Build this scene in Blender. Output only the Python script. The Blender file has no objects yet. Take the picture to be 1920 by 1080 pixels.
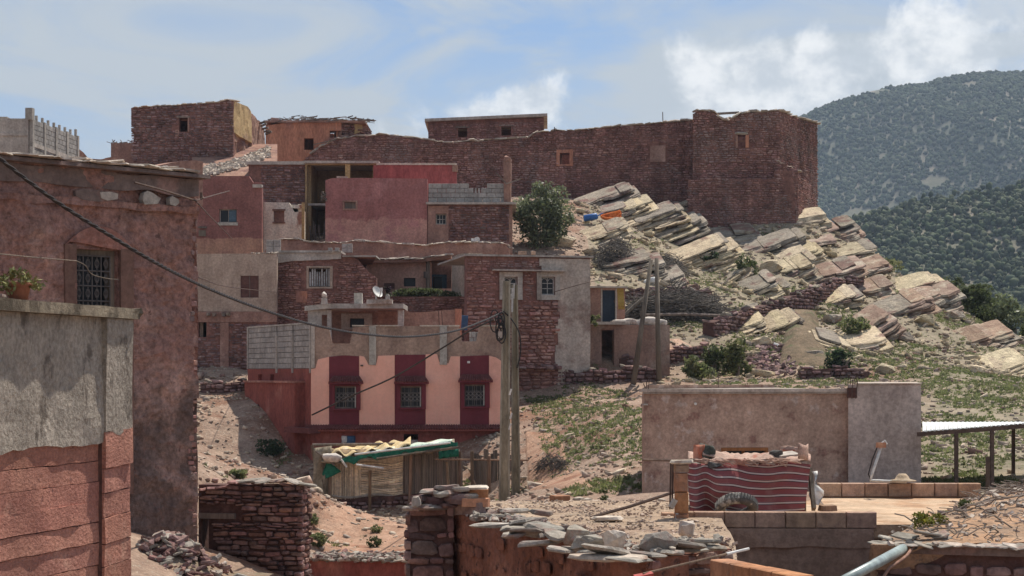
import bpy, bmesh, math, random
import numpy as np
from mathutils import Vector, noise, Matrix

SC = bpy.context.scene
COL = SC.collection
R = random.Random(11)
F, HX, HY = 3350.0, 960.0, 700.0      # focal length and principal point, in 1920 px units

# ---------------------------------------------------------------- camera, sky, sun, exposure
cd = bpy.data.cameras.new('camera'); cam = bpy.data.objects.new('camera', cd); COL.objects.link(cam)
cam.location = (0, 0, 0); cam.rotation_euler = (math.pi / 2, 0, 0)
cd.sensor_width = 36; cd.lens = F / 1920 * 36; cd.shift_y = (HY - 540) / 1920
cd.clip_start = 0.5; cd.clip_end = 20000
SC.camera = cam
EL = math.radians(60); AZ = math.atan2(0.50, 0.866)       # sun: high, behind the village, a little to the right
sd = bpy.data.lights.new('sun', 'SUN'); sd.energy = 4.3; sd.angle = math.radians(0.55); sd.color = (1, 0.94, 0.84)
sun = bpy.data.objects.new('sun', sd); COL.objects.link(sun)
SUNV = Vector((math.sin(AZ) * math.cos(EL), math.cos(AZ) * math.cos(EL), math.sin(EL)))
sun.rotation_euler = SUNV.to_track_quat('Z', 'Y').to_euler(); sun.location = (20, 40, 60)
SC.view_settings.view_transform = 'Standard'; SC.view_settings.look = 'None'
SC.view_settings.gamma = 1; SC.view_settings.use_curve_mapping = False
SC.view_settings.exposure = 0.34
SC.cycles.use_denoising = True
SC.cycles.max_bounces = 5; SC.cycles.diffuse_bounces = 3; SC.cycles.volume_bounces = 0
SC.cycles.transparent_max_bounces = 6

class NT:
    """tiny node-tree writer"""
    def __init__(s, tree): s.t = tree; s.n = tree.nodes; s.l = tree.links
    def new(s, typ, ins=None, **kw):
        n = s.n.new(typ)
        for k, v in kw.items(): setattr(n, k, v)
        for k, v in (ins or {}).items(): s.set(n.inputs[k], v)
        return n
    def set(s, sock, v):
        if isinstance(v, bpy.types.NodeSocket): s.l.new(v, sock)
        else:
            if isinstance(v, (tuple, list)) and len(v) == 3 and sock.type == 'RGBA': v = tuple(v) + (1,)
            sock.default_value = v
    def math(s, op, a, b=0.0, c=0.0, clamp=False):
        n = s.n.new('ShaderNodeMath'); n.operation = op; n.use_clamp = clamp
        s.set(n.inputs[0], a); s.set(n.inputs[1], b); s.set(n.inputs[2], c); return n.outputs[0]
    def mix(s, f, a, b, typ='MIX'):
        n = s.n.new('ShaderNodeMix'); n.data_type = 'RGBA'; n.blend_type = typ
        s.set(n.inputs[0], f); s.set(n.inputs[6], a); s.set(n.inputs[7], b); return n.outputs[2]
    def sm(s, v, a, b, to0=0.0, to1=1.0):
        n = s.n.new('ShaderNodeMapRange'); n.interpolation_type = 'SMOOTHSTEP'
        for i, x in enumerate((v, a, b, to0, to1)): s.set(n.inputs[i], x)
        return n.outputs[0]
    def noise(s, vec, sc, det=5.0, rough=0.55, dist=0.0):
        n = s.n.new('ShaderNodeTexNoise'); s.set(n.inputs['Vector'], vec); n.inputs['Scale'].default_value = sc
        n.inputs['Detail'].default_value = det; n.inputs['Roughness'].default_value = rough
        n.inputs['Distortion'].default_value = dist; return n.outputs[0]
    def scale(s, vec, sc):
        n = s.n.new('ShaderNodeVectorMath'); n.operation = 'MULTIPLY'; s.set(n.inputs[0], vec); n.inputs[1].default_value = sc
        return n.outputs[0]

w_ = bpy.data.worlds.new('World'); SC.world = w_; w_.use_nodes = True
T = NT(w_.node_tree); T.n.clear()
sky = T.new('ShaderNodeTexSky', sky_type='NISHITA', sun_disc=False, sun_elevation=EL, sun_rotation=AZ, altitude=1200.0,
            air_density=1.0, dust_density=0.25, ozone_density=2.0)
dirv = T.new('ShaderNodeTexCoord').outputs['Generated']
def dirpx(px, py): return Vector(((px - HX) / F, 1, (HY - py) / F)).normalized()
# cirrus veil, streaked along the horizon; it goes on all round the sky
cv = T.scale(dirv, (4.2, 4.2, 15.0))
cir = T.sm(T.noise(cv, 1.25, 7, 0.58, 0.8), 0.36, 0.62)
sepz = T.new('ShaderNodeSeparateXYZ', {0: dirv}).outputs[2]
low = T.sm(sepz, 0.08, 0.24, 1.0, 0.0)
veil = T.math('ADD', T.math('MULTIPLY', cir, 0.80), T.math('MULTIPLY', low, 0.72), clamp=True)
SKY_MUL = 10.0      # cloud radiance is written before the 0.1 background strength
skc = T.mix(veil, T.mix(1.0, sky.outputs[0], (.66, .755, .86), 'MULTIPLY'), (4.3, 4.7, 5.05))
# cumulus: heaps over the mountain and behind the wall, unseen scattered ones elsewhere, made denser to brighten shaded walls
blob = None
nrm = T.new('ShaderNodeVectorMath', {0: dirv}, operation='NORMALIZE').outputs[0]
for px, py, r in ((1790, 120, 175), (1900, 75, 130), (1660, 165, 110), (1380, 150, 100), (1440, 200, 70), (1540, 120, 60), (1600, 160, 90), (1500, 190, 80),
                  (1840, 190, 150), (990, 215, 80), (910, 240, 70), (1010, 250, 70), (750, 250, 62), (730, 235, 40), (2300, 120, 260), (-500, 80, 220)):
    n = T.new('ShaderNodeVectorMath', {0: nrm, 1: dirpx(px, py)}, operation='DISTANCE')
    v = T.math('MINIMUM', .62, T.math('MULTIPLY', 1.1, T.math('SUBTRACT', 1.0, T.math('DIVIDE', n.outputs['Value'], 1.18 * r / F))))
    blob = v if blob is None else T.math('MAXIMUM', blob, v)
far_n = T.math('SUBTRACT', T.math('MULTIPLY', T.noise(dirv, 3.0, 3), 3.2), 1.92)
nfront = T.sm(T.new('ShaderNodeSeparateXYZ', {0: nrm}).outputs[1], 0.86, 0.93, 0.0, 1.0)
blob = T.math('MAXIMUM', blob, T.math('SUBTRACT', far_n, nfront))
fb = T.noise(dirv, 24.0, 10, 0.6, 0.25)
field = T.math('ADD', blob, T.math('MULTIPLY', T.math('SUBTRACT', fb, 0.5), 3.0))
ca = T.sm(field, 0.08, 0.70)
ca = T.math('MULTIPLY', ca, 0.9)
fb2 = T.noise(T.scale(dirv, (1, 1, 1.4)), 30.0, 6, 0.6)
ccol = T.mix(T.sm(fb2, 0.36, 0.62), (5.0, 5.35, 5.7), (8.2, 8.2, 8.1))
skc = T.mix(ca, skc, ccol)
bg = T.new('ShaderNodeBackground', {0: skc, 1: 0.1})
out = T.new('ShaderNodeOutputWorld', {0: bg.outputs[0]})

# ---------------------------------------------------------------- materials
BOOST = {'red_rubble_stone': 1.22, 'dark_rubble_stone': 1.3, 'red_earth_mortar': 1.65, 'warm_rubble_stone': 1.25, 'tall_mud_house_render': 1.35, 'red_mud_render': 1.3, 'brown_mud_render': 1.3,
         'salmon_pink_paint': 1.25, 'maroon_paint': 1.15, 'brick_red_wash': 1.2, 'maroon_over_tan_render': 1.3, 'faded_rose_render': 1.3, 'crimson_paint': 1.25, 'weathered_tan_render': 1.2, 'rough_grey_render': 1.25,
         'earthy_parapet_render': 1.25, 'earthy_brick_render': 1.3, 'near_rubble_stone': 1.2, 'dark_earth_mortar': 1.25, 'mottled_grey_brown_render': 1.12, 'streaked_grey_render': 1.15, 'grey_concrete': 1.25, 'orange_mud_plaster': 1.25,
         'weathered_concrete_pole': 1.45, 'reed_mat': 1.4, 'earthy_cement_block': 1.1, 'cement_block': .82, 'cracked_red_mud': 1.15, 'red_earth_course': 1.12, 'pinkish_clay_render': 1.2, 'stained_whitewash': 1.15}
def mat(name, c1, c2, s=2.0, c3=None, s3=0.7, t3=(0.5, 0.65), bump=0.35, bs=14.0, rough=0.93, var=0.0, st=(1, 1, 1), split=None,
        st3=(1, 1, 1), spec=0.2, metal=0.0, vor=0.0, c4=None, s4=9.0, t4=(0.6, 0.7), bd=0.03, grain=.24, gs=11.0, grime=.16, trans=0.0):
    kb = BOOST.get(name, 1.0) * (1.22 if name in BOOST else 1.0); up_ = lambda c: None if c is None else tuple(min(.85, x * kb) for x in c)
    c1, c2, c3, c4 = up_(c1), up_(c2), up_(c3), up_(c4)
    if split: split = (split[0], up_(split[1]), split[2], split[3]) + ((up_(split[4]),) if len(split) > 4 else ())
    m = bpy.data.materials.new(name); m.use_nodes = True
    t = NT(m.node_tree); t.n.clear()
    pos = t.new('ShaderNodeNewGeometry').outputs['Position']
    p = t.scale(pos, st)
    f = t.sm(t.noise(p, s, 8, 0.6), 0.3, 0.7)
    col = t.mix(f, c1, c2)
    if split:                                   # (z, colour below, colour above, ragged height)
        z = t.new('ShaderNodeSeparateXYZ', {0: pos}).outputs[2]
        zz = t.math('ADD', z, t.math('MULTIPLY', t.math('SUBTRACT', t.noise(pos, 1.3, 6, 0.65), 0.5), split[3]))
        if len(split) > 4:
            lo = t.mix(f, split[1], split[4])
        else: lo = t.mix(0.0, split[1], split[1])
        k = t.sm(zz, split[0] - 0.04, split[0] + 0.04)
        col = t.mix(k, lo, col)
    if c3: col = t.mix(t.sm(t.noise(t.scale(pos, st3), s3, 6, 0.65), *t3), col, c3)
    if c4: col = t.mix(t.sm(t.noise(pos, s4, 4, 0.6), *t4), col, c4)
    if grain:
        gn = t.noise(p, gs, 7, 0.72); gv = t.sm(gn, .3, .7, 1 - grain, 1 + grain); col = t.new('ShaderNodeHueSaturation', {'Value': gv, 'Color': col}).outputs[0]
    if grime:
        g1 = t.noise(t.scale(pos, (1, 1, .28)), 1.7, 6, .65); gv = t.sm(g1, .32, .68, 1 - grime, 1 + grime); col = t.new('ShaderNodeHueSaturation', {'Value': gv, 'Color': col}).outputs[0]
    if var:
        a = t.new('ShaderNodeAttribute', attribute_name='rnd').outputs['Fac']
        r = t.math('FRACT', t.math('ADD', a, t.new('ShaderNodeObjectInfo').outputs['Random']))
        v = t.math('ADD', 1 - var, t.math('MULTIPLY', r, 2 * var))
        h = t.math('ADD', 0.5 - 0.02 * min(1, var * 2), t.math('MULTIPLY', t.math('FRACT', t.math('MULTIPLY', r, 7.3)), 0.035 * min(1, var * 2)))
        sa = t.math('ADD', 1 - .3 * min(1, var * 2), t.math('MULTIPLY', t.math('FRACT', t.math('MULTIPLY', r, 3.7)), .4 * min(1, var * 2)))
        col = t.new('ShaderNodeHueSaturation', {'Hue': h, 'Saturation': sa, 'Value': v, 'Color': col}).outputs[0]
    b = t.new('ShaderNodeBsdfPrincipled', {'Base Color': col, 'Roughness': rough, 'Specular IOR Level': spec, 'Metallic': metal})
    if bump:
        hgt = t.noise(p, bs, 6, 0.65)
        if vor:
            vn = t.new('ShaderNodeTexVoronoi', {'Vector': p, 'Scale': vor}).outputs[0]
            hgt = t.math('ADD', hgt, vn)
        bn = t.new('ShaderNodeBump', {'Strength': bump, 'Distance': bd, 'Height': hgt})
        t.set(b.inputs['Normal'], bn.outputs[0])
    sh = b.outputs[0]
    if trans:
        tr = t.new('ShaderNodeBsdfTranslucent', {'Color': t.mix(.5, col, t.new('ShaderNodeHueSaturation', {'Saturation': 1.15, 'Value': 1.5, 'Color': col}).outputs[0])}); sh = t.new('ShaderNodeMixShader', {0: trans, 1: sh, 2: tr.outputs[0]}).outputs[0]
    t.new('ShaderNodeOutputMaterial', {0: sh})
    return m

# ---------------------------------------------------------------- geometry helpers
def at(px, py, Y): return Vector(((px - HX) * Y / F, Y, (HY - py) * Y / F))
def lerp(a, b, t): return a + (b - a) * t
BF = [(0, 1, 3, 2), (4, 6, 7, 5), (0, 4, 5, 1), (2, 3, 7, 6), (0, 2, 6, 4), (1, 5, 7, 3)]

class MB:
    def __init__(s): s.v = []; s.f = []; s.r = []; s.uv = None
    def add(s, vs, fs, r=None):
        b = len(s.v); s.v.extend(tuple(x) for x in vs); s.f.extend(tuple(i + b for i in f) for f in fs)
        s.r.extend([R.random() if r is None else r] * len(fs)); return s
    def box(s, c, size, rz=0.0, tilt=(0, 0), jit=0.0):
        m = Matrix.Rotation(rz, 3, 'Z') @ Matrix.Rotation(tilt[0], 3, 'X') @ Matrix.Rotation(tilt[1], 3, 'Y')
        c = Vector(c); vs = []
        for x in (-.5, .5):
            for y in (-.5, .5):
                for z in (-.5, .5):
                    q = Vector((x * size[0], y * size[1], z * size[2]))
                    if jit: q += Vector((R.uniform(-1, 1), R.uniform(-1, 1), R.uniform(-1, 1))) * jit
                    vs.append(c + m @ q)
        return s.add(vs, BF)
    def bar(s, a, b, w, h=None):
        """box beam from a to b"""
        a, b = Vector(a), Vector(b); h = h or w; d = (b - a).normalized()
        up = Vector((0, 0, 1)) if abs(d.z) < 0.95 else Vector((0, 1, 0))
        x = d.cross(up).normalized(); y = x.cross(d)
        vs = []
        for p in (a, b):
            for i in (-.5, .5):
                for j in (-.5, .5): vs.append(p + x * i * w + y * j * h)
        return s.add(vs, BF)
    def tube(s, pts, r, n=6, cap=True):
        pts = [Vector(p) for p in pts]; vs = []; fs = []; N = len(pts)
        ref = Vector((0.31, 0.2, 0.93))
        for i, p in enumerate(pts):
            d = (pts[min(i + 1, N - 1)] - pts[max(i - 1, 0)])
            d = d.normalized() if d.length > 1e-9 else Vector((0, 0, 1))
            x = d.cross(ref); x = x.normalized() if x.length > 1e-3 else d.cross(Vector((1, 0, 0))).normalized(); y = d.cross(x)
            rr = r[i] if isinstance(r, (list, tuple)) else r
            for k in range(n):
                a = 2 * math.pi * k / n; vs.append(p + (x * math.cos(a) + y * math.sin(a)) * rr)
        for i in range(N - 1):
            for k in range(n):
                k2 = (k + 1) % n; fs.append((i * n + k, i * n + k2, (i + 1) * n + k2, (i + 1) * n + k))
        if cap: fs.append(tuple(range(n))[::-1]); fs.append(tuple((N - 1) * n + k for k in range(n)))
        return s.add(vs, fs, R.random())
    def slab(s, c, rx, ry, th, rz=0.0, tilt=(0, 0), n=8, jit=0.22, top=0.9):
        """irregular flat stone with broken angular edges"""
        n = max(5, n - 1); jit *= 1.25
        m = Matrix.Rotation(tilt[0], 3, 'X') @ Matrix.Rotation(tilt[1], 3, 'Y') @ Matrix.Rotation(rz, 3, 'Z'); c = Vector(c)
        ang = [2 * math.pi * (k + R.uniform(-.42, .42)) / n for k in range(n)]
        rad = [1.06 + R.uniform(-jit, jit) for _ in range(n)]; vs = []
        dx, dy, wob = R.uniform(-.1, .1), R.uniform(-.1, .1), [R.uniform(-.10, .10) for _ in range(n)]
        for lv, (z, sc) in enumerate(((-.5, .86), (-.05, 1.0), (.5, top))):
            for k in range(n):
                q = rad[k] * sc * (1 + R.uniform(-.07, .07)); vs.append(c + m @ Vector(((math.cos(ang[k]) * q + dx * z) * rx, (math.sin(ang[k]) * q + dy * z) * ry, (z + wob[k] + R.uniform(-.12, .12)) * th)))
        vs.append(c + m @ Vector((R.uniform(-.35, .35) * rx, R.uniform(-.35, .35) * ry, (.5 + R.uniform(-.1, .22)) * th)))
        fs = [tuple(range(n))[::-1]]
        for l in range(2):
            for k in range(n): fs.append((l * n + k, l * n + (k + 1) % n, (l + 1) * n + (k + 1) % n, (l + 1) * n + k))
        fs += [(2 * n + k, 2 * n + (k + 1) % n, 3 * n) for k in range(n)]
        return s.add(vs, fs, R.random())
    def blob(s, c, rx, ry, rz_, rot=0.0, n=2, rough=0.3, seed=None):
        """boulder: faceted noisy ball, squarish"""
        seed = R.uniform(0, 99) if seed is None else seed
        c = Vector(c); m = Matrix.Rotation(rot, 3, 'Z')
        A, B = 5 + n, 7 + 2 * n; vs = []; fs = []
        for i in range(A + 1):
            th = math.pi * i / A
            for k in range(B):
                ph = 2 * math.pi * k / B
                q = Vector((math.sin(th) * math.cos(ph), math.sin(th) * math.sin(ph), math.cos(th)))
                q2 = Vector([math.copysign(abs(a) ** 0.7, a) for a in q])
                h = 1 + rough * noise.noise(q * 1.1 + Vector((seed, seed, 0))) * 1.6 + rough * .5 * noise.noise(q * 3 + Vector((0, seed, seed)))
                q2 = q2 * h; vs.append(c + m @ Vector((q2.x * rx, q2.y * ry, q2.z * rz_)))
        for i in range(A):
            for k in range(B): fs.append((i * B + k, (i + 1) * B + k, (i + 1) * B + (k + 1) % B, i * B + (k + 1) % B))
        return s.add(vs, fs, R.random())
    def rock(s, c, rx, ry, rz_, rot=0.0, n=2, rough=0.3, seed=None):
        """angular boulder: the hull of a few random points, its faces broken up"""
        r = random.Random(R.uniform(0, 99) if seed is None else seed); c = Vector(c); m = Matrix.Rotation(rot, 3, 'Z'); bm = bmesh.new()
        for k in range(13 + 3 * n):
            q = Vector((r.gauss(0, 1), r.gauss(0, 1), r.gauss(0, 1))).normalized(); q = Vector([math.copysign(abs(a) ** .75, a) for a in q]) * r.uniform(.82, 1.12)
            bm.verts.new(q)
        h = bmesh.ops.convex_hull(bm, input=bm.verts); bmesh.ops.delete(bm, geom=[g for g in bm.verts if not g.link_faces], context='VERTS')
        bmesh.ops.subdivide_edges(bm, edges=bm.edges, cuts=1, use_grid_fill=True)
        sd = r.uniform(0, 50); bm.verts.ensure_lookup_table(); bm.verts.index_update(); vs = []
        for v in bm.verts:
            q = v.co * (1 + rough * .45 * noise.noise(v.co * 2.3 + Vector((sd, 0, 0)))); vs.append(c + m @ Vector((q.x * rx, q.y * ry, q.z * rz_)))
        fs = [tuple(x.index for x in f.verts) for f in bm.faces]; bm.free(); return s.add(vs, fs, R.random())
    def grid(s, P, uv=None):
        """P: rows of points"""
        b = len(s.v); nr, nc = len(P), len(P[0])
        s.add([p for row in P for p in row], [(i * nc + j, i * nc + j + 1, (i + 1) * nc + j + 1, (i + 1) * nc + j) for i in range(nr - 1) for j in range(nc - 1)], 0.5)
        return s

ORI = {}
def mesh_from(name, v, f, r=None, m=None, smooth=False):
    me = bpy.data.meshes.new(name); me.from_pydata(v, [], f)
    if r is not None and len(r) == len(me.polygons):
        a = me.attributes.new('rnd', 'FLOAT', 'FACE'); a.data.foreach_set('value', r)
    if m: me.materials.append(m)
    if smooth: me.polygons.foreach_set('use_smooth', [True] * len(me.polygons))
    me.update(); return me
def props(o, label=None, cat=None, group=None, kind=None):
    if label: o['label'] = label
    if cat: o['category'] = cat
    if group: o['group'] = group
    if kind: o['kind'] = kind
def thing(name, label, cat, loc, group=None):
    o = bpy.data.objects.new(name, None); COL.objects.link(o); o.location = loc; o.empty_display_size = .3
    ORI[o.name] = Vector(loc); props(o, label, cat, group); return o
def obj(name, mb, m, parent=None, label=None, cat=None, group=None, kind=None, smooth=False):
    """one mesh object, in world coordinates; its origin is its parent's, or the middle of its base"""
    if parent is not None: org = ORI[parent.name]
    else:
        a = np.array(mb.v); org = Vector(((a[:, 0].min() + a[:, 0].max()) / 2, (a[:, 1].min() + a[:, 1].max()) / 2, a[:, 2].min()))
    ox, oy, oz = org
    me = mesh_from(name, [(x - ox, y - oy, z - oz) for x, y, z in mb.v], mb.f, mb.r, m, smooth)
    o = bpy.data.objects.new(name, me); COL.objects.link(o)
    if parent is not None: o.parent = parent
    else: o.location = org
    ORI[o.name] = org; props(o, label, cat, group, kind); return o

class Wall:
    """a vertical plane from A to B, A on the left as seen from outside"""
    def __init__(s, A, B):
        s.A, s.B = Vector(A[:2]), Vector(B[:2]); s.L = (s.B - s.A).length; s.d = (s.B - s.A) / s.L
        s.n = Vector((s.d.y, -s.d.x)); s.rz = math.atan2(s.d.y, s.d.x)
    def P(s, u, z, o=0.0): q = s.A + s.d * u + s.n * o; return Vector((q.x, q.y, z))
    def u(s, px): k = (px - HX) / F; return (k * s.A.y - s.A.x) / (s.d.x - k * s.d.y)
    def z(s, px, py): u = s.u(px); return (HY - py) * (s.A.y + u * s.d.y) / F
    def rect(s, a, b, c, d): m = (a + c) / 2; return (s.u(a), s.u(c), s.z(m, d), s.z(m, b))
    def prof(s, pts):
        us = [s.u(p[0]) for p in pts]; zs = [s.z(*p) for p in pts]
        return lambda u: float(np.interp(u, us, zs))
    def off(s, o): return Wall(s.A + s.n * o, s.B + s.n * o)
    def side_r(s, depth): return Wall(s.B, s.B - s.n * depth)
    def side_l(s, depth): return Wall(s.A - s.n * depth, s.A)
    def back(s, depth): return Wall(s.B - s.n * depth, s.A - s.n * depth)
    def px(s, n): return n * (s.A.y + s.B.y) / 2 / F
def W(pa, ya, pb, yb): return Wall(((pa - HX) * ya / F, ya), ((pb - HX) * yb / F, yb))
def fn(w, t):
    if callable(t): return t
    if isinstance(t, (list, tuple)): return w.prof(t)
    return lambda u: t

def panel(w, name, m, parent, top, bot, thick=.35, holes=(), step=.3, rough=.015, zone=None, o=0.0, u0=0.0, u1=None, seed=None, label=None, kind=None, holes_uz=(), smooth=False, warp=0.0):
    """a wall with real openings, a ragged top and an uneven face"""
    top, bot = fn(w, top), fn(w, bot); u1 = w.L if u1 is None else u1
    seed = R.uniform(0, 50) if seed is None else seed
    H = [w.rect(*h) for h in holes] + list(holes_uz)
    n = max(1, int(math.ceil((u1 - u0) / step))); us = [u0 + (u1 - u0) * i / n for i in range(n + 1)]
    zmax = max(top(u) for u in us); zmin = min(bot(u) for u in us)
    n = max(1, int(math.ceil((zmax - zmin) / step))); zs = [zmin + (zmax - zmin) * i / n for i in range(n + 1)]
    eu = [x for h in H for x in h[:2] if u0 < x < u1]; ez = [x for h in H for x in h[2:] if zmin < x < zmax]
    def merge(a, e):
        return sorted([x for x in a if all(abs(x - y) > step * .3 for y in e) or x in (a[0], a[-1])] + sorted(set(e)))
    us, zs = merge(us, eu), merge(zs, ez)
    tu = [top(u) for u in us]; bu = [bot(u) for u in us]
    cells = set()
    for i in range(len(us) - 1):
        um = (us[i] + us[i + 1]) / 2; t = max(tu[i], tu[i + 1]); b_ = min(bu[i], bu[i + 1])
        for j in range(len(zs) - 1):
            zm = (zs[j] + zs[j + 1]) / 2
            if zs[j] >= t - 1e-4 or zs[j + 1] <= b_ + 1e-4: continue
            if any(h[0] < um < h[1] and h[2] < zm < h[3] for h in H): continue
            if zone and not zone(um, zm): continue
            cells.add((i, j))
    mb = MB(); ids = {}
    def vid(i, j, bk):
        k = (i, j, bk)
        if k not in ids:
            u, z = us[i], min(max(zs[j], bu[i]), tu[i]); oo = o - thick
            if not bk:
                oo = o + rough * (1.4 * noise.noise(Vector((u * 1.1, z * 1.1, seed))) + .8 * noise.noise(Vector((u * 3.7, z * 3.7, seed + 9))))
            if warp and zs[j] not in ez and us[i] not in eu:
                u += warp * noise.noise(Vector((u * 2, z * 2, seed + 3))); 
                if j not in (0,): z += warp * noise.noise(Vector((u * 2.3, z * 2.3, seed + 7)))
            ids[k] = len(mb.v); mb.v.append(tuple(w.P(u, z, oo)))
        return ids[k]
    for i, j in cells:
        a, b, c, d = (i, j), (i + 1, j), (i + 1, j + 1), (i, j + 1)
        mb.f.append(tuple(vid(*q, 0) for q in (a, b, c, d))); mb.f.append(tuple(vid(*q, 1) for q in (d, c, b, a)))
        for (p, q, nb) in ((a, b, (i, j - 1)), (b, c, (i + 1, j)), (c, d, (i, j + 1)), (d, a, (i - 1, j))):
            if nb not in cells: mb.f.append((vid(*q, 0), vid(*p, 0), vid(*p, 1), vid(*q, 1)))
    mb.r = [0.5] * len(mb.f)
    return obj(name, mb, m, parent, label=label, kind=kind, smooth=smooth)

def wbox(mb, w, u0, u1, z0, z1, o0, o1):
    vs = [w.P(u, z, o) for o in (o0, o1) for u in (u0, u1) for z in (z0, z1)]
    return mb.add(vs, BF)

# ---- stones: unit templates shared by every stone object
def stone_template(n, rings, seed):
    r = random.Random(seed); ang = [2 * math.pi * (k + .5 + r.uniform(-.25, .25)) / n for k in range(n)]
    out = []
    for k in range(n):
        c, s_ = math.cos(ang[k]), math.sin(ang[k])
        out.append((.5 * math.copysign(abs(c) ** .45, c) * r.uniform(.88, 1.04), .5 * math.copysign(abs(s_) ** .45, s_) * r.uniform(.84, 1.04)))
    v = []; f = []
    for (o, sc) in rings:
        for x, z in out: v.append((x * sc + r.uniform(-.02, .02), -(o + r.uniform(-.12, .12) * (o > .3)), z * sc + r.uniform(-.03, .03)))
    for l in range(len(rings) - 1):
        for k in range(n): f.append((l * n + k, l * n + (k + 1) % n, (l + 1) * n + (k + 1) % n, (l + 1) * n + k))
    b = (len(rings) - 1) * n
    v.append((r.uniform(-.15, .15), -(rings[-1][0] + r.uniform(0, .2)), r.uniform(-.15, .15)))
    f += [(b + k, b + (k + 1) % n, len(v) - 1) for k in range(n)]
    return np.array(v), f
LOW = [stone_template(5 + i % 2, ((-.4, 1), (.55, 1), (1, .82)), i) for i in range(10)]
FINE = [stone_template(8 + i % 3, ((-.6, 1), (.3, 1.0), (.75, .96), (1, .8)), 40 + i) for i in range(10)]
_tm = {}
def tmesh(kind, i, m):
    k = (kind, i, m.name)
    if k not in _tm:
        v, f = (LOW if kind == 'low' else FINE)[i]
        _tm[k] = mesh_from('stone', [tuple(x) for x in v], f, None, m)
    return _tm[k]
def face_stones(w, parent, m, top, bot, holes=(), h=(.09, .19), wd=(.18, .5), proud=(.02, .06), keep=120, zone=None, kind='low', u0=0.0, u1=None,
                name='stone', o=0.0, gap=.02, skip=.0, holes_uz=()):
    """rubble courses laid into a wall: the largest stones are objects, the small rest one joined part"""
    top, bot = fn(w, top), fn(w, bot); u1 = w.L if u1 is None else u1
    H = [w.rect(*x) for x in holes] + list(holes_uz)
    us = np.linspace(u0, u1, 30); zt = max(top(u) for u in us); z = min(bot(u) for u in us)
    L = []
    while z < zt:
        hh = R.uniform(*h); u = u0 + R.uniform(-.2, .05); 
        while u < u1:
            ww = R.uniform(*wd) * (.7 + .5 * hh / h[1]); a, b = max(u, u0 - .02), min(u + ww, u1 + .02); u += ww
            uc, hz = (a + b) / 2, hh * R.uniform(.75, 1.05); zc = z + hh / 2 + R.uniform(-.02, .02) + .04 * noise.noise(Vector((uc * .6, z, 3)))
            if b - a < .06 or zc + hz * .35 > top(uc) or zc < bot(uc) or R.random() < skip: continue
            if any(x[0] - .04 < b and a < x[1] + .04 and x[2] - .03 < zc + hz / 2 and zc - hz / 2 < x[3] + .03 for x in H): continue
            if zone and not zone(uc, zc): continue
            L.append((uc, zc, b - a - gap, hz - gap * .7, R.uniform(*proud)))
        z += hh
    L.sort(key=lambda s: -s[2] * s[3])
    org = ORI[parent.name]; T_ = LOW if kind == 'low' else FINE
    for s in L[:keep]:
        o_ = bpy.data.objects.new(name, tmesh(kind, R.randrange(10), m)); COL.objects.link(o_); o_.parent = parent
        o_.location = w.P(s[0], s[1], o) - org; o_.rotation_euler = (0, R.gauss(0, .05), w.rz)
        o_.scale = (s[2], s[4], s[3])
    V = []; Fc = []; rr = []; nb = 0; d = np.array((w.d.x, w.d.y, 0)); nn = np.array((w.n.x, w.n.y, 0)); up = np.array((0, 0, 1.))
    for s in L[keep:]:
        v, f = T_[R.randrange(10)]; c = np.array(w.P(s[0], s[1], o)); tl = R.gauss(0, .06)
        uu = v[:, 0] * s[2]; zz = v[:, 2] * s[3] + uu * tl
        V.append(c + np.outer(uu, d) + np.outer(-v[:, 1] * s[4], nn) + np.outer(zz, up))
        Fc.extend(tuple(i + nb for i in q) for q in f); nb += len(v); rr.extend([R.random()] * len(f))
    if V:
        mb = MB(); mb.v = [tuple(x) for x in np.vstack(V)]; mb.f = Fc; mb.r = rr
        obj('small_stones', mb, m, parent, kind='stuff')
    return L

def unit_block():
    mb = MB(); b = .035; vs = []
    for (y, k) in ((.5, .5), (-.42, .5), (-.5, .5 - b)):
        for x, z in ((-k, -k), (k, -k), (k, k), (-k, k)): vs.append((x, y, z))
    fs = [(0, 1, 2, 3)] + [(l * 4 + i, (l + 1) * 4 + i, (l + 1) * 4 + (i + 1) % 4, l * 4 + (i + 1) % 4) for l in (0, 1) for i in range(4)] + [(11, 10, 9, 8)]
    return vs, fs
_bm = {}
def block_obj(m, parent, c, size, rz, name='block', tilt=0.0):
    if m.name not in _bm:
        vs, fs = unit_block(); _bm[m.name] = mesh_from('block', vs, fs, None, m)
    o = bpy.data.objects.new(name, _bm[m.name]); COL.objects.link(o); o.parent = parent
    o.location = Vector(c) - ORI[parent.name]; o.rotation_euler = (0, tilt, rz); o.scale = size; return o
def block_wall(w, parent, m, z0, z1, u0=0.0, u1=None, bw=.4, bh=.2, th=.15, o=0.0, zone=None, name='block', gap=.014, stagger=True):
    u1 = w.L if u1 is None else u1; n = max(1, round((z1 - z0) / bh)); hh = (z1 - z0) / n
    for j in range(n):
        nb = max(1, round((u1 - u0) / bw)); ed = [u0 + (u1 - u0) * i / nb for i in range(nb + 1)]
        if stagger and j % 2: ed = [u0] + [(ed[i] + ed[i + 1]) / 2 for i in range(nb)] + [u1]
        for a, b in zip(ed, ed[1:]):
            zc = z0 + (j + .5) * hh
            if zone and not zone((a + b) / 2, zc): continue
            block_obj(m, parent, w.P((a + b) / 2, zc, o - th / 2 + R.uniform(-.004, .004)), (b - a - gap, th, hh - gap), w.rz + R.gauss(0, .004), name)

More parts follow.
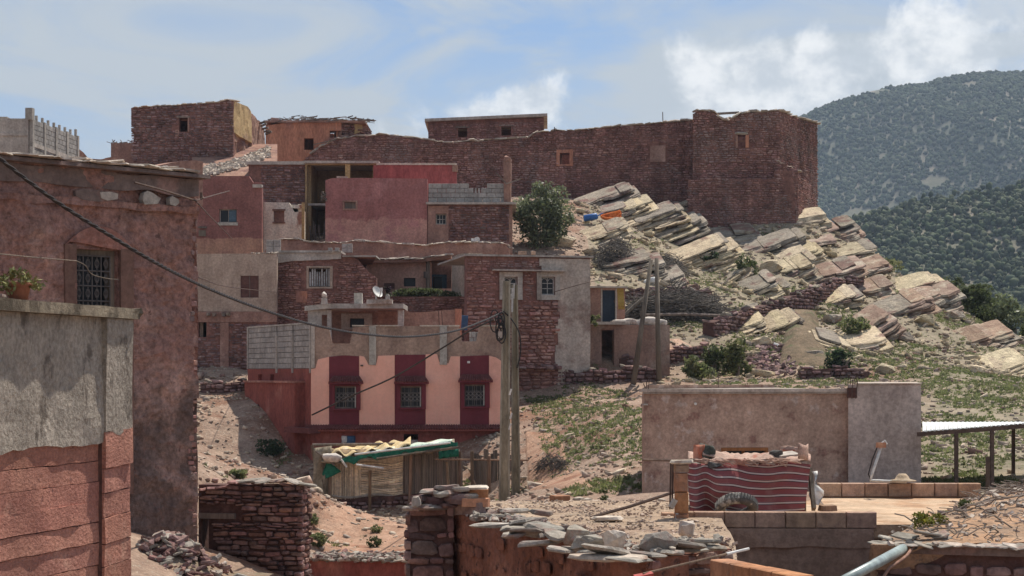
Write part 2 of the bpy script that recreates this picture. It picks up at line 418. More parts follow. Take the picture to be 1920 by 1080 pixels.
def cap_stones(w, parent, m, top, u0=0.0, u1=None, size=(.25, .5), depth=.3, th=(.03, .07), name='cap_stone', over=.08, o=0.0, n=7, keep=200, dens=1.0):
    """flat stones laid along a wall head"""
    top = fn(w, top); u1 = w.L if u1 is None else u1; u = u0; k = 0
    while u < u1:
        s = R.uniform(*size); uc = u + s / 2; u += s * R.uniform(.7, .98) / dens
        t = R.uniform(*th); sl = (top(min(uc + .2, u1)) - top(max(uc - .2, u0))) / .4
        mb = MB(); c = w.P(uc, top(uc) + t * .4 + R.uniform(0, .02), o + over - depth / 2 + R.uniform(-.06, .06))
        mb.slab(c, s * .58, depth * R.uniform(.45, .7), t, w.rz + R.uniform(-.15, .15), (R.gauss(0, .05), -math.atan(sl) + R.gauss(0, .07)), n)
        obj(name, mb, m, parent); k += 1

def body(w, depth, zt, zb, parent, m, thick=.3, right=True, left=True, back=True, roof=True, roofz=None, mroof=None, rough=.015, over=None, top_r=None, top_l=None, square=False):
    """side walls, back wall and flat roof behind a front wall; the plan narrows or widens towards the back as the lane runs"""
    t = thick + .002; k = .03
    if square: C, D = w.B - w.n * depth, w.A - w.n * depth
    else:
        C = w.B + w.B.normalized() * depth - w.d * k * depth; D = w.A + w.A.normalized() * depth + w.d * k * depth
    z = (zt if not callable(zt) else zt(0))
    def cut(q, a, b): return Wall(q.A + q.d * a, q.B - q.d * b)
    if right: panel(cut(Wall(w.B, C), t, 0), 'side_wall', m, parent, zt if top_r is None else top_r, zb, thick, rough=rough, step=.5)
    if left: panel(cut(Wall(D, w.A), 0, t), 'side_wall', m, parent, zt if top_l is None else top_l, zb, thick, rough=rough, step=.5)
    if back: panel(cut(Wall(C, D), t, t), 'back_wall', m, parent, zt, zb, thick, step=1.5)
    if roof:
        zr = z - .12 if roofz is None else roofz; P = [w.P(.05, 0, -.1), w.P(w.L - .05, 0, -.1), Vector((C.x, C.y, 0)) - Vector((w.d.x, w.d.y, 0)) * .06, Vector((D.x, D.y, 0)) + Vector((w.d.x, w.d.y, 0)) * .06]
        mb = MB(); mb.add([Vector((p.x, p.y, zr - .08)) for p in P] + [Vector((p.x, p.y, zr + .08)) for p in P], [(3, 2, 1, 0), (4, 5, 6, 7), (0, 1, 5, 4), (1, 2, 6, 5), (2, 3, 7, 6), (3, 0, 4, 7)])
        obj('roof', mb, mroof or m, parent)

def window(w, r, parent, mf, mp, rec=.14, bars=(1, 1), fw=.05, grille=None, mg=None, name='window'):
    """r: pixel rect. frame with panes (sub-parts) and perhaps an iron grille"""
    u0, u1, z0, z1 = w.rect(*r); mb = MB(); o = -rec
    for a, b, c, d in ((u0, u1, z0, z0 + fw), (u0, u1, z1 - fw, z1), (u0, u0 + fw, z0 + fw, z1 - fw), (u1 - fw, u1, z0 + fw, z1 - fw)):
        wbox(mb, w, a, b, c, d, o - .04, o)
    iu, iz = (u1 - u0 - 2 * fw) / (bars[0] + 1), (z1 - z0 - 2 * fw) / (bars[1] + 1)
    for i in range(1, bars[0] + 1): wbox(mb, w, u0 + fw + iu * i - fw * .3, u0 + fw + iu * i + fw * .3, z0 + fw, z1 - fw, o - .035, o - .005)
    for j in range(1, bars[1] + 1):
        for i in range(bars[0] + 1):
            wbox(mb, w, u0 + fw + iu * i + fw * .3, u0 + fw + iu * (i + 1) - fw * .3, z0 + fw + iz * j - fw * .3, z0 + fw + iz * j + fw * .3, o - .035, o - .006)
    f = obj(name, mb, mf, parent)
    for i in range(bars[0] + 1):
        pm = MB(); wbox(pm, w, u0 + fw + iu * i + .004, u0 + fw + iu * (i + 1) - .004, z0 + fw + .002, z1 - fw - .002, o - .026, o - .018); obj('pane', pm, mp, f)
    if grille:
        g = MB(); n = grille
        for i in range(1, n): x = lerp(u0, u1, i / n); g.tube([w.P(x, z0, o + .06), w.P(x, z1, o + .06)], .007, 4)
        for zz in (.3, .7): g.tube([w.P(u0, lerp(z0, z1, zz), o + .06), w.P(u1, lerp(z0, z1, zz), o + .06)], .008, 4)
        for i in range(n):
            for zz in (.5,):
                xc = lerp(u0, u1, (i + .5) / n); rr = (u1 - u0) / n * .42; zc = lerp(z0, z1, zz)
                for dz in (-1, 1):
                    g.tube([w.P(xc + rr * math.cos(a), zc + dz * rr * 1.1 + rr * math.sin(a), o + .06) for a in np.linspace(0, 2 * math.pi, 9)], .012, 4, False)
        obj('grille', g, mg, f)
    return f

def foliage(name, c, rad, n, leaf, m, parent=None, clumps=14, seed=1, **kw):
    """a crown of many small leaf faces gathered into clumps"""
    r = np.random.default_rng(seed); c = np.array(c); rad = np.array(rad)
    q = r.normal(size=(clumps, 3)); q /= np.linalg.norm(q, axis=1)[:, None]; q *= (r.uniform(.25, 1, clumps) ** .6)[:, None] * .88
    cr = r.uniform(.17, .40, clumps); k = r.integers(0, clumps, n)
    d = r.normal(size=(n, 3)); d /= np.linalg.norm(d, axis=1)[:, None]
    p = (q[k] + d * (cr[k] * r.uniform(.55, 1.05, n))[:, None]) * rad + c
    a = r.normal(size=(n, 3)) + d * .6; a /= np.linalg.norm(a, axis=1)[:, None]
    b = np.cross(a, r.normal(size=(n, 3))); b /= np.linalg.norm(b, axis=1)[:, None]
    s = (leaf * r.uniform(.6, 1.4, n))[:, None]
    V = np.stack([p - a * s, p + b * s * .5, p + a * s, p - b * s * .5], 1).reshape(-1, 3)
    mb = MB(); mb.v = [tuple(x) for x in V]; mb.f = [(4 * i, 4 * i + 1, 4 * i + 2, 4 * i + 3) for i in range(n)]
    mb.r = list((r.uniform(0, 1, clumps)[k] * .6 + r.uniform(0, .4, n)))
    return obj(name, mb, m, parent, **kw)
# ================================================================ materials
M = {}
M['soil'] = mat('soil', (.29, .19, .14), (.38, .27, .20), 1.6, (.24, .13, .085), .35, (.5, .62), .8, 9, c4=(.50, .42, .33), s4=14, t4=(.6, .68), bd=.08)
M['gravel'] = mat('gravel_earth', (.36, .25, .17), (.47, .35, .25), 6, (.28, .18, .13), .8, (.5, .65), .8, 30, c4=(.55, .47, .38), s4=30, t4=(.6, .7), bd=.05)
M['stone_red'] = mat('red_rubble_stone', (.17, .084, .069), (.25, .136, .11), 3, (.31, .20, .165), 1.1, (.58, .7), .5, 12, var=.3, c4=(.19, .125, .108), s4=.45, t4=(.5, .6), grime=.26)
M['mortar_red'] = mat('red_earth_mortar', (.085, .042, .034), (.15, .075, .058), 4, None, bump=.6, bs=10)
M['stone_dark'] = mat('dark_rubble_stone', (.115, .07, .064), (.19, .115, .10), 4, (.25, .17, .145), 2, (.6, .7), .6, 14, var=.45)
M['stone_near'] = mat('near_rubble_stone', (.11, .06, .052), (.20, .115, .095), 6, (.26, .17, .14), 3, (.62, .72), .6, 25, var=.45)
M['mortar_dark'] = mat('dark_earth_mortar', (.06, .032, .028), (.10, .055, .045), 4, None, bump=.6, bs=14)
M['slate'] = mat('pale_slate', (.275, .24, .20), (.41, .36, .30), 7, (.30, .20, .16), 2.5, (.5, .62), .6, 28, var=.25)
M['cap_pale'] = mat('pale_cap_stone', (.42, .34, .27), (.55, .47, .39), 4, (.32, .21, .16), 2, (.55, .65), .5, 20, var=.22)
M['limestone'] = mat('bedded_limestone', (.49, .39, .255), (.64, .52, .345), 2.2, (.27, .165, .12), .8, (.57, .67), 1.0, 7, var=.2, st=(1, 1, 2.5), c4=(.33, .25, .19), s4=5, t4=(.58, .68), bd=.10)
M['mud_red'] = mat('red_mud_render', (.27, .125, .095), (.19, .09, .07), 1.6, (.33, .185, .15), .7, (.52, .66), 1.0, 9, c4=(.15, .08, .065), s4=7, t4=(.6, .72), bd=.06)
M['mud_brown'] = mat('brown_mud_render', (.24, .14, .105), (.17, .095, .075), 1.4, (.28, .175, .14), .8, (.52, .66), .5, 12)
M['concrete'] = mat('grey_concrete', (.34, .30, .26), (.26, .22, .19), 1.5, (.19, .15, .125), .8, (.55, .7), .35, 16, st3=(1, 1, .35))
M['concrete_pale'] = mat('pale_concrete', (.46, .42, .37), (.36, .32, .28), 2, (.28, .23, .19), 1.0, (.55, .7), .35, 16, st3=(1, 1, .3))
M['block'] = mat('cement_block', (.30, .275, .25), (.38, .35, .32), 5, None, bump=.5, bs=40, var=.15)
M['block_warm'] = mat('earthy_cement_block', (.37, .235, .155), (.29, .18, .125), 5, (.24, .15, .11), 2, (.55, .65), .6, 40, var=.14)
M['wood'] = mat('weathered_wood', (.26, .17, .11), (.17, .11, .075), 9, None, bump=.4, bs=30, var=.3, st=(1, 1, .15))
M['wood_grey'] = mat('grey_wood', (.24, .19, .15), (.15, .12, .095), 9, None, bump=.4, bs=30, var=.35, st=(1, 1, .12))
M['door_wood'] = mat('varnished_door_wood', (.36, .15, .055), (.27, .11, .04), 9, None, bump=.2, bs=20, rough=.5, st=(1, 1, .2))
M['iron'] = mat('rusty_iron', (.09, .06, .05), (.13, .085, .065), 9, None, bump=.1, rough=.7)
M['iron_white'] = mat('white_painted_iron', (.55, .53, .5), (.45, .43, .40), 9, None, bump=0, rough=.5)
M['dark'] = mat('dark_glass', (.018, .02, .024), (.028, .03, .034), 3, None, bump=0, rough=.3, spec=.22)
M['cable'] = mat('black_cable', (.035, .028, .026), (.055, .045, .042), 20, None, bump=0, rough=.6)
M['leaf'] = mat('olive_leaf', (.075, .095, .035), (.115, .135, .06), 3, None, bump=0, rough=.6, var=.4, trans=.4, grain=0, grime=0)
M['leaf_dark'] = mat('dark_leaf', (.035, .06, .028), (.06, .085, .04), 3, None, bump=0, rough=.6, var=.4, trans=.4, grain=0, grime=0)
M['weed'] = mat('weed_leaf', (.14, .165, .065), (.20, .215, .10), 1, (.27, .25, .135), 1.5, (.55, .7), bump=0, rough=.7, var=.35, trans=.42, grain=0, grime=0)
M['twig'] = mat('dry_twig', (.15, .115, .09), (.23, .185, .15), 5, None, bump=0, var=.4)
M['white'] = mat('white_plastic', (.72, .70, .66), (.62, .60, .57), 5, None, bump=0, rough=.5)

t_ = NT(M['soil'].node_tree); b_ = [n for n in t_.n if n.type == 'BSDF_PRINCIPLED'][0]; src = b_.inputs['Base Color'].links[0].from_socket
a_ = t_.new('ShaderNodeAttribute', attribute_name='rnd').outputs['Fac']; ps_ = t_.new('ShaderNodeNewGeometry').outputs['Position']
rk = t_.mix(t_.sm(t_.noise(ps_, 1.1, 7, .65), .35, .65), (.22, .185, .125), (.36, .29, .21)); rk = t_.mix(t_.sm(t_.noise(ps_, 3.5, 5), .55, .68), rk, (.17, .17, .09)); t_.set(b_.inputs['Base Color'], t_.mix(a_, src, rk))
# ================================================================ the ground
CP = []
def cp(px, py, *Ys):
    for Y in Ys: CP.append(((px - HX) * Y / F, Y, (HY - py) * Y / F))
for x in (-14, -7, -1, 6, 14): CP.append((x, 9, -3.9))
for x in (-3, 0, 4, 8): CP.append((x, 18, -4.2))
for x in (-3.5, -1, 2, 6): CP.append((x, 26, -4.1))
cp(300, 1012, 30); cp(310, 1085, 26); cp(100, 1010, 27); cp(470, 1050, 36); cp(420, 900, 42); cp(540, 905, 47); cp(400, 740, 66); cp(375, 860, 46); cp(460, 735, 64.5); cp(520, 820, 61.5)
cp(585, 912, 58.2); cp(570, 1000, 46); cp(600, 962, 55); cp(760, 958, 55); cp(880, 955, 55); cp(640, 1037, 43); cp(770, 1037, 43); cp(900, 1010, 40)
cp(955, 947, 52); cp(1000, 932, 50); cp(1050, 895, 50); cp(1010, 848, 54); cp(985, 800, 60); cp(985, 738, 66); cp(1100, 728, 66); cp(1200, 728, 66)
cp(1100, 805, 55); cp(1100, 870, 47); cp(1190, 902, 42); cp(1190, 805, 52); cp(1100, 932, 40); cp(1010, 945, 40); cp(1100, 938, 32)
cp(1000, 703, 68); cp(1150, 680, 69); cp(1290, 640, 72); cp(1110, 668, 69); cp(1330, 700, 69); cp(1400, 702, 68); cp(1250, 600, 75); cp(1180, 500, 83)
cp(1130, 425, 92); cp(1080, 385, 96); cp(1290, 440, 95); cp(1400, 455, 94); cp(1490, 455, 94); cp(1545, 412, 97); cp(1600, 472, 94); cp(1700, 532, 90)
cp(1780, 582, 86); cp(1850, 622, 82); cp(1920, 662, 78); cp(2050, 722, 75); cp(1400, 600, 77); cp(1500, 552, 83.5); cp(1500, 622, 76); cp(1600, 602, 79)
cp(1600, 690, 68); cp(1700, 622, 78); cp(1700, 702, 66); cp(1800, 702, 65); cp(1900, 722, 62); cp(1800, 802, 52); cp(1900, 852, 47); cp(1750, 892, 44); cp(1900, 902, 42); cp(2050, 900, 42)
cp(1500, 722, 64); cp(1300, 722, 65); cp(1400, 942, 38); cp(1500, 852, 48); cp(1600, 930, 34); cp(1850, 930, 34)
for px, Y, z in ((1540, 112, 4.5), (1700, 110, 0), (1850, 105, -4), (1950, 100, -5), (1300, 112, 8), (960, 110, 9.5), (300, 100, 8), (300, 85, 6), (450, 75, 1.5), (100, 80, 6.5), (-200, 80, 6.5),
                 (-600, 70, 4), (2400, 100, -7), (1500, 150, -10), (1900, 150, -18), (2400, 150, -20), (900, 150, 4), (300, 150, 6), (-500, 150, 6), (2500, 60, -2), (2600, 35, -3.5), (-900, 40, -1), (-1200, 25, -3)):
    CP.append(((px - HX) * Y / F, Y, z))
cp(600, 486, 81); cp(900, 480, 81); cp(520, 500, 82); cp(720, 660, 72); cp(850, 650, 73); cp(430, 700, 69); cp(900, 690, 67.5); cp(640, 690, 69); cp(440, 500, 80)
for px, py, Y in ((600, 1100, 36), (700, 1110, 34), (470, 1100, 33.5), (560, 1130, 30), (420, 1130, 31.5), (760, 1110, 37), (640, 1085, 39)): cp(px, py, Y)
for px in (570, 640, 710, 780):
    for Y in (37.5, 40): CP.append(((px - HX) * Y / F, Y, -5.15))
cpa = np.array(CP)
def tps(A, B):
    d2 = ((A[:, None, :2] - B[None, :, :2]) ** 2).sum(2); return .5 * d2 * np.log(d2 + 1e-9)
n_ = len(cpa); K = tps(cpa, cpa) + np.eye(n_) * .6; P_ = np.hstack([np.ones((n_, 1)), cpa[:, :2]])
sol = np.linalg.solve(np.vstack([np.hstack([K, P_]), np.hstack([P_.T, np.zeros((3, 3))])]), np.concatenate([cpa[:, 2], np.zeros(3)]))
GX = np.arange(-62, 74.01, .45); GY = np.arange(8, 172.01, .5)
gxx, gyy = np.meshgrid(GX, GY)
q_ = np.stack([gxx.ravel(), gyy.ravel()], 1); gz_ = np.zeros(len(q_))
for i in range(0, len(q_), 8000):
    b_ = q_[i:i + 8000]; gz_[i:i + 8000] = tps(b_, cpa) @ sol[:n_] + sol[n_] + b_ @ sol[n_ + 1:]
GZ = gz_.reshape(gxx.shape)
rg = np.random.default_rng(5)
def vnoise(x, y, s, seed):
    r = np.random.default_rng(seed); t = r.uniform(-1, 1, (128, 128)); fx, fy = x / s, y / s
    ix, iy = np.floor(fx).astype(int), np.floor(fy).astype(int); a, b = fx - ix, fy - iy; a = a * a * (3 - 2 * a); b = b * b * (3 - 2 * b)
    g = lambda i, j: t[i % 128, j % 128]
    return (g(ix, iy) * (1 - a) + g(ix + 1, iy) * a) * (1 - b) + (g(ix, iy + 1) * (1 - a) + g(ix + 1, iy + 1) * a) * b
amp = np.clip((gyy - 34) / 30, .35, 1)
GZ = GZ + amp * (.16 * vnoise(gxx, gyy, 3.1, 1) + .10 * vnoise(gxx, gyy, 1.4, 2) + .05 * vnoise(gxx, gyy, .7, 3))
# edges of the modelled slope sink towards the valley floor
edge = np.clip(np.maximum((gyy - 150) / 22, np.maximum((gxx - 60) / 14, (-50 - gxx) / 12)), 0, 1)
GZ = GZ - edge ** 1.5 * 42
def gz(x, y):
    fx = min(max((x - GX[0]) / .45, 0), len(GX) - 1.001); fy = min(max((y - GY[0]) / .5, 0), len(GY) - 1.001)
    i, j = int(fx), int(fy); a, b = fx - i, fy - j
    return float((GZ[j, i] * (1 - a) + GZ[j, i + 1] * a) * (1 - b) + (GZ[j + 1, i] * (1 - a) + GZ[j + 1, i + 1] * a) * b)
def hit(px, py, Y0=30.0, Y1=125.0):
    """where the line of sight through a pixel meets the ground"""
    Y = Y0
    while Y < Y1:
        p = at(px, py, Y)
        if p.z <= gz(p.x, Y): break
        Y += .25
    p = at(px, py, Y); p.z = gz(p.x, Y); return p
nr, nc = GZ.shape
mb = MB(); mb.v = [tuple(x) for x in np.stack([gxx.ravel(), gyy.ravel(), GZ.ravel()], 1)]
mb.f = [(i * nc + j, i * nc + j + 1, (i + 1) * nc + j + 1, (i + 1) * nc + j) for i in range(nr - 1) for j in range(nc - 1)]
cx_ = gxx[:-1, :-1] + .22; cy_ = gyy[:-1, :-1] + .25; cpx = HX + F * cx_ / cy_
mb.r = np.clip(np.where((cpx > 1090) & (cy_ > 66), (cy_ - 66) / 8 * np.clip((cpx - 1090) / 60, 0, 1), 0) + np.clip((cpx - 1650) / 120, 0, 1) * (cy_ > 30), 0, 1).ravel().tolist()
obj('hillside_ground', mb, M['soil'], kind='structure', smooth=True)
mb = MB(); mb.grid([[(x, y, -46) for x in np.linspace(-6000, 6000, 13)] for y in np.linspace(-3000, 9000, 13)])
M['valley'] = mat('valley_scrub', (.20, .15, .10), (.12, .12, .07), .02, None, bump=0)
obj('valley_ground', mb, M['valley'], kind='structure')

# ---------------------------------------------------------------- mountains
M['hill'] = mat('mountain_scrub', (.17, .15, .11), (.12, .125, .085), .03, (.25, .21, .165), .022, (.55, .68), bump=.6, bs=.15, bd=1.0)
def ridge(name, Yc, sil, front, backw, nx, ny, zb=-46, amp=6, x_ext=(0, 0), label=None, gully=0.0):
    """a long ridge: the crest follows sil [(px, py)], the face falls towards the valley"""
    xs = np.linspace((sil[0][0] - HX) * Yc / F, (sil[-1][0] - HX) * Yc / F, nx)
    H = np.interp(xs, [(p[0] - HX) * Yc / F for p in sil], [(HY - p[1]) * Yc / F for p in sil])
    ts = np.linspace(-1, 1, ny); X, Tt = np.meshgrid(xs, ts)
    Yv = Yc + np.where(Tt < 0, Tt * front, Tt * backw)
    sh = np.where(Tt < 0, (1 + Tt) ** 1.0, (1 - Tt) ** 1.3); sh = sh * sh * (3 - 2 * sh) * .35 + sh * .65
    Hh = np.broadcast_to(H, X.shape)
    Z = zb + (Hh - zb) * sh
    k = np.clip((1 - np.abs(Tt)) * 2, 0, 1) * np.clip(np.abs(Tt) * 5 + .12, 0, 1)
    Z = Z + k * (amp * vnoise(X, Yv, 90, 21) + amp * .5 * vnoise(X, Yv, 40, 22) + amp * .25 * vnoise(X, Yv, 17, 23))
    if gully: Z = Z - k * gully * np.abs(vnoise(X + Yv * .35, Yv * .12, 70, 29))
    mb = MB(); mb.v = [tuple(x) for x in np.stack([X.ravel(), Yv.ravel(), Z.ravel()], 1)]
    mb.f = [(i * nx + j, i * nx + j + 1, (i + 1) * nx + j + 1, (i + 1) * nx + j) for i in range(ny - 1) for j in range(nx - 1)]
    obj(name, mb, M['hill'], kind='structure', smooth=True)
    from_x = lambda x, t: None
    def zat(x, y):
        fx = np.clip((x - xs[0]) / (xs[1] - xs[0]), 0, nx - 1.01); t = np.where(y < Yc, (y - Yc) / front, (y - Yc) / backw); fy = np.clip((t + 1) / 2 * (ny - 1), 0, ny - 1.01)
        i, j = fx.astype(int), fy.astype(int); a, b = fx - i, fy - j
        return (Z[j, i] * (1 - a) + Z[j, i + 1] * a) * (1 - b) + (Z[j + 1, i] * (1 - a) + Z[j + 1, i + 1] * a) * b
    return zat
def ico(): 
    t = (1 + 5 ** .5) / 2; v = np.array([(-1, t, 0), (1, t, 0), (-1, -t, 0), (1, -t, 0), (0, -1, t), (0, 1, t), (0, -1, -t), (0, 1, -t), (t, 0, -1), (t, 0, 1), (-t, 0, -1), (-t, 0, 1)], float)
    v /= np.linalg.norm(v[0]); f = [(0, 11, 5), (0, 5, 1), (0, 1, 7), (0, 7, 10), (0, 10, 11), (1, 5, 9), (5, 11, 4), (11, 10, 2), (10, 7, 6), (7, 1, 8), (3, 9, 4), (3, 4, 2), (3, 2, 6), (3, 6, 8), (3, 8, 9), (4, 9, 5), (2, 4, 11), (6, 2, 10), (8, 6, 7), (9, 8, 1)]
    return v, np.array(f)
IV, IF = ico()
def forest(name, zat, xr, yr, n, size, m, seed, thin=.0, sub=1, label=None):
    r = np.random.default_rng(seed); x = r.uniform(*xr, n); y = r.uniform(*yr, n)
    keep = (vnoise(x, y, 60, seed + 1) + .6 * vnoise(x, y, 22, seed + 2)) > -1 + thin * 2 - .35
    # bare gullies
    x, y = x[keep], y[keep]; z = zat(x, y); k = len(x)
    s = r.uniform(*size, k); V = []; Fc = []; rr = []
    for c in range(sub):
        ox = r.normal(0, .35, (k, 3)) * s[:, None] * (0 if sub == 1 else 1); sc = s * (1 if sub == 1 else r.uniform(.45, .8, k))
        j = r.uniform(.6, 1.35, (k, 12, 1)); vv = IV[None] * j * (sc[:, None, None] * np.array((.55, .55, .62))) + np.stack([x, y, z + s * .38], 1)[:, None] + ox[:, None]
        b = sum(len(q) for q in V); V.append(vv.reshape(-1, 3)); Fc.append((IF[None] + (np.arange(k) * 12)[:, None, None] + b).reshape(-1, 3)); rr.append(np.repeat(r.uniform(0, 1, k) * .8 + r.uniform(0, .2, k), 20))
    V = np.vstack(V); Fc = np.vstack(Fc); me = bpy.data.meshes.new(name)
    me.vertices.add(len(V)); me.vertices.foreach_set('co', V.ravel()); me.loops.add(Fc.size); me.loops.foreach_set('vertex_index', Fc.ravel().astype(np.int32))
    me.polygons.add(len(Fc)); me.polygons.foreach_set('loop_start', np.arange(0, Fc.size, 3, dtype=np.int32)); me.update(calc_edges=True)
    a = me.attributes.new('rnd', 'FLOAT', 'FACE'); a.data.foreach_set('value', np.concatenate(rr)); me.materials.append(m)
    o = bpy.data.objects.new(name, me); COL.objects.link(o); o['kind'] = 'stuff'; return o
M['pine'] = mat('mountain_pine', (.045, .062, .03), (.075, .09, .045), .05, None, bump=0, var=.4)
M['scrub'] = mat('juniper_scrub', (.05, .07, .03), (.09, .10, .05), .1, None, bump=0, var=.4)
zfar = ridge('far_mountain', 1500, [(300, 760), (900, 560), (1200, 400), (1400, 285), (1505, 215), (1560, 190), (1640, 164), (1735, 158), (1800, 141), (1870, 133), (1920, 129), (2100, 105), (2500, 90), (3000, 200), (3600, 420)], 640, 500, 130, 60, amp=9, gully=22)
zmid = ridge('near_mountain', 640, [(1200, 640), (1400, 520), (1545, 430), (1640, 398), (1720, 378), (1800, 362), (1860, 358), (1920, 345), (2100, 290), (2500, 260), (3000, 400)], 330, 260, 110, 50, amp=5, gully=9)
forest('mountain_forest', zfar, (130, 620), (950, 1530), 44000, (1.5, 3.7), M['pine'], 61, .26)
forest('near_mountain_forest', zmid, (95, 300), (330, 655), 13000, (1.4, 3.5), M['scrub'], 71, .27, sub=3)
# ================================================================ upper village, far to near
def loc_of(w, z): q = w.P(w.L / 2, z); return q
M['plaster_yellow'] = mat('ochre_plaster', (.52, .37, .19), (.44, .30, .15), 1.5, (.34, .22, .14), .9, (.55, .68), .5, 10)
M['plaster_orange'] = mat('orange_mud_plaster', (.36, .165, .10), (.29, .125, .08), 1.2, (.22, .11, .085), .6, (.52, .66), .45, 10, st=(1, 1, .35))
M['plaster_crimson'] = mat('crimson_paint', (.25, .068, .062), (.20, .056, .052), 1.2, (.32, .12, .11), .9, (.58, .7), .3, 10, st=(1, 1, .4))
M['plaster_white'] = mat('stained_whitewash', (.64, .575, .49), (.56, .49, .41), 1.5, (.27, .15, .11), 1.6, (.53, .64), .4, 10, st3=(1, 1, .22))
M['ruin_pink'] = mat('ruined_wall_plaster', (.36, .22, .16), (.28, .15, .11), 1.6, (.20, .11, .09), .9, (.5, .62), .8, 9)

# --- concrete house with corner posts, far upper left
wl = W(-160, 75, 58, 75); wr = W(58, 75, 147, 81)
zt, zb = wl.z(58, 222), 4.0
t = thing('concrete_house', 'unfinished grey concrete house with a row of stub posts along its roof', 'house', loc_of(wl, zb))
panel(wl, 'wall', M['concrete'], t, zt, zb, .3, rough=.01, step=.6, u1=wl.L - .12)
zl = wl.z(58, 252)
mb = MB(); wbox(mb, wl, 0, wl.L - .12, zl - .06, zl + .06, .003, .05); obj('ledge', mb, M['concrete'], t)
panel(wr, 'side_wall', M['mortar_red'] if 0 else M['concrete'], t, zt + .02, zb, .2, rough=0, step=2, o=-.06, u0=.15)
block_wall(wr, t, M['block'], zb + 1.5, zt, .22, wr.L, .42, .21, .1)
for uu in np.linspace(.2, wr.L - .1, 5):
    mb = MB(); wbox(mb, wr, uu - .1, uu + .1, zb, zt + .05, -.1, .045); obj('column', mb, M['concrete_pale'], t)
mb = MB(); wbox(mb, wr, .1, wr.L, zt - 1.15, zt - .98, -.08, .03); obj('tie_beam', mb, M['concrete'], t)
for k in range(9):
    uu = .15 + (wr.L - .3) * k / 8; mb = MB(); wbox(mb, wr, uu - .045, uu + .045, zt + .0, zt + (.24 if k not in (0, 8) else .34), -.13, -.03)
    if k == 0: mb.box(wr.P(.15, zt + .2, -.1), (.3, .3, .5), wr.rz)
    obj('stub_post', mb, M['concrete_pale'], t)
for k in range(4):
    uu = wl.L - .15 - 1.45 * (k + 1) * .98; mb = MB(); wbox(mb, wl, uu - .07, uu + .07, zt, zt + .34, -.2, -.06); obj('stub_post', mb, M['concrete_pale'], t)
wx = Wall(wl.A, wl.B); panel(wr.side_r(6), 'back_wall', M['concrete'], t, zt, zb, .2, step=2)
mb = MB(); mb.box(at(-52, 240, 78.2), (4.6, 5.5, .2)); obj('roof', mb, M['concrete'], t)

# --- low tan mud hut behind the ruin
w = W(208, 97, 262, 97); zb = 6
t = thing('mud_hut', 'small tan mud hut with dry brush on its roof beside the tall ruin', 'hut', loc_of(w, zb))
panel(w, 'wall', M['mud_brown'], t, w.z(230, 268), zb, .3, step=.4); body(w, 3, w.z(230, 268), zb, t, M['mud_brown'])
mb = MB()
for k in range(60):
    q = w.P(R.uniform(-.1, w.L), w.z(230, 267), -R.uniform(0, 2)); mb.bar(q, q + Vector((R.uniform(-.5, .5), R.uniform(-.3, .3), R.uniform(0, .16))), .03)
obj('roof_brush', mb, M['twig'], t, kind='stuff')
w = W(135, 88, 222, 89); t = thing('earth_bank', 'low crumbled earth bank in the gap between block house and tan hut', 'bank', loc_of(w, 6))
panel(w, 'wall', M['mud_brown'], t, [(135, 272), (146, 278), (155, 284), (166, 297), (190, 299), (205, 294), (222, 296)], 6, .8, (), .2, .08)

# --- tall ruin of dark stone with one ochre wall
w = W(246, 92, 438, 92); zb = 7.5
hole = (336, 221, 352, 247)
top = [(246, 203), (300, 200), (360, 196), (412, 192), (425, 188), (438, 190)]
t = thing('stone_ruin', 'tall ruined dark stone house with an ochre plastered side wall and broken corner', 'ruin', loc_of(w, zb))
def zruin(u, z): # ragged outer edge
    return u > .12 * abs(noise.noise(Vector((0, z * 2, 5)))) * 2.2
panel(w, 'wall', M['mortar_red'], t, top, zb, .5, [hole], .16, .03, zone=lambda u, z: u > .28 * (z < 12.4) + .3 * noise.noise(Vector((0, z * 1.7, 5))))
face_stones(w, t, M['stone_dark'], top, 9.2, [hole], (.07, .145), (.10, .36), (.02, .08), 150)
mb = MB(); u0, u1, z0, z1 = w.rect(*hole)
wbox(mb, w, u0 - .12, u1 + .12, z1 + .002, z1 + .09, -.2, .06); obj('lintel', mb, M['wood_grey'], t)
mb = MB(); wbox(mb, w, u1 + .003, u1 + .09, z0, z1 - .003, -.15, .05); obj('window_frame', mb, M['mud_brown'], t)
mb = MB(); wbox(mb, w, u0 - .2, u0 - .003, z0 - .25, z0 + .1, -.15, .045); obj('patch', mb, M['mud_brown'], t)
cap_stones(w, t, M['cap_pale'], top, 0, None, (.2, .5), .5, (.04, .08), over=.15, n=6)
s1 = Wall(w.B, Vector(((472 - HX) * 95.2 / F, 95.2))); s2 = Wall(s1.B, Vector(((496 - HX) * 99.5 / F, 99.5)))
panel(s1, 'ochre_wall', M['plaster_yellow'], t, [(438, 190), (450, 194), (465, 200), (472, 210)], [(438, 247), (450, 256), (472, 268)], .4, (), .16, .03, label='bright ochre plastered wall with broken lower edge')
panel(s1, 'broken_base', M['ruin_pink'], t, [(438, 248), (472, 269)], zb, .7, (), .14, .16, o=-.12, warp=.08)
panel(s2, 'broken_wall', M['ruin_pink'], t, [(472, 211), (478, 218), (487, 226), (491, 232), (494, 240), (496, 244)], zb, .4, (), .14, .06, o=-.03, warp=.05)
panel(w.back(6.5), 'back_wall', M['mortar_red'], t, 13.2, zb, .4, step=.6); panel(w.side_l(6.5), 'side_wall', M['mortar_red'], t, 13.3, zb, .4, step=.5, u1=5.9)
mb = MB(); mb.box(w.P(w.L / 2, 13.5, -2.0), (w.L - .4, 3.2, .18), 0, (0, -.03)); obj('roof', mb, M['mud_brown'], t)
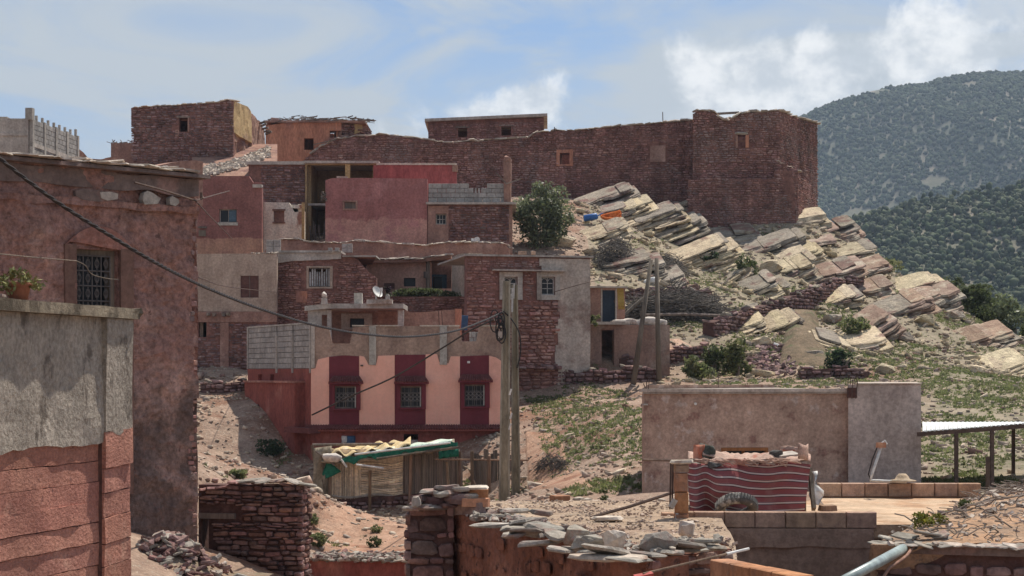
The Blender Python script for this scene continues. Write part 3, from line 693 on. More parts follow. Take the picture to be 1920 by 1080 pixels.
panel(w.off(-1.4), 'inner_wall', M['mortar_red'], t, 13.2, zb, .2, step=1, u0=1.2, u1=w.L - .5)
mb = MB()
for k in range(5): a = at(486 + 3 * k, 232 + 5 * k, 98); mb.bar(a, a + Vector((.35, -.2, R.uniform(.0, .15))), .1)
obj('roof_beam_end', mb, M['wood_grey'], t)
mb = MB()
for k in range(900):
    px = R.uniform(375, 505); ym = float(np.interp(px, (375, 440, 470, 505), (315, 301, 289, 276))); v_ = R.random(); py_ = ym + 17 * v_ + R.uniform(-2, 2); q = at(px, py_, float(np.interp(py_, (270, 300, 318, 330), (96, 91, 88.6, 87.5))) - .12); s_ = R.uniform(.04, .17)
    mb.box(q, (s_ * 1.6, s_, s_ * .7), R.uniform(0, 3), (R.uniform(-.5, .5), R.uniform(-.5, .5)), s_ * .12)
obj('rubble_slope', mb, M['cap_pale'], None, 'pale rubble spilled below the tall ruin', 'rubble', kind='stuff')
mb = MB(); mb.grid([[at(px, 330, 87.5) for px in (360, 430, 520)], [at(px, 318, 88.6) for px in (360, 430, 520)], [at(px, 300, 91) for px in (360, 440, 520)], [at(px, 270, 96) for px in (360, 460, 520)]])
obj('rubble_bank', mb, M['ruin_pink'], None, kind='structure')
# low earth wall behind the big mud house roof
w = W(262, 34, 380, 35.2)
mbw = thing('earth_parapet', 'plain low earth parapet rising behind the slate edged roof', 'wall', loc_of(w, 3.3))
panel(w, 'wall', M['mud_brown'], mbw, [(262, 318), (330, 303), (372, 300), (380, 303)], 3.3, .4, (), .2, .02)

# --- orange ruin
w = W(498, 104, 640, 104); zb = 9.5
holes = [(570, 259, 588, 281), (618, 245, 640.5, 258)]
top = [(498, 236), (530, 231), (580, 229), (640, 226)]
t = thing('orange_ruin', 'orange plastered ruin with brush heaped on its roof and a torn end', 'ruin', loc_of(w, zb))
panel(w, 'wall', M['plaster_orange'], t, top, zb, .45, holes, .2, .03)
body(w, 5, w.z(560, 230), zb, t, M['plaster_orange'], roof=False)
w2 = W(640.5, 104.05, 697, 105.5)
panel(w2, 'broken_wall', M['ruin_pink'], t, [(640, 229), (650, 226), (664, 226), (672, 228), (684, 231), (697, 242)], zb, .5, [(641, 245.5, 646, 257)], .13, .12, warp=.07)
panel(w2, 'ochre_patch', M['plaster_yellow'], t, [(662, 229), (678, 231)], [(662, 252), (678, 246)], .08, (), .12, .03, o=.14, u0=w2.u(662), u1=w2.u(677))
face_stones(w2, t, M['stone_red'], [(640, 230), (697, 244)], zb, (), (.12, .22), (.2, .5), (.05, .2), 50)
mb = MB()
for k in range(170):
    px = R.uniform(500, 690); e = .32 * math.exp(-((px - 560) / 30) ** 2) + .28 * math.exp(-((px - 640) / 45) ** 2)
    q = at(px, 230, 104 + R.uniform(-.3, 3)); q.z += R.uniform(0, e + .08); mb.bar(q, q + Vector((R.uniform(-.8, .8), R.uniform(-.3, .3), R.uniform(-.1, .12))), R.uniform(.02, .06))
obj('roof_brush', mb, M['twig'], t, kind='stuff')
mb = MB(); wbox(mb, w, -.1, w.L + 1.4, w.z(560, 230), w.z(560, 230) + .12, -4.5, .12); obj('roof', mb, M['mud_brown'], t)
mb = MB(); mb.box(at(515, 229, 104.6), (.45, .4, .4), .2, jit=.05); obj('chimney', mb, M['stone_dark'], t)
mb = MB(); a = at(588, 271, 103.6); mb.bar(a, at(628, 262, 103.4), .05); obj('loose_beam', mb, M['wood_grey'], t)

# --- stone house standing on the rampart
w = W(803, 108, 1020, 108); zb = 11
holes = [(859, 240, 876, 257), (940, 237, 958, 254)]
t = thing('rampart_house', 'low stone house with a slab roof and two dark windows above the rampart', 'house', loc_of(w, zb))
top = [(803, 227), (1020, 221)]
panel(w, 'wall', M['mortar_red'], t, top, zb, .45, holes, .3, .02); body(w, 4.5, w.z(900, 226), zb, t, M['mud_brown'], roof=False)
face_stones(w, t, M['stone_red'], [(803, 232), (1020, 226)], zb + 2, holes, (.07, .145), (.10, .36), (.02, .08), 120)
mb = MB(); u = w.L; zt = w.z(900, 224)
vs = [w.P(-.2, w.z(803, 229), .3), w.P(u + .2, w.z(1020, 219), .3), w.P(u + .3, w.z(1026, 223), -4.4), w.P(-.2, w.z(803, 231), -4.4)]
mb.add(vs + [v + Vector((0, 0, .17)) for v in vs], [(3, 2, 1, 0), (4, 5, 6, 7), (0, 1, 5, 4), (1, 2, 6, 5), (2, 3, 7, 6), (3, 0, 4, 7)]); obj('roof_slab', mb, M['concrete'], t)
for h in holes:
    u0, u1, z0, z1 = w.rect(*h); mb = MB(); wbox(mb, w, u0 - .15, u1 + .15, z1 + .003, z1 + .1, -.2, .05); obj('lintel', mb, M['wood_grey'], t)

# --- the long rampart
w = W(560, 104, 1301, 100.5); zb = 6.0
top = [(560, 312), (572, 298), (600, 276), (628, 262), (660, 257), (720, 253), (800, 262), (830, 268), (900, 265), (990, 258), (1002, 250), (1030, 246), (1080, 245), (1150, 238), (1240, 231), (1301, 226)]
hole = (1050, 287, 1068, 308)
t = thing('rampart_wall', 'long dark rubble stone rampart with one square window along the crest', 'wall', loc_of(w, zb))
panel(w, 'wall', M['mortar_red'], t, top, zb, .9, [hole], .3, .05)
face_stones(w, t, M['stone_red'], top, [(560, 330), (820, 352), (960, 380), (1060, 405), (1200, 415), (1301, 420)], [hole, (1219, 273, 1248, 304)], (.07, .145), (.10, .36), (.02, .08), 280)
panel(w.off(-2.6), 'back_wall', M['mortar_red'], t, w.z(1060, 262), zb, .3, step=1.5, u0=w.u(900), u1=w.u(1290))
u0, u1, z0, z1 = w.rect(1219, 273, 1248, 304)
panel(w, 'blocked_window', M['mud_brown'], t, z1, z0, .1, (), .15, .025, o=.06, u0=u0, u1=u1)
u0, u1, z0, z1 = w.rect(*hole)
mb = MB(); wbox(mb, w, u0 - .2, u1 + .2, z1 + .003, z1 + .2, -.1, .07); wbox(mb, w, u0 - .2, u0 - .003, z0 - .1, z1, -.1, .068); wbox(mb, w, u1 + .003, u1 + .2, z0 - .1, z1, -.1, .068); wbox(mb, w, u0, u1, z0 - .1, z0 - .003, -.1, .069); obj('window_surround', mb, M['plaster_orange'], t)
cap_stones(w, t, M['cap_pale'], top, .6, None, (.3, .8), .75, (.05, .12), over=.2, n=6)
for px, py0, py1 in ((1243, 231, 210), (1040, 246, 238)):
    mb = MB(); a = at(px, py0, 101); b = at(px - .5, py1, 101); mb.tube([a, b], .025, 5); obj('iron_stake', mb, M['iron'], t)

# --- the corner tower
w = W(1299, 97.5, 1462, 97); zb = 6.4
top = [(1299, 214), (1301, 208), (1335, 209), (1345, 218), (1356, 226), (1370, 227), (1380, 216), (1400, 212), (1462, 208)]
hole = (1380, 253, 1400, 277)
t = thing('stone_tower', 'massive red rubble stone corner tower with battered base and one pale lintelled window', 'tower', loc_of(w, zb))
def tower_face(w, m, top, zlo, batter, **k): pass
panel(w, 'wall', M['mortar_red'], t, top, zb, .8, [hole], .28, .05)
face_stones(w, t, M['stone_red'], top, w.z(1380, 338), [hole], (.07, .145), (.10, .36), (.02, .08), 170)
wr = Wall(w.B, Vector(((1532 - HX) * 102.5 / F, 102.5)))
panel(wr, 'side_wall', M['mortar_red'], t, [(1462, 209), (1480, 216), (1505, 224), (1532, 232)], zb, .8, (), .28, .05)
face_stones(wr, t, M['stone_red'], [(1462, 210), (1505, 224), (1532, 233)], 6.6, (), (.07, .145), (.10, .36), (.02, .08), 150)
# battered lower stage, proud of the upper wall
lp = [(1283, 440), (1290, 380), (1297, 330)]
class Batter(Wall):
    """leans back with height"""
    def P(s, u, z, o=0.0): return Wall.P(s, u, z, o - .085 * (z - 7.0))
wb = Batter(((1281 - HX) * 96.3 / F, 96.3), ((1497 - HX) * 95.9 / F, 95.9)); zc = 10.55
topb = lambda u: 10.5 + .12 * noise.noise(Vector((u * .8, 0, 4))) if u < wb.L - 1.1 else 11.5 - max(0, (u - wb.L + 1.1)) * .55 + .1 * noise.noise(Vector((u * 3, 0, 4)))
zn = lambda u, z: u > .05 + max(0, (z - 7)) * .085
botb = [(1281, 452), (1380, 452), (1497, 470)]
panel(wb, 'lower_wall', M['mortar_red'], t, topb, 5.5, 1.0, (), .28, .05, zone=zn)
face_stones(wb, t, M['stone_red'], topb, [(1281, 442), (1380, 450), (1497, 462)], (), (.07, .145), (.10, .36), (.02, .08), 200, zone=zn)
wbr = Batter(wb.B, Vector(((1538 - HX) * 101.5 / F, 101.5))); wbr.B = Vector(((1538 - HX) * 101.5 / F, 101.5))
tbr = lambda u: 10.9 - .07 * u + .1 * noise.noise(Vector((u * 2, 0, 7)))
panel(wbr, 'lower_side_wall', M['mortar_red'], t, tbr, 6.0, 1.0, (), .28, .05)
face_stones(wbr, t, M['stone_red'], tbr, 6.6, (), (.07, .145), (.10, .36), (.02, .08), 140)
cap_stones(w, t, M['cap_pale'], top, 0, None, (.3, .7), .7, (.05, .13), over=.18, n=6)
cap_stones(wr, t, M['cap_pale'], [(1462, 209), (1480, 216), (1505, 224), (1532, 232)], 0, None, (.3, .7), .7, (.05, .12), over=.2, n=6)
cap_stones(wb, t, M['cap_pale'], lambda u: topb(u) - .02, wb.L - 1.1, None, (.25, .45), .6, (.05, .1), over=-.2, n=6)
mb = MB(); 
for k in range(14):
    q = at(1340 + R.uniform(0, 42), 226 + R.uniform(-4, 1), 98.0); mb.slab(q, R.uniform(.12, .3), .2, R.uniform(.06, .12), 0, (R.uniform(-.3, .3), R.uniform(-.4, .4)), 6)
obj('fallen_stone', mb, M['cap_pale'], t, kind='stuff')
mb = MB(); mb.bar(at(1333, 214, 98.6), at(1385, 211, 98.9), .12); obj('roof_beam', mb, M['wood_grey'], t)
u0, u1, z0, z1 = w.rect(*hole)
mb = MB(); mb.slab(w.P((u0 + u1) / 2 - .05, z1 + .07, -.1), .45, .3, .13, w.rz, n=7, jit=.1); obj('lintel', mb, M['cap_pale'], t, label='pale flat lintel stone over the window')
mb = MB(); wbox(mb, w, u1 - .06, u1 + .12, z0, z1 - .01, -.5, .07); obj('window_jamb', mb, M['plaster_orange'], t)
mb = MB(); wbox(mb, w, u0 - .02, u0 + .1, z0, z1 - .012, -.5, .06); wbox(mb, w, u0 + .102, u1 - .062, z0 + .36, z0 + .42, -.3, -.22); obj('window_frame', mb, M['mud_brown'], t)
panel(w.back(6), 'back_wall', M['mortar_red'], t, 13.8, zb, .6, step=.8); panel(w.side_l(5.5), 'side_wall', M['mortar_red'], t, 14.1, zb, .6, step=.6, u1=4.9)

# ================================================================ second tier (L)
M['house_maroon'] = mat('maroon_over_tan_render', (.19, .085, .072), (.15, .066, .057), 1.4, (.24, .12, .10), .8, (.55, .68), .5, 10, split=(6.05, (.30, .17, .115), None, .5, (.25, .135, .10)))
M['house_pink'] = mat('faded_rose_render', (.235, .10, .09), (.19, .082, .075), 1.6, (.27, .125, .115), .8, (.52, .66), .4, 12, split=(6.9, (.34, .185, .145), None, .9, (.28, .14, .115)))

# maroon house
w = W(368, 80, 491, 80); zb = 4.6
hole = (411, 392, 444, 417)
t = thing('maroon_house', 'maroon rendered house over a tan lower wall with a small blue shuttered window', 'house', loc_of(w, zb))
top = [(368, 331), (470, 330), (473, 338), (491, 340)]
panel(w, 'wall', M['house_maroon'], t, [(368, 331), (473, 330), (474, 348), (491, 350)], zb, .4, [hole], .3, .02); body(w, 5, w.z(400, 340), zb, t, M['house_maroon'], roof=True)
f = window(w, hole, t, M['concrete'], M['dark'], .16, (1, 0), .04)
M['blue_paint'] = mat('faded_blue_paint', (.10, .15, .19), (.075, .12, .155), 4, None, bump=0, rough=.6)
u0, u1, z0, z1 = w.rect(*hole); mb = MB(); wbox(mb, w, (u0 + u1) / 2 + .03, u1 - .04, z0 + .04, z1 - .04, -.14, -.11); obj('shutter', mb, M['blue_paint'], t)
mb = MB(); wbox(mb, w, u0 - .05, u1 + .05, z0 - .14, z0 - .003, -.1, .06); obj('sill', mb, M['concrete_pale'], t)
mb = MB(); wbox(mb, w, w.u(474), w.L, w.z(480, 352), w.z(480, 346), -.38, .1); obj('ledge', mb, M['concrete'], t)
mb = MB(); wbox(mb, w, w.u(372), w.u(388), w.z(380, 428), w.z(380, 425), -.02, .12); wbox(mb, w, w.u(373), w.u(386), w.z(380, 443), w.z(380, 432), -.02, .05); obj('meter_box', mb, M['wood_grey'], t)

# stone house with slab and the tall open loggia beside it
w = W(466, 87, 572, 87); zb = 5.5
t = thing('loggia_house', 'dark stone house with a slab roof and a tall open ochre loggia', 'house', loc_of(w, zb))
panel(w, 'wall', M['mortar_red'], t, w.z(520, 309), zb, .4, (), .3, .02); face_stones(w, t, M['stone_dark'], w.z(520, 312), zb, (), (.07, .145), (.10, .36), (.02, .08), 120, u0=w.u(490))
mb = MB(); wbox(mb, w, -.1, w.L + .15, w.z(520, 309), w.z(520, 303), -4, .15); obj('roof_slab', mb, M['concrete'], t)
w2 = W(572, 86.5, 707, 86.5); zf = w2.z(640, 455); z_l = w2.z(640, 330)
# open bay: floor-to-roof opening between columns, deep back wall
M['loggia'] = mat('ochre_wash', (.36, .25, .13), (.30, .20, .105), 1.5, (.25, .16, .10), .8, (.55, .68), .3, 10)
M['column_yellow'] = mat('yellow_column_paint', (.52, .36, .17), (.47, .32, .15), 2, None, bump=.2)
panel(w2, 'loggia_front', M['loggia'], t, w2.z(640, 306), 5.0, .3, [(575.5, 309.5, 647, 480), (657, 309.5, 701, 480)], .4, .01)
mb = MB(); wbox(mb, w2, w2.u(647.5), w2.u(656.5), 5, w2.z(640, 307.5), -.28, .06); obj('column', mb, M['column_yellow'], t)
mb = MB(); wbox(mb, w2, -.05, w2.L + .1, w2.z(640, 306.5), w2.z(640, 302), -4.0, .15); obj('loggia_roof', mb, M['concrete'], t)
panel(w2.off(-3.2), 'loggia_back_wall', M['loggia'], t, w2.z(640, 304), 5, .25, (), .5, .01)
panel(w2.side_l(3.2), 'loggia_side_wall', M['loggia'], t, w2.z(640, 304), 5, .25, (), .5, .01, u1=2.8); panel(w2.side_r(3.2), 'loggia_side_wall', M['loggia'], t, w2.z(640, 304), 5, .25, (), .5, .01, u0=.35)
mb = MB(); wbox(mb, w2, .1, w2.L - .1, w2.z(640, 384), w2.z(640, 380), -3.2, -.35); obj('loggia_floor', mb, M['concrete'], t)
mb = MB()
for k in range(6): a = w2.P(w2.u(578 + 5 * k), 5.6, -.4); mb.tube([a, a + Vector((R.uniform(-.1, .3), 0, R.uniform(1.2, 2.0)))], .035, 5)
obj('stick', mb, M['twig'], t, kind='stuff')
body(w, 4, w.z(520, 310), zb, t, M['mortar_red'], roof=False)

# stained white wall
w = W(494, 84, 571, 84); zb = 5.2
hole = (513, 395, 533, 416)
t = thing('whitewashed_house', 'small whitewashed house with rusty streaks and a blocked niche window', 'house', loc_of(w, zb))
panel(w, 'wall', M['plaster_white'], t, [(494, 379), (550, 380), (551, 398), (571, 396)], zb, .35, [hole], .25, .02); body(w, 2.6, w.z(520, 382), zb, t, M['plaster_white'])
u0, u1, z0, z1 = w.rect(*hole); mb = MB(); wbox(mb, w, u0 + .01, u1 - .01, z0 + .01, z1 - .01, -.25, -.12); obj('niche_infill', mb, M['mud_brown'], t)
mb = MB(); wbox(mb, w, u0 - .06, u1 + .06, z1 + .003, z1 + .07, -.1, .05); wbox(mb, w, u0 - .05, u1 + .05, z0 - .07, z0 - .003, -.1, .05); obj('window_trim', mb, M['ruin_pink'], t)
mb = MB(); wbox(mb, w, w.u(566), w.u(571), zb, w.z(568, 380), .003, .1); obj('corner_post', mb, M['column_yellow'], t)

# rose house
w = W(610, 80, 801, 80); zb = 4.8
hole = (646, 378.5, 667, 391)
t = thing('rose_house', 'rose and maroon rendered blank walled house with one tiny window', 'house', loc_of(w, zb))
top = [(610, 338), (617, 334), (680, 333.5), (801, 335)]
panel(w, 'wall', M['house_pink'], t, top, zb, .4, [hole], .3, .025); body(w, 5, w.z(700, 340), zb, t, M['house_pink'])
u0, u1, z0, z1 = w.rect(*hole); mb = MB(); wbox(mb, w, u0 - .08, u1 + .08, z1 + .003, z1 + .06, -.1, .04); wbox(mb, w, u0 - .08, u1 + .08, z0 - .08, z0 - .003, -.1, .05); wbox(mb, w, u0 - .08, u0 - .003, z0, z1, -.1, .041); wbox(mb, w, u1 + .003, u1 + .08, z0, z1, -.1, .041); obj('window_trim', mb, M['mud_brown'], t)
mb = MB(); wbox(mb, w, u0 + .002, u1 - .002, z0 + .002, z1 - .002, -.2, -.15); obj('shutter', mb, M['wood_grey'], t)
foliage('roof_tuft', at(607, 366, 79.6), (.18, .2, .4), 160, .05, M['twig'], t, 8, 5)
mb = MB(); mb.box(at(642, 333, 80.3), (.4, .3, .15), .3, jit=.04); obj('loose_brick', mb, M['cap_pale'], t)

# crimson wall behind
w = W(700, 85.5, 856, 85.5); zb = 6
t = thing('crimson_house', 'crimson painted house wall rising behind the rose house', 'house', loc_of(w, zb))
panel(w, 'wall', M['plaster_crimson'], t, [(700, 310), (850, 307), (856, 312)], zb, .35, (), .3, .02); body(w, 4, w.z(760, 312), zb, t, M['plaster_crimson'])
mb = MB(); wbox(mb, w, w.u(706), w.L, w.z(780, 309.5), w.z(780, 306), -.4, .06); obj('coping', mb, M['cap_pale'], t)
mb = MB(); wbox(mb, w, w.u(848), w.L + .05, w.z(850, 322), w.z(850, 309.6), -.3, .04); obj('chipped_corner', mb, M['ruin_pink'], t)

# stone house with block parapet
w = W(801, 80, 955, 80); zb = 4.6; hole = (817, 401, 837, 421)
t = thing('parapet_house', 'dark stone house with a pierced cement block parapet and small grilled window', 'house', loc_of(w, zb))
zs = w.z(880, 384)
panel(w, 'wall', M['mortar_red'], t, zs, zb, .4, [hole], .3, .02, u0=.02); body(w, 5, zs, zb, t, M['mortar_red'], roof=False)
face_stones(w, t, M['stone_dark'], zs - .05, zb, [hole], (.07, .145), (.10, .36), (.02, .08), 130, zone=lambda u, z: u > w.u(842) or z > w.z(820, 393) and u > w.u(842))
panel(w, 'render_patch', M['mud_brown'], t, zs - .05, zb, .05, [hole], .2, .02, o=.05, u0=.03, u1=w.u(841), warp=.03)
mb = MB(); wbox(mb, w, -.05, w.L + .3, zs + .003, zs + .1, -4.8, .25); obj('slab', mb, M['concrete'], t)
zp0, zp1 = zs + .103, w.z(880, 344)
block_wall(w, t, M['block'], zp0, zp1, .05, w.L, .42, .2, .18, zone=lambda u, z: not (w.u(884) < u < w.u(912) and z > zp1 - .42 and z < zp1 - .1))
for k in range(5): 
    mb = MB(); uu = w.u(886 + 6 * k); wbox(mb, w, uu - .04, uu + .04, zp1 - .42, zp1 - .2, -.14, -.05); obj('baluster', mb, M['block'], t)
window(w, hole, t, M['concrete_pale'], M['dark'], .1, (2, 1), .05)
mb = MB(); mb.box(w.P(w.L - .08, (zp1 + zs) / 2 + .5, -.1), (.32, .3, zp1 - zs + .9), 0, jit=.03); mb.rock(w.P(w.L - .1, zp1 + 1.05, -.1), .2, .2, .22, seed=3); obj('chimney', mb, M['mud_brown'], t)
mb = MB(); mb.bar(at(930, 324, 79.7), at(950, 345, 79.7), .05); mb.bar(at(948, 345, 79.6), at(977, 335, 79.6), .05); obj('loose_stick', mb, M['wood_grey'], t)
mb = MB(); wbox(mb, w, w.L - .02, w.L + .14, zb, zs - .01, -.3, .05); obj('corner_edge', mb, M['ruin_pink'], t)

# low walls below the tier
w = W(496, 77.5, 955, 77); zb = 3.6
t = thing('terrace_wall', 'low crumbling mud wall with pale stones along its head below the rose house', 'wall', loc_of(w, zb))
top = [(496, 470), (525, 450), (560, 449), (580, 456), (640, 457), (665, 452), (800, 462), (815, 458), (850, 455), (900, 456), (945, 457), (955, 466)]
panel(w, 'wall', M['mud_brown'], t, top, zb, .5, (), .25, .05)
cap_stones(w, t, M['cap_pale'], top, .3, None, (.2, .5), .4, (.04, .1), over=.1, n=6)
for px, sz in ((513, (27, 24)), (651, (20, 17))):
    for j in range(2):
        for i in range(2): block_obj(M['block'], t, at(px - sz[0] / 4 + i * sz[0] / 2, 474 - (j + .5) * sz[1] / 2, 76.4), (sz[0] / 2 / F * 76.4 - .01, .2, sz[1] / 2 / F * 76.4 - .01), 0)
# ================================================================ third tier (M)
M['render_tan'] = mat('weathered_tan_render', (.33, .255, .20), (.27, .20, .155), 1.2, (.20, .14, .11), .7, (.54, .7), .35, 12, st3=(1, 1, .4))
M['render_grey'] = mat('rough_grey_render', (.33, .28, .235), (.26, .215, .18), 2.2, (.20, .145, .12), .8, (.53, .66), .6, 12)
M['house_clay'] = mat('pinkish_clay_render', (.36, .215, .165), (.29, .165, .125), 1.3, (.24, .15, .12), .8, (.54, .68), .4, 10)
M['brown_shutter'] = mat('brown_shutter_paint', (.15, .075, .06), (.12, .06, .05), 4, None, bump=.1)
M['stone_warm'] = mat('warm_rubble_stone', (.175, .088, .07), (.265, .15, .118), 3, (.31, .205, .165), 1.1, (.58, .7), .5, 12, var=.3)

# tan rendered house with lower mud and stone storey
w = W(366, 70, 519, 70); zb = -1.2; zm = w.z(440, 584)
hole = (451, 517, 485, 558); hole2 = (372, 597, 387, 632)
t = thing('tan_house', 'tan cement rendered house with a closed brown shutter above a rough stone storey', 'house', loc_of(w, zb))
top = [(366, 476), (440, 475.5), (519, 476)]
panel(w, 'upper_wall', M['render_tan'], t, top, zm, .35, [hole], .3, .012); body(w, 5.5, w.z(440, 477), zb, t, M['render_tan'])
panel(w, 'lower_wall', M['mortar_red'], t, zm - .002, zb, .4, [hole2], .3, .03, o=-.03)
face_stones(w, t, M['stone_dark'], zm - .45, zb, [hole2], (.06, .125), (.09, .32), (.0, .05), 130, zone=lambda u, z: not (w.u(412) < u < w.u(430)), o=-.02)
panel(w, 'mud_band', M['mud_brown'], t, zm - .005, zm - .42, .08, (), .2, .02, o=.03, warp=.02)
for p0, p1 in ((413, 429),):
    panel(w, 'mud_pier', M['mud_brown'], t, zm - .44, zb, .1, (), .2, .02, o=.05, u0=w.u(p0), u1=w.u(p1))
u0, u1, z0, z1 = w.rect(*hole); mb = MB(); wbox(mb, w, u0 + .003, u1 - .003, z0 + .003, z1 - .003, -.12, -.05); so = obj('shutter', mb, M['brown_shutter'], t)
mb = MB(); wbox(mb, w, (u0 + u1) / 2 - .012, (u0 + u1) / 2 + .012, z0 + .01, z1 - .01, -.048, -.035); obj('shutter_batten', mb, M['wood_grey'], so)
cap_stones(w, t, M['cap_pale'], [(366, 477), (440, 476.5), (519, 476)], w.u(470), None, (.12, .3), .35, (.03, .08), over=.03, n=6)
mb = MB()
for px in (391, 402, 420, 428): mb.box(w.P(w.u(px), zm - .12, .06), (.14, .2, .12), 0, jit=.03)
obj('beam_end', mb, M['wood_grey'], t, kind='stuff')

# stone house with barred window
w = W(519, 71, 706, 71); zb = -1.2; hole = (579, 502, 619, 538)
t = thing('barred_house', 'rubble stone house with grey cement band and a broad slatted grey window', 'house', loc_of(w, zb))
top = [(519, 474), (530, 471), (640, 473), (648, 480), (668, 482), (676, 494), (690, 508), (706, 521)]
panel(w, 'wall', M['mortar_red'], t, top, zb, .4, [hole], .25, .03); body(w, 5, w.z(560, 475), zb, t, M['mortar_red'], right=False)
face_stones(w, t, M['stone_warm'], [(519, 497), (545, 492), (640, 489), (676, 496), (706, 524)], zb, [(570, 495, 628, 545)], (.06, .125), (.09, .32), (.02, .07), 170)
panel(w, 'cement_band', M['concrete'], t, [(519, 474.5), (640, 473.5)], [(519, 494), (545, 490), (640, 486)], .05, (), .2, .015, o=.08, u1=w.u(640), warp=.02)
panel(w, 'window_surround', M['render_tan'], t, w.z(600, 499), w.z(600, 541), .05, [hole], .2, .015, o=.05, u0=w.u(575), u1=w.u(624), warp=.02)
u0, u1, z0, z1 = w.rect(*hole); mb = MB()
fr = MB(); wbox(fr, w, u0, u1, z0, z0 + .04, -.1, -.02); wbox(fr, w, u0, u1, z1 - .04, z1, -.1, -.02); fo = obj('window_frame', fr, M['wood_grey'], t)
M['slat'] = mat('grey_slat_paint', (.46, .44, .42), (.38, .36, .34), 6, None, bump=.2, var=.25)
for k in range(9):
    uu = u0 + (u1 - u0) * (k + .5) / 9; sm_ = MB(); wbox(sm_, w, uu - .03, uu + .03, z0 + .042, z1 - .042 - (R.random() < .3) * .12, -.08, -.05); obj('slat', sm_, M['slat'], fo)
panel(w, 'red_niche', M['plaster_orange'], t, w.z(565, 545), w.z(565, 567), .04, (), .15, .015, o=.075, u0=w.u(555), u1=w.u(576), warp=.03)
mb = MB(); wbox(mb, w, w.u(517), w.u(640), w.z(560, 474), w.z(560, 470), -2, .16); wbox(mb, w, w.u(643), w.u(706), w.z(670, 482.2), w.z(670, 479.5), -2, .2); obj('roof_slab', mb, M['concrete_pale'], t, kind='stuff')
for px, py in ((619, 468), (632, 468)): block_obj(M['block'], t, at(px, py, 70.6), (.16, .2, .14), 0)

# clay house with recessed porch
w = W(688, 75, 862, 75); zb = -.2
holes = [(757, 521, 779, 537), (809, 489, 846, 541)]
t = thing('clay_house', 'pinkish clay house with slate edged porch roof and a doorway in the shade', 'house', loc_of(w, zb))
panel(w, 'wall', M['house_clay'], t, w.z(760, 492), zb, .35, holes, .25, .015); body(w, 5, w.z(760, 496), zb, t, M['house_clay'], roof=False)
panel(w.off(-1.4), 'porch_back_wall', M['house_clay'], t, w.z(760, 488), zb, .2, [(812, 519, 829, 546)], .3, .01, u0=w.u(800))
wp = w.off(-1.4); u0, u1, z0, z1 = wp.rect(812, 519, 829, 546)
mb = MB(); wbox(mb, wp, u0 - .09, u0 - .003, z0, z1, -.05, .04); wbox(mb, wp, u1 + .003, u1 + .2, z0, z1 + .1, -.05, .04); wbox(mb, wp, u0 - .09, u1, z1 + .003, z1 + .1, -.05, .039); obj('door_frame', mb, M['blue_paint'], t)
mb = MB(); wbox(mb, wp, u0 + .01, u1 - .01, z0, z1, -.18, -.12); obj('door', mb, M['dark'], t)
u0, u1, z0, z1 = w.rect(757, 521, 779, 537); mb = MB(); wbox(mb, w, u0 + .003, u1 - .003, z0 + .003, z1 - .003, -.2, -.16); obj('window', mb, M['dark'], t)
mb = MB(); u0, u1, z0, z1 = w.rect(720, 531, 740, 541); wbox(mb, w, u0, u1, z0, z1, -.1, .03); obj('shutter', mb, M['brown_shutter'], t)
vs = [w.P(-.1, w.z(700, 494), .55), w.P(w.u(790), w.z(790, 493), .5), w.P(w.u(846), w.z(846, 485), .5), w.P(w.u(846), w.z(846, 480), -4), w.P(-.1, w.z(700, 488), -4)]
mb = MB(); mb.add(vs + [v + Vector((0, 0, .1)) for v in vs], [(4, 3, 2, 1, 0), (5, 6, 7, 8, 9)] + [(i, (i + 1) % 5, 5 + (i + 1) % 5, 5 + i) for i in range(5)]); obj('roof', mb, M['mud_brown'], t)
cap_stones(w, t, M['cap_pale'], lambda u: float(np.interp(u, (0, w.u(790), w.u(846)), (w.z(700, 493), w.z(790, 492), w.z(846, 484)))) + .1, -.1, w.u(846), (.3, .6), .5, (.03, .07), 'roof_stone', over=.72, n=7)
panel(Wall(at(847, 0, 74).xy, at(879, 0, 72.4).xy), 'porch_pier', M['render_tan'], t, [(840, 486), (860, 476), (880, 474)], zb, .6, (), .2, .02)
mb = MB(); mb.tube([w.P(w.u(803), zb, .2), w.P(w.u(803), w.z(803, 488), .2)], .09, 6); mb.tube([w.P(w.u(800), w.z(800, 522), .25), w.P(w.u(800), w.z(800, 510), .25)], .12, 6); obj('porch_post', mb, M['wood_grey'], t)
# garden terrace wall below with hedge
w = W(700, 73, 945, 72); zb = -1.5
t = thing('garden_wall', 'rubble terrace wall under the hedge behind the pink house roof', 'wall', loc_of(w, zb))
panel(w, 'wall', M['mortar_red'], t, [(700, 556), (945, 556)], zb, .5, (), .3, .04); face_stones(w, t, M['stone_red'], [(700, 558), (945, 558)], zb, (), (.06, .125), (.09, .32), (.02, .07), 120)
q = at(800, 551, 73); foliage('hedge', (q.x, q.y + .3, q.z - .02), (1.75, .45, .30), 3600, .055, M['leaf'], None, 60, 9, label='clipped green hedge along the top of the rubble terrace wall', cat='hedge')
for (dx, s_) in ((-1.62, .2), (1.4, .22), (.6, .18)):
    pass
foliage('flowering_bush', tuple(at(729, 545, 72.6)), (.22, .2, .2), 200, .05, mat('purple_flower', (.12, .05, .09), (.08, .09, .04), 9, None, bump=0, var=.4), None, 8, 14, label='small dusky purple flowering bush at the end of the hedge', cat='bush')

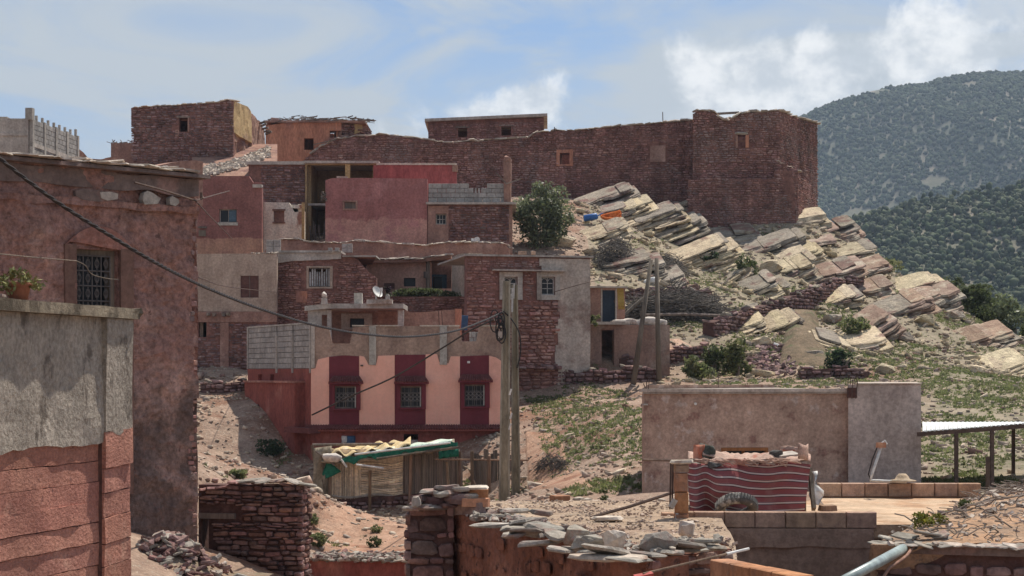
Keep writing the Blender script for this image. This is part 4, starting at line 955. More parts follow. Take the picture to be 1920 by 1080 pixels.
# large stone house with cement patch
w = W(875, 66, 1106, 67); zb = -.9
h1 = (945, 519, 970, 553); h2 = (1015, 519, 1040, 553)
t = thing('patched_house', 'big stone house partly rendered grey with two white grilled windows and a thin ledge', 'house', loc_of(w, zb))
top = [(875, 480), (1106, 482)]
panel(w, 'wall', M['mortar_red'], t, w.z(990, 482), zb, .45, [h1, h2], .3, .02); body(w, 6, w.z(990, 483), zb, t, M['render_grey'], right=True)
def grey(u, z):
    px = HX + F * (w.A.x + u * w.d.x) / (w.A.y + u * w.d.y); py = HY - z * F / (w.A.y + u * w.d.y); k = 9 * noise.noise(Vector((u * 1.3, z * 1.3, 2)))
    return (px + k > 1045 and py > 552) or (py < 552 and px + k * .6 > 1043) or (py < 512 + k * .3 and px + k > 1012)
face_stones(w, t, M['stone_red'], w.z(990, 485), zb, [(936, 508, 979, 562), (1006, 508, 1050, 560)], (.06, .125), (.09, .32), (.01, .05), 180, zone=lambda u, z: not grey(u, z) and z > w.z(980, 568))
face_stones(w, t, M['stone_warm'], w.z(980, 566), zb, (), (.08, .17), (.18, .45), (.03, .09), 150, zone=lambda u, z: not grey(u, z))
panel(w, 'cement_render', M['render_grey'], t, w.z(990, 484.5), zb, .08, [h2], .09, .02, zone=grey, o=.06, warp=.02)
for h in (h1, h2):
    panel(w, 'window_surround', M['concrete_pale'], t, w.z(960, 510), w.z(960, 562), .05, [h], .1, .01, o=.08, u0=w.u(h[0] - 9), u1=w.u(h[2] + 9), warp=.01)
    f = window(w, h, t, M['iron_white'], M['dark'], .1, (1, 2), .045)
    u0, u1, z0, z1 = w.rect(*h); mb = MB()
    for k in range(2): uc = lerp(u0, u1, .25 + .5 * k); mb.tube([w.P(uc + .1 * math.cos(a), z1 - .16 + .1 * math.sin(a), -.08) for a in np.linspace(0, math.pi, 7)], .014, 4)
    obj('arch_bar', mb, M['iron_white'], f)
mb = MB(); wbox(mb, w, w.u(922), w.u(1057), w.z(990, 509), w.z(990, 506.5), -.02, .35); obj('ledge', mb, M['concrete'], t)
mb = MB(); wbox(mb, w, -.08, w.L + .12, w.z(990, 482) + .003, w.z(990, 478.5), -5.8, .14); obj('coping', mb, M['concrete_pale'], t)
mb = MB(); wbox(mb, w, w.u(1062), w.u(1110), w.z(1080, 476), w.z(1080, 473), -5, -4.6); obj('parapet', mb, M['mud_brown'], t)
for px in (976, 983, 1000):
    block_obj(M['block_warm'], t, at(px, 474, 71), (.18, .2, .12), 0)
cap_stones(w, t, M['stone_dark'], w.z(990, 692), w.u(960), w.u(1050), (.2, .45), .5, (.06, .14), 'base_stone', over=.45, n=7)

M['annex'] = mat('patchy_annex_render', (.33, .20, .15), (.27, .175, .14), 1.2, (.36, .27, .22), .8, (.5, .64), .5, 10)
# annex with blue door above a cellar
w = W(1106, 68, 1256, 68.5); zb = -.6; zs = w.z(1150, 609)
d2 = (1128, 616, 1152, 667)
t = thing('annex_house', 'low two level annex with dark blue door above and an open cellar doorway beneath', 'house', loc_of(w, zb))
panel(w, 'lower_wall', M['annex'], t, zs, zb - .3, .4, [(1128, 616, 1152, 690)], .3, .03); body(w, 3, zs, zb, t, M['mud_brown'], left=False)
mb = MB(); wbox(mb, w, -.0, w.u(1170), zs + .003, zs + .11, -3, .25); obj('slab', mb, M['concrete'], t)
w2 = w.off(-1.2); d1 = (1128, 541, 1155, 606)
panel(w2, 'upper_wall', M['mud_brown'], t, w2.z(1130, 540), zs, .3, [(1127.5, 544, 1155.5, 620)], .3, .015, u1=w2.u(1172)); 
mb = MB(); wbox(mb, w2, -.2, w2.u(1176), w2.z(1130, 540) + .003, w2.z(1130, 537), -2.5, .2); obj('roof_slab', mb, M['concrete'], t)
u0, u1, z0, z1 = w2.rect(*d1)
M['door_blue'] = mat('dark_blue_door_paint', (.022, .032, .05), (.03, .042, .06), 4, None, bump=0, rough=.5)
mb = MB(); wbox(mb, w2, u0 + .03, u1 - .03, zs + .11, z1 - .03, -.12, -.07); d = obj('door', mb, M['door_blue'], t)
mb = MB(); wbox(mb, w2, u0 + .5, u0 + .54, zs + .9, zs + 1.0, -.068, -.03); obj('handle', mb, M['iron'], d)
mb = MB(); wbox(mb, w2, u0 - .03, u0 + .028, zs + .11, z1 - .002, -.1, .02); wbox(mb, w2, u1 - .028, u1 + .03, zs + .11, z1 - .002, -.1, .02); obj('door_frame', mb, M['concrete'], t)
M['mat_yellow'] = mat('yellow_straw_mat', (.55, .38, .10), (.45, .30, .08), 6, None, bump=.4, bs=30, st=(1, 1, 6))
mb = MB(); P = [[at(1157 + i * 6 + j * .4, 541 + j * 6.5, 66.7 - .15 * i + .1 * math.sin(j)) for i in range(3)] for j in range(7)]; mb.grid(P); mb.grid([[p + Vector((0, .05, 0)) for p in r] for r in P])
obj('straw_mat', mb, M['mat_yellow'], None, 'bright yellow straw mat hanging beside the blue door', 'mat')
foliage('pot_plant', tuple(at(1117, 600, 67.2)), (.25, .2, .22), 260, .06, M['weed'], None, 8, 31, label='leafy green plant on the annex ledge beside the blue door', cat='plant')
sk = [(1165, 602, .22), (1182, 603, .25), (1197, 604, .2), (1219, 601, .33), (1240, 602, .24)]
M['sack'] = mat('white_sack', (.66, .60, .54), (.58, .50, .44), 4, (.42, .28, .22), 2, (.55, .65), .5, 20)
lb = ['small pale sack lying closest to the blue door', 'long pinkish sack on the annex terrace wall', 'flattened pale sack between two bigger ones on the terrace wall', 'biggest bright white sack on the annex terrace wall', 'last pale sack at the far end of the terrace wall']
for (px, py, s_), l_ in zip(sk, lb):
    mb = MB(); q = w.P(w.u(px), zs + s_ * .42, -.3); mb.blob(q, s_ * 1.25, s_ * .8, s_ * .55, n=4, rough=.2); obj('sack', mb, M['sack'], None, l_, 'sack', 'sacks along the annex terrace', smooth=True)
mb = MB()
for k in range(16): mb.slab(w.P(R.uniform(w.u(1158), w.L - .2), zs + R.uniform(.03, .12), -R.uniform(.1, .7)), R.uniform(.08, .2), .14, .09, R.uniform(0, 3), n=6)
obj('loose_stones', mb, M['cap_pale'], None, 'loose stones scattered among the sacks on the annex terrace', 'stones', kind='stuff')

# ================================================================ the pink striped house
M['pink'] = mat('salmon_pink_paint', (.59, .305, .235), (.54, .275, .21), 2, (.47, .23, .175), .7, (.6, .78), .1, 20, grain=.05, grime=.05)
M['maroon'] = mat('maroon_paint', (.125, .028, .035), (.105, .024, .03), 2, (.16, .05, .05), .8, (.6, .78), .1, 20, grain=.08, grime=.08)
M['red_wall'] = mat('brick_red_wash', (.20, .062, .048), (.165, .05, .04), 1.2, (.25, .105, .08), .6, (.54, .7), .4, 10, st=(1, 1, .5))
M['parapet'] = mat('earthy_parapet_render', (.25, .175, .135), (.20, .135, .105), 1.6, (.165, .10, .08), .9, (.55, .68), .6, 12)
w = W(583, 60, 945, 60.4); zb = -5.2; zc = w.z(760, 797); zt = w.z(760, 668)
t = thing('pink_house', 'two storey house striped salmon pink and maroon with three awninged windows', 'house', loc_of(w, zb))
Hs = [(628, 724, 668, 766), (751, 724, 790, 764), (871, 721, 909, 762)]
lowh = [(640, 817, 666, 834), (757, 814, 784, 834)]
panel(w, 'lower_wall', M['red_wall'], t, zc - .2, zb, .3, lowh, .3, .02, o=-.04)
band = [(583, 617, 'pink'), (617, 673.5, 'maroon'), (673.5, 740, 'pink'), (740, 798, 'maroon'), (798, 862.5, 'pink'), (862.5, 917, 'maroon'), (917, 945, 'pink')]
ragged = {0: [(583, 692), (594, 690), (595, 674), (617, 669)], 1: [(617, 669), (645, 666), (673.5, 668)], 2: [(673.5, 667), (686, 669), (688, 684), (706, 685), (708, 667), (740, 666)], 3: [(740, 665), (798, 665)],
          4: [(798, 664), (822, 664), (824, 680), (841, 681), (843, 668), (862.5, 668)], 5: [(862.5, 668), (917, 666)], 6: [(917, 667), (930, 670), (945, 680)]}
for i, (a, b, c) in enumerate(band):
    hs = [h for h in Hs if a < h[0] < b]
    u0, u1 = w.u(a), w.u(b)
    panel(w, 'painted_wall', M[c], t, ragged[i], zc, .3, hs, .08 if i in (0, 2, 4, 6) else .25, .006, u0=u0 + .002, u1=u1 - .002, label=('salmon pink' if c == 'pink' else 'maroon') + ' painted stripe of the front wall')
pt = [(583, 612), (622, 612), (622.5, 644), (659, 644), (659.5, 613), (748, 611.5), (790, 611), (862, 609), (862.5, 640), (898, 640), (898.5, 609), (945, 609)]
panel(w, 'parapet', M['parapet'], t, pt, w.z(760, 695), .25, (), .12, .015, o=-.025)
for a, b in ((692, 705), (824.5, 838)):
    mb = MB(); wbox(mb, w, w.u(a), w.u(b), w.z(a, 684), w.z(a, 611), -.2, .03); obj('column', mb, M['concrete_pale'], t)
mb = MB(); wbox(mb, w, w.u(583), w.u(590), w.z(585, 690), w.z(585, 606), -.2, .025); obj('column', mb, M['concrete'], t)
for px0, px1 in ((660, 746), (787, 862), (899, 944)):
    mb = MB(); wbox(mb, w, w.u(px0), w.u(px1), w.z(800, 612), w.z(800, 609.5), -.26, .0); obj('coping', mb, M['cap_pale'], t)
block_wall(w, t, M['block'], w.z(885, 642), w.z(885, 622), w.u(880), w.u(897), .16, .17, .1, -.08)
M['grille_grey'] = mat('grey_grille_paint', (.24, .22, .21), (.20, .18, .175), 9, None, bump=0, rough=.5)
M['tile_red'] = mat('maroon_awning_tile', (.17, .062, .055), (.13, .045, .042), 6, None, bump=.3, bs=30)
for i, h in enumerate(Hs):
    cx = (h[0] + h[2]) / 2 + 1; u0, u1, z0, z1 = w.rect(cx - 27, h[1] - 3, cx + 27, h[3] + 3)
    mb = MB()
    hu0, hu1, hz0, hz1 = w.rect(*h)
    for a, b, c, d in ((u0, hu0 - .003, z0, z1), (hu1 + .003, u1, z0, z1), (hu0, hu1, hz1 + .003, z1), (hu0, hu1, z0, hz0 - .003)): wbox(mb, w, a, b, c, d, .004, .1)
    obj('window_surround', mb, M['maroon'], t)
    f = window(w, h, t, M['wood_grey'], M['dark'], .1, (1, 0), .05, 5, M['grille_grey'])
    mb = MB(); wbox(mb, w, hu1 - .05, hu1 - .015, hz0 + .03, hz1 - .02, -.04, .03); obj('frame_edge', mb, M['iron_white'], f)
    if i != 1:
        mb = MB(); P = [[w.P(lerp(hu0 + .06, hu1 - .06, a / 8), lerp(hz1 - .06, hz0 + .06, b / 4), -.14 + .02 * math.sin(a * 2.4)) for a in range(9)] for b in range(5)]; mb.grid(P); obj('curtain', mb, mat('pale_curtain', (.20, .19, .18), (.13, .12, .12), 12, None, bump=0), f)
    za, zb_ = w.z(cx, h[1] - 4), w.z(cx, h[1] - 17); e = .3
    vs = [w.P(u0 - .08, za, 0.004), w.P(u1 + .08, za, 0.004), w.P(u1 + .1, za, e), w.P(u0 - .1, za, e), w.P(u0 - .1, za + .06, e), w.P(u1 + .1, za + .06, e), w.P(u1 - .02, zb_, .004), w.P(u0 + .02, zb_, .004)]
    mb = MB(); mb.add(vs, [(3, 2, 1, 0), (3, 4, 5, 2), (4, 7, 6, 5), (0, 7, 4, 3), (1, 2, 5, 6), (0, 1, 6, 7)]); aw = obj('awning', mb, M['maroon'], t)
    mb = MB()
    for k in range(14):
        q = (k + .5) / 14; mb.tube([w.P(lerp(u0 - .1, u1 + .1, q), za + .075, e + .03), w.P(lerp(u0 + .03, u1 - .03, q), zb_ + .02, .01)], .036, 6)
    obj('tile', mb, M['tile_red'], aw, kind='stuff')
# string course with tiles
ul = w.u(583) - .0
vs = [w.P(-.1, zc - .2, -.02), w.P(w.L, zc - .2, -.02), w.P(w.L + .1, zc - .2, .2), w.P(-.3, zc - .2, .2), w.P(-.3, zc - .14, .2), w.P(w.L + .1, zc - .14, .2), w.P(w.L, zc - .002, .01), w.P(-.1, zc - .002, .01)]
mb = MB(); mb.add(vs, [(3, 2, 1, 0), (3, 4, 5, 2), (4, 7, 6, 5), (0, 7, 4, 3), (1, 2, 5, 6), (0, 1, 6, 7)]); cs = obj('cornice', mb, M['red_wall'], t)
mb = MB()
for k in range(80):
    q = (k + .5) / 80; mb.tube([w.P(lerp(-.28, w.L + .08, q), zc - .13, .22), w.P(lerp(-.1, w.L, q), zc + .0, .03)], .035, 6)
obj('tile', mb, M['tile_red'], cs, kind='stuff')
# side walls, block annex and the long red garden wall running down the slope
ws = W(465, 66, 582.6, 60.05); zr = ws.z(580, 691)
panel(ws, 'side_wall', M['red_wall'], t, zr - .002, -5.2, .3, [(484, 702, 491, 718), (507, 702, 514, 718)], .3, .02)
panel(ws, 'annex_core', M['block'], t, ws.z(500, 612), zr, .15, (), 1, 0, o=-.1)
us = [0, ws.u(519), ws.u(549), ws.u(582)]
for k, (a, b) in enumerate(zip(us, us[1:])):
    block_wall(ws, t, M['block'], zr + .002, ws.z(500, 613), a + .06, b - .06, .4, .2, .14, .0)
    mb = MB(); wbox(mb, ws, b - .055, b + .055, zr - .15, ws.z(500, 612) - (.3 if k < 2 else 0), -.15, .03); obj('column', mb, M['concrete_pale'], t)
mb = MB(); wbox(mb, ws, -.05, .055, zr - .0, ws.z(500, 612) + .02, -.15, .03); obj('column', mb, M['concrete_pale'], t)
mb = MB(); wbox(mb, ws, 0, ws.L, ws.z(500, 613), ws.z(500, 610), -.2, .02); obj('coping', mb, M['concrete_pale'], t)
body(w, 6.5, zt - .1, zb, t, M['red_wall'], left=False)
wg = W(459, 64.4, 552, 60.4); ztop = wg.z(550, 718)
panel(wg, 'yard_wall', M['red_wall'], t, ztop, -5.5, .6, (), .3, .03, label='long red yard wall stepping down the slope')
mb = MB(); wbox(mb, wg, -.02, wg.L + .05, ztop, ztop + .07, -.65, .07); obj('yard_wall_coping', mb, M['mud_red'], t)
panel(wg.side_r(1.4), 'yard_wall_end', M['red_wall'], t, ztop - .01, -5.5, .4, (), .3, .02, u0=.61)
mb = MB(); q0, q1 = at(543, 805, 60.6), at(590, 808, 59.7); mb.bar(q0, q1, .5, .18); obj('cornice_return', mb, M['tile_red'], t)
wv = W(457, 66.5, 466, 66.0); mb = MB(); mb.box(at(474, 702, 66.4), (.25, .5, .8), .2, jit=.02); obj('gate_pier', mb, M['mud_brown'], t)
# roof hut
wh = W(577, 62.6, 756, 62.6); zh1 = wh.z(700, 581); zh0 = zt + .1
h_ = (603, 590, 613, 614)
panel(wh, 'hut_light_wall', M['concrete_pale'], t, zh1, zh0, .15, [h_], .3, .01, u1=wh.u(613), o=-.02)
for a, b in ((613.5, 621.5), (746, 757)):
    mb = MB(); wbox(mb, wh, wh.u(a), wh.u(b), zh0 - .3, zh1, -.16, .04); obj('hut_column', mb, M['concrete_pale'], t)
wi = wh.off(-1.6); panel(wi, 'hut_back_wall', M['stone_warm'], t, zh1, zh0, .2, [(656, 597, 683, 614)], .3, .01)
panel(wi, 'hut_back_patch', M['concrete'], t, wi.z(640, 588), wi.z(640, 618), .03, [(656, 597, 683, 614)], .2, .01, o=.03, u0=wi.u(640), u1=wi.u(698), warp=.02)
u0, u1, z0, z1 = wi.rect(656, 597, 683, 614); mb = MB(); wbox(mb, wi, u0, u1, z0, z1, -.3, -.15); obj('hut_window', mb, M['dark'], t)
zz = wh.z(700, 579)
vs = [wh.P(-.1, wh.z(577, 583), .1), wh.P(wh.u(617), zz, .35), wh.P(wh.L + .03, zz, .35), wh.P(wh.L + .03, zz, -2.2), wh.P(-.1, zz, -2.2)]
mb = MB(); mb.add(vs + [v + Vector((0, 0, .17)) for v in vs], [(4, 3, 2, 1, 0), (5, 6, 7, 8, 9)] + [(i, (i + 1) % 5, 5 + (i + 1) % 5, 5 + i) for i in range(5)]); obj('hut_roof', mb, M['concrete_pale'], t)
M['brick_roof'] = mat('earthy_brick_render', (.27, .165, .12), (.22, .13, .095), 3, (.31, .22, .17), 1.2, (.55, .67), .6, 14)
wb2 = W(756, 62.9, 864, 62.9)
panel(wb2, 'roof_wall', M['brick_roof'], t, [(756, 577), (760, 581), (768, 586), (800, 585), (840, 581), (864, 580)], zh0, .18, (), .15, .015)
mb = MB(); wbox(mb, wb2, wb2.L - .2, wb2.L + .02, zh0, wb2.z(862, 579), -.2, .03); obj('roof_wall_pier', mb, M['plaster_orange'], t)
for px in (826, 832): 
    mb = MB(); mb.tube([at(px, 640, 61.5), at(px - 4, 583, 61.5)], .015, 4); obj('rebar', mb, M['iron'], t)
# things on its roof
def dish(loc, r, label, az, elv=.5):
    t = thing('satellite_dish', label, 'satellite dish', loc, 'satellite dishes on the roofs')
    nrm = Vector((math.sin(az) * math.cos(elv), math.cos(az) * math.cos(elv), math.sin(elv))); x = nrm.cross(Vector((0, 0, 1))).normalized(); y = x.cross(nrm); c = Vector(loc) + Vector((0, 0, r * 1.3)); mb = MB(); P = []
    for k in (0, .35, .7, 1.0): P.append([c + (x * math.cos(a) + y * math.sin(a)) * r * k + nrm * (r * .3 * k * k) for a in np.linspace(0, 2 * math.pi, 17)])
    mb.grid(P); mb.grid([[p - nrm * .02 for p in q] for q in P]); obj('bowl', mb, M['white'], t, smooth=True)
    mb = MB(); e = c + nrm * r * 1.1 - y * r * .1; mb.tube([c - y * r * .95 + nrm * r * .25, e], .02, 5); obj('feed_arm', mb, M['iron_white'], t)
    mb = MB(); mb.box(e, (.09, .09, .12)); obj('receiver', mb, M['white'], t)
    mb = MB(); mb.tube([Vector(loc), c - nrm * .05], .03, 6); obj('mast', mb, M['iron_white'], t)
zr2 = zz + .17
dish(Vector((at(706, 560, 62.2).x, 62.2, zr2 + .1)), .22, 'white satellite dish on the roof hut of the pink house', 2.25)
dish(at(893, 468, 77.4), .24, 'faded satellite dish among stones on the crumbling terrace wall', 3.9)
mb = MB(); mb.box(at(712, 566, 62.3), (.9, .4, .16), 0, jit=.02); obj('roof_kerb', mb, M['concrete'], t)
mb = MB(); mb.box(at(672, 560, 63.9), (.28, .3, .4), 0, jit=.01); obj('roof_chimney', mb, M['concrete_pale'], t)
mb = MB(); q = at(727, 562, 62.0); mb.tube([q, q + Vector((0, 0, .12)), q + Vector((0, 0, .2))], [.09, .08, .04], 8); obj('water_jar', mb, M['concrete_pale'], None, 'small grey jar beside the satellite dish on the hut roof', 'jar')
q = at(608, 571, 62.0); t2 = thing('chimney_cowl', 'grey chimney stub with a white capped bundle on the hut roof', 'chimney', q)
mb = MB(); mb.tube([q, q + Vector((0, 0, .22))], [.13, .11], 8); obj('stub', mb, M['concrete'], t2); mb = MB(); mb.rock(q + Vector((0, 0, .31)), .1, .1, .13, seed=5); obj('cap', mb, M['sack'], t2)
M['drum_blue'] = mat('blue_plastic', (.06, .12, .22), (.05, .10, .18), 3, None, bump=0, rough=.4)
def lathe(prof, c, n=14):
    mb = MB(); P = [[Vector(c) + Vector((r * math.cos(a), r * math.sin(a), z)) for a in np.linspace(0, 2 * math.pi, n + 1)] for r, z in prof]; mb.grid(P[::-1]); return mb
q = at(871, 617, 61.8); mb = MB(); mb.box(q + Vector((0, 0, .22)), (.22, .08, .5), .1, (.1, .06)); obj('blue_board', mb, M['drum_blue'], None, 'faded blue board leaning on the roof behind the parapet gap', 'board')
for (a, b, c, d), col, l_ in ((lowh[0], 'drum_blue', 0), ):
    q = w.P(w.u(658), w.z(655, 832), -.12); obj('jerry_can', lathe([(.001, 0), (.15, 0), (.17, .05), (.17, .2), (.14, .26), (.05, .28), (.001, .28)], q), M['drum_blue'], None, 'blue plastic drum in a low wall opening of the pink house', 'drum', smooth=True)
    q = w.P(w.u(646), w.z(655, 832), -.12); obj('bundle', MB().blob(q + Vector((0, 0, .13)), .14, .1, .13, seed=2), M['white'], None, 'pale cloth bundle beside the blue drum', 'bundle', smooth=True)
q = w.P(w.u(772), w.z(770, 832), -.1); obj('bundle', MB().rock(q + Vector((0, 0, .08)), .25, .1, .08, seed=12), M['concrete'], None, 'grey rag bundle in the other low opening of the pink house', 'bundle')
mb = MB(); wbox(mb, w, w.u(876), w.u(881), w.z(878, 681), w.z(878, 677), .0, .08); obj('wall_lamp', mb, M['white'], t)
mb = MB(); wbox(mb, w, w.u(676), w.u(681), w.z(678, 687), w.z(678, 684), .0, .05); obj('wall_hook', mb, M['iron'], t)
# ================================================================ near buildings and walls
# --- rammed earth wall with grey roughcast, at the near left
M['roughcast'] = mat('grey_roughcast', (.48, .41, .34), (.36, .305, .25), 3, (.20, .165, .135), 4.0, (.55, .66), .9, 20, st=(1, 1, .85), st3=(1, 1, .6), bd=.06, gs=24, grime=.06, grain=.34)
M['earth_course'] = mat('red_earth_course', (.375, .175, .124), (.30, .13, .096), 2, (.43, .235, .17), 1.6, (.56, .7), .9, 22, st=(1, 1, 1.5), var=.07, bd=.04, gs=26, c4=(.20, .09, .07), s4=14, t4=(.6, .7))
M['coping_near'] = mat('mossy_concrete', (.34, .28, .20), (.24, .19, .14), 6, (.15, .12, .085), 3, (.5, .62), .7, 40)
w = Wall((-4.93, 10.2), (-3.48, 16.2)); zt = .49; zm = -.62
t = thing('earth_wall', 'red board marked earth wall with grey roughcast above and a concrete coping', 'wall', loc_of(w, -3.5))
up = w.L - .52
mlow = lambda u: zm + .05 * noise.noise(Vector((u * 1.2, 0, 3))) + .03 * noise.noise(Vector((u * 5, 0, 5)))
panel(w, 'roughcast_coat', M['roughcast'], t, zt - .002, mlow, .25, (), .09, .022, o=.0, u1=up)
z = zm + .04; k = 0
while z > -3.3:
    h = R.uniform(.165, .205); a, b, c, d = R.uniform(-.008, .008), R.uniform(-.01, .01), R.uniform(-.012, .012), .012
    tl = lambda u, z=z, a=a: z + a + .006 * noise.noise(Vector((u * 4, z, 1))) - .012 * max(0, noise.noise(Vector((u * 9, z, 2))))
    bl = lambda u, z=z, h=h: z - h + .004 + .006 * noise.noise(Vector((u * 4, z - h, 1)))
    panel(w, 'earth_course', M['earth_course'], t, tl, bl, .3, (), .06 if k < 7 else .3, .014, o=-.025 + c, u1=up)
    z -= h; k += 1
mb = MB(); wbox(mb, w, 0, up, -3.4, zm - .03, -.32, -.055); obj('wall_core', mb, M['mortar_dark'], t)
zp = zm + .1
panel(w, 'pilaster_upper', M['roughcast'], t, zt - .004, lambda u: zp + .05 * noise.noise(Vector((u * 5, 1, 3))), .3, (), .07, .008, o=.045, u0=up + .002, smooth=False)
z = zp; 
while z > -3.3:
    h = R.uniform(.20, .34); panel(w, 'pilaster_course', M['earth_course'], t, lambda u, z=z: z + (u - up) * .05 + .01 * noise.noise(Vector((u * 6, z, 0))), lambda u, z=z, h=h: z - h + .008 + (u - up) * .05, .3, (), .07, .012, o=.03 + R.uniform(-.008, .008), u0=up + .002); z -= h
mb = MB(); wbox(mb, w, up, w.L - .02, -3.4, zp, -.32, .0); obj('pilaster_core', mb, M['mortar_dark'], t)
we = Wall(w.B, w.B - w.n * .8); panel(we, 'end_wall', M['earth_course'], t, zt - .01, -3.4, .2, (), .3, .02, u0=.32)
cop = panel(w, 'coping', M['coping_near'], t, lambda u: zt + .095 + .008 * noise.noise(Vector((u * 3, 0, 0))), zt, .5, (), .08, .012, o=.085, u1=w.L + .06)
mb = MB(); mb.slab(w.P(w.L + .06, zt + .05, -.1), .12, .2, .09, w.rz, n=9, jit=.08); obj('coping_end', mb, M['coping_near'], t)
# pot plant and stones on the coping
q = w.P(w.u(80), zt + .095, -.22); t2 = thing('potted_plant', 'yellow green succulent in a clay pot standing on the earth wall coping', 'plant', q)
obj('pot', lathe([(.001, 0), (.07, 0), (.10, .13), (.115, .135), (.115, .165), (.095, .165), (.09, .14), (.001, .14)], q), M['tile_red'] if 0 else mat('terracotta', (.34, .14, .09), (.28, .11, .07), 6, None, bump=.2), t2, smooth=True)
M['succulent'] = mat('succulent_leaf', (.16, .17, .06), (.25, .23, .09), 3, None, bump=0, var=.3)
foliage('foliage', (q.x, q.y, q.z + .16), (.21, .21, .13), 420, .022, M['succulent'], t2, 16, 3)
for k in range(10):
    pass
mb = MB()
for k in range(30): a = q + Vector((R.uniform(-.55, -.1), R.uniform(-.2, .2), .0)); mb.tube([a, a + Vector((R.uniform(-.06, .06), R.uniform(-.06, .06), R.uniform(.05, .14))), a + Vector((R.uniform(-.12, .12), R.uniform(-.1, .1), R.uniform(.1, .22)))], .005, 4)
obj('dry_stems', mb, M['twig'], None, 'tangle of dry stems beside the potted succulent', 'dead plant', kind='stuff')
q2 = w.P(w.u(28), zt + .12, -.16); obj('flat_stone', MB().slab(q2, .09, .07, .05, .3, n=8), M['slate'], None, 'flat pale stone lying on the coping near the dry stems', 'stone')
mb = MB(); mb.rock(w.P(w.u(6), zt + .14, -.3), .09, .07, .06, seed=7); obj('dark_stone', mb, M['stone_dark'], None, 'dark round stone at the near end of the coping', 'stone')

# --- tall red mud house behind it
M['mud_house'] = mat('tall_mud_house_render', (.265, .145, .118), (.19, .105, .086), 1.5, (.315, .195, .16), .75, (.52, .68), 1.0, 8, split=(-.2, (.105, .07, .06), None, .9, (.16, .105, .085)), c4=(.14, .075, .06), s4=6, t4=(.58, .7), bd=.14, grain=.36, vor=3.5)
w = Wall((-12.02, 24.0), (-5.39, 30.63)); zt = 3.33; zb = -3.4
wd = (140, 468, 222, 592)
t = thing('mud_house', 'tall red mud rendered house with a wrought iron grilled window and slate edged roof', 'house', loc_of(w, zb))
edge = lambda u, z: u < w.L - .05 + .09 * noise.noise(Vector((z * 2.3, 4, 1)))
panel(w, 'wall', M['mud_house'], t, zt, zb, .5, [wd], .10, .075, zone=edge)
face_stones(w, t, M['stone_red'], zt - .3, zb, (), (.08, .16), (.08, .2), (.0, .03), 40, u0=w.L - .17, o=-.03)
body(w, 6, zt - .05, zb, t, M['mud_house'], roof=False)
M['eave_shade_mud'] = mat('eave_shade_and_roof_mud', (.21, .155, .135), (.16, .115, .10), 2, (.27, .17, .145), 1.5, (.5, .65), .8, 14)  # roof and eave mud; its darker tone also paints the shade under the eave
panel(w, 'eave_shade_band', M['eave_shade_mud'], t, zt - .02, lambda u: zt - .30 + .06 * noise.noise(Vector((u * 1.5, 0, 8))), .06, (), .12, .03, o=.05, warp=.03)  # darker strip painting the overhang's shade onto the wall head
for a, b, c, d in ((0, 122, 351, 366), (122, 225, 356, 372)): pass
panel(w, 'mud_ledge', M['mud_house'], t, lambda u: 2.84 + .04 * noise.noise(Vector((u * 1.2, 0, 2))), lambda u: 2.72 + .05 * noise.noise(Vector((u * 2, 0, 6))), .06, (), .1, .03, o=.07, warp=.02)
def patch(w, pts, o, th, m, parent, label=None, name='cement_patch'):
    P = [(w.u(x), w.z(x, y)) for x, y in pts]; n = len(P); mb = MB(); vs = [w.P(u, z, o) for u, z in P] + [w.P(u, z, o - th) for u, z in P]
    mb.add(vs, [tuple(range(n)), tuple(range(n, 2 * n))[::-1]] + [(i, (i + 1) % n, n + (i + 1) % n, n + i) for i in range(n)]); return obj(name, mb, M[m], parent, label=label)
patch(w, [(265, 362), (272, 358), (284, 364), (296, 373), (290, 383), (266, 384), (262, 374)], .085, .12, 'concrete_pale', t, 'larger pale grey cement patch')
patch(w, [(313, 372), (318, 368), (330, 375), (331, 381), (324, 387), (314, 384)], .085, .12, 'concrete_pale', t, 'smaller pale grey cement patch')
patch(w, [(136, 358), (150, 354), (180, 357), (190, 360), (214, 362), (212, 376), (180, 379), (150, 375), (138, 368)], .078, .12, 'eave_shade_mud', t, 'dark patch under the eave')
patch(w, [(182, 361), (200, 360), (216, 364), (215, 374), (196, 377), (184, 372)], .092, .12, 'concrete', t, 'grey cement patch beside the dark one')

# window surround: mud hood and jambs, iron scroll grille
u0, u1, z0, z1 = w.rect(*wd); ua, ub = w.u(118), w.u(246)
hood_t = lambda u: z1 + .38 - .62 * ((u - (ua + ub) / 2) / (ub - ua) * 2) ** 2 * .55
panel(w, 'window_hood', M['mud_brown'] if 0 else M['mud_red'], t, hood_t, lambda u: z1 + .05 + .05 * math.cos((u - ua) / (ub - ua) * math.pi), .05, (), .08, .02, o=.07, u0=ua, u1=ub)
M['jamb'] = mat('smoothed_mud_jamb', (.215, .125, .095), (.18, .10, .078), 2, None, bump=.3)
panel(w, 'window_jamb', M['jamb'], t, z1 + .06, zb + 1.4, .05, (), .15, .008, o=.075, u0=ua, u1=u0 - .003); panel(w, 'window_jamb', M['jamb'], t, z1 + .03, zb + 1.4, .05, (), .15, .008, o=.075, u0=u1 + .003, u1=ub)
fr = MB()
for a, b, c, d in ((u0, u1, z1 - .09, z1), (u0, u0 + .05, z0, z1 - .09), (u1 - .1, u1, z0, z1 - .09)): wbox(fr, w, a, b, c, d, -.3, -.12)
f = obj('window_frame', fr, M['wood_grey'], t)
mb = MB(); wbox(mb, w, u0 + .051, u1 - .101, z0, z1 - .091, -.28, -.26); obj('pane', mb, M['dark'], f)
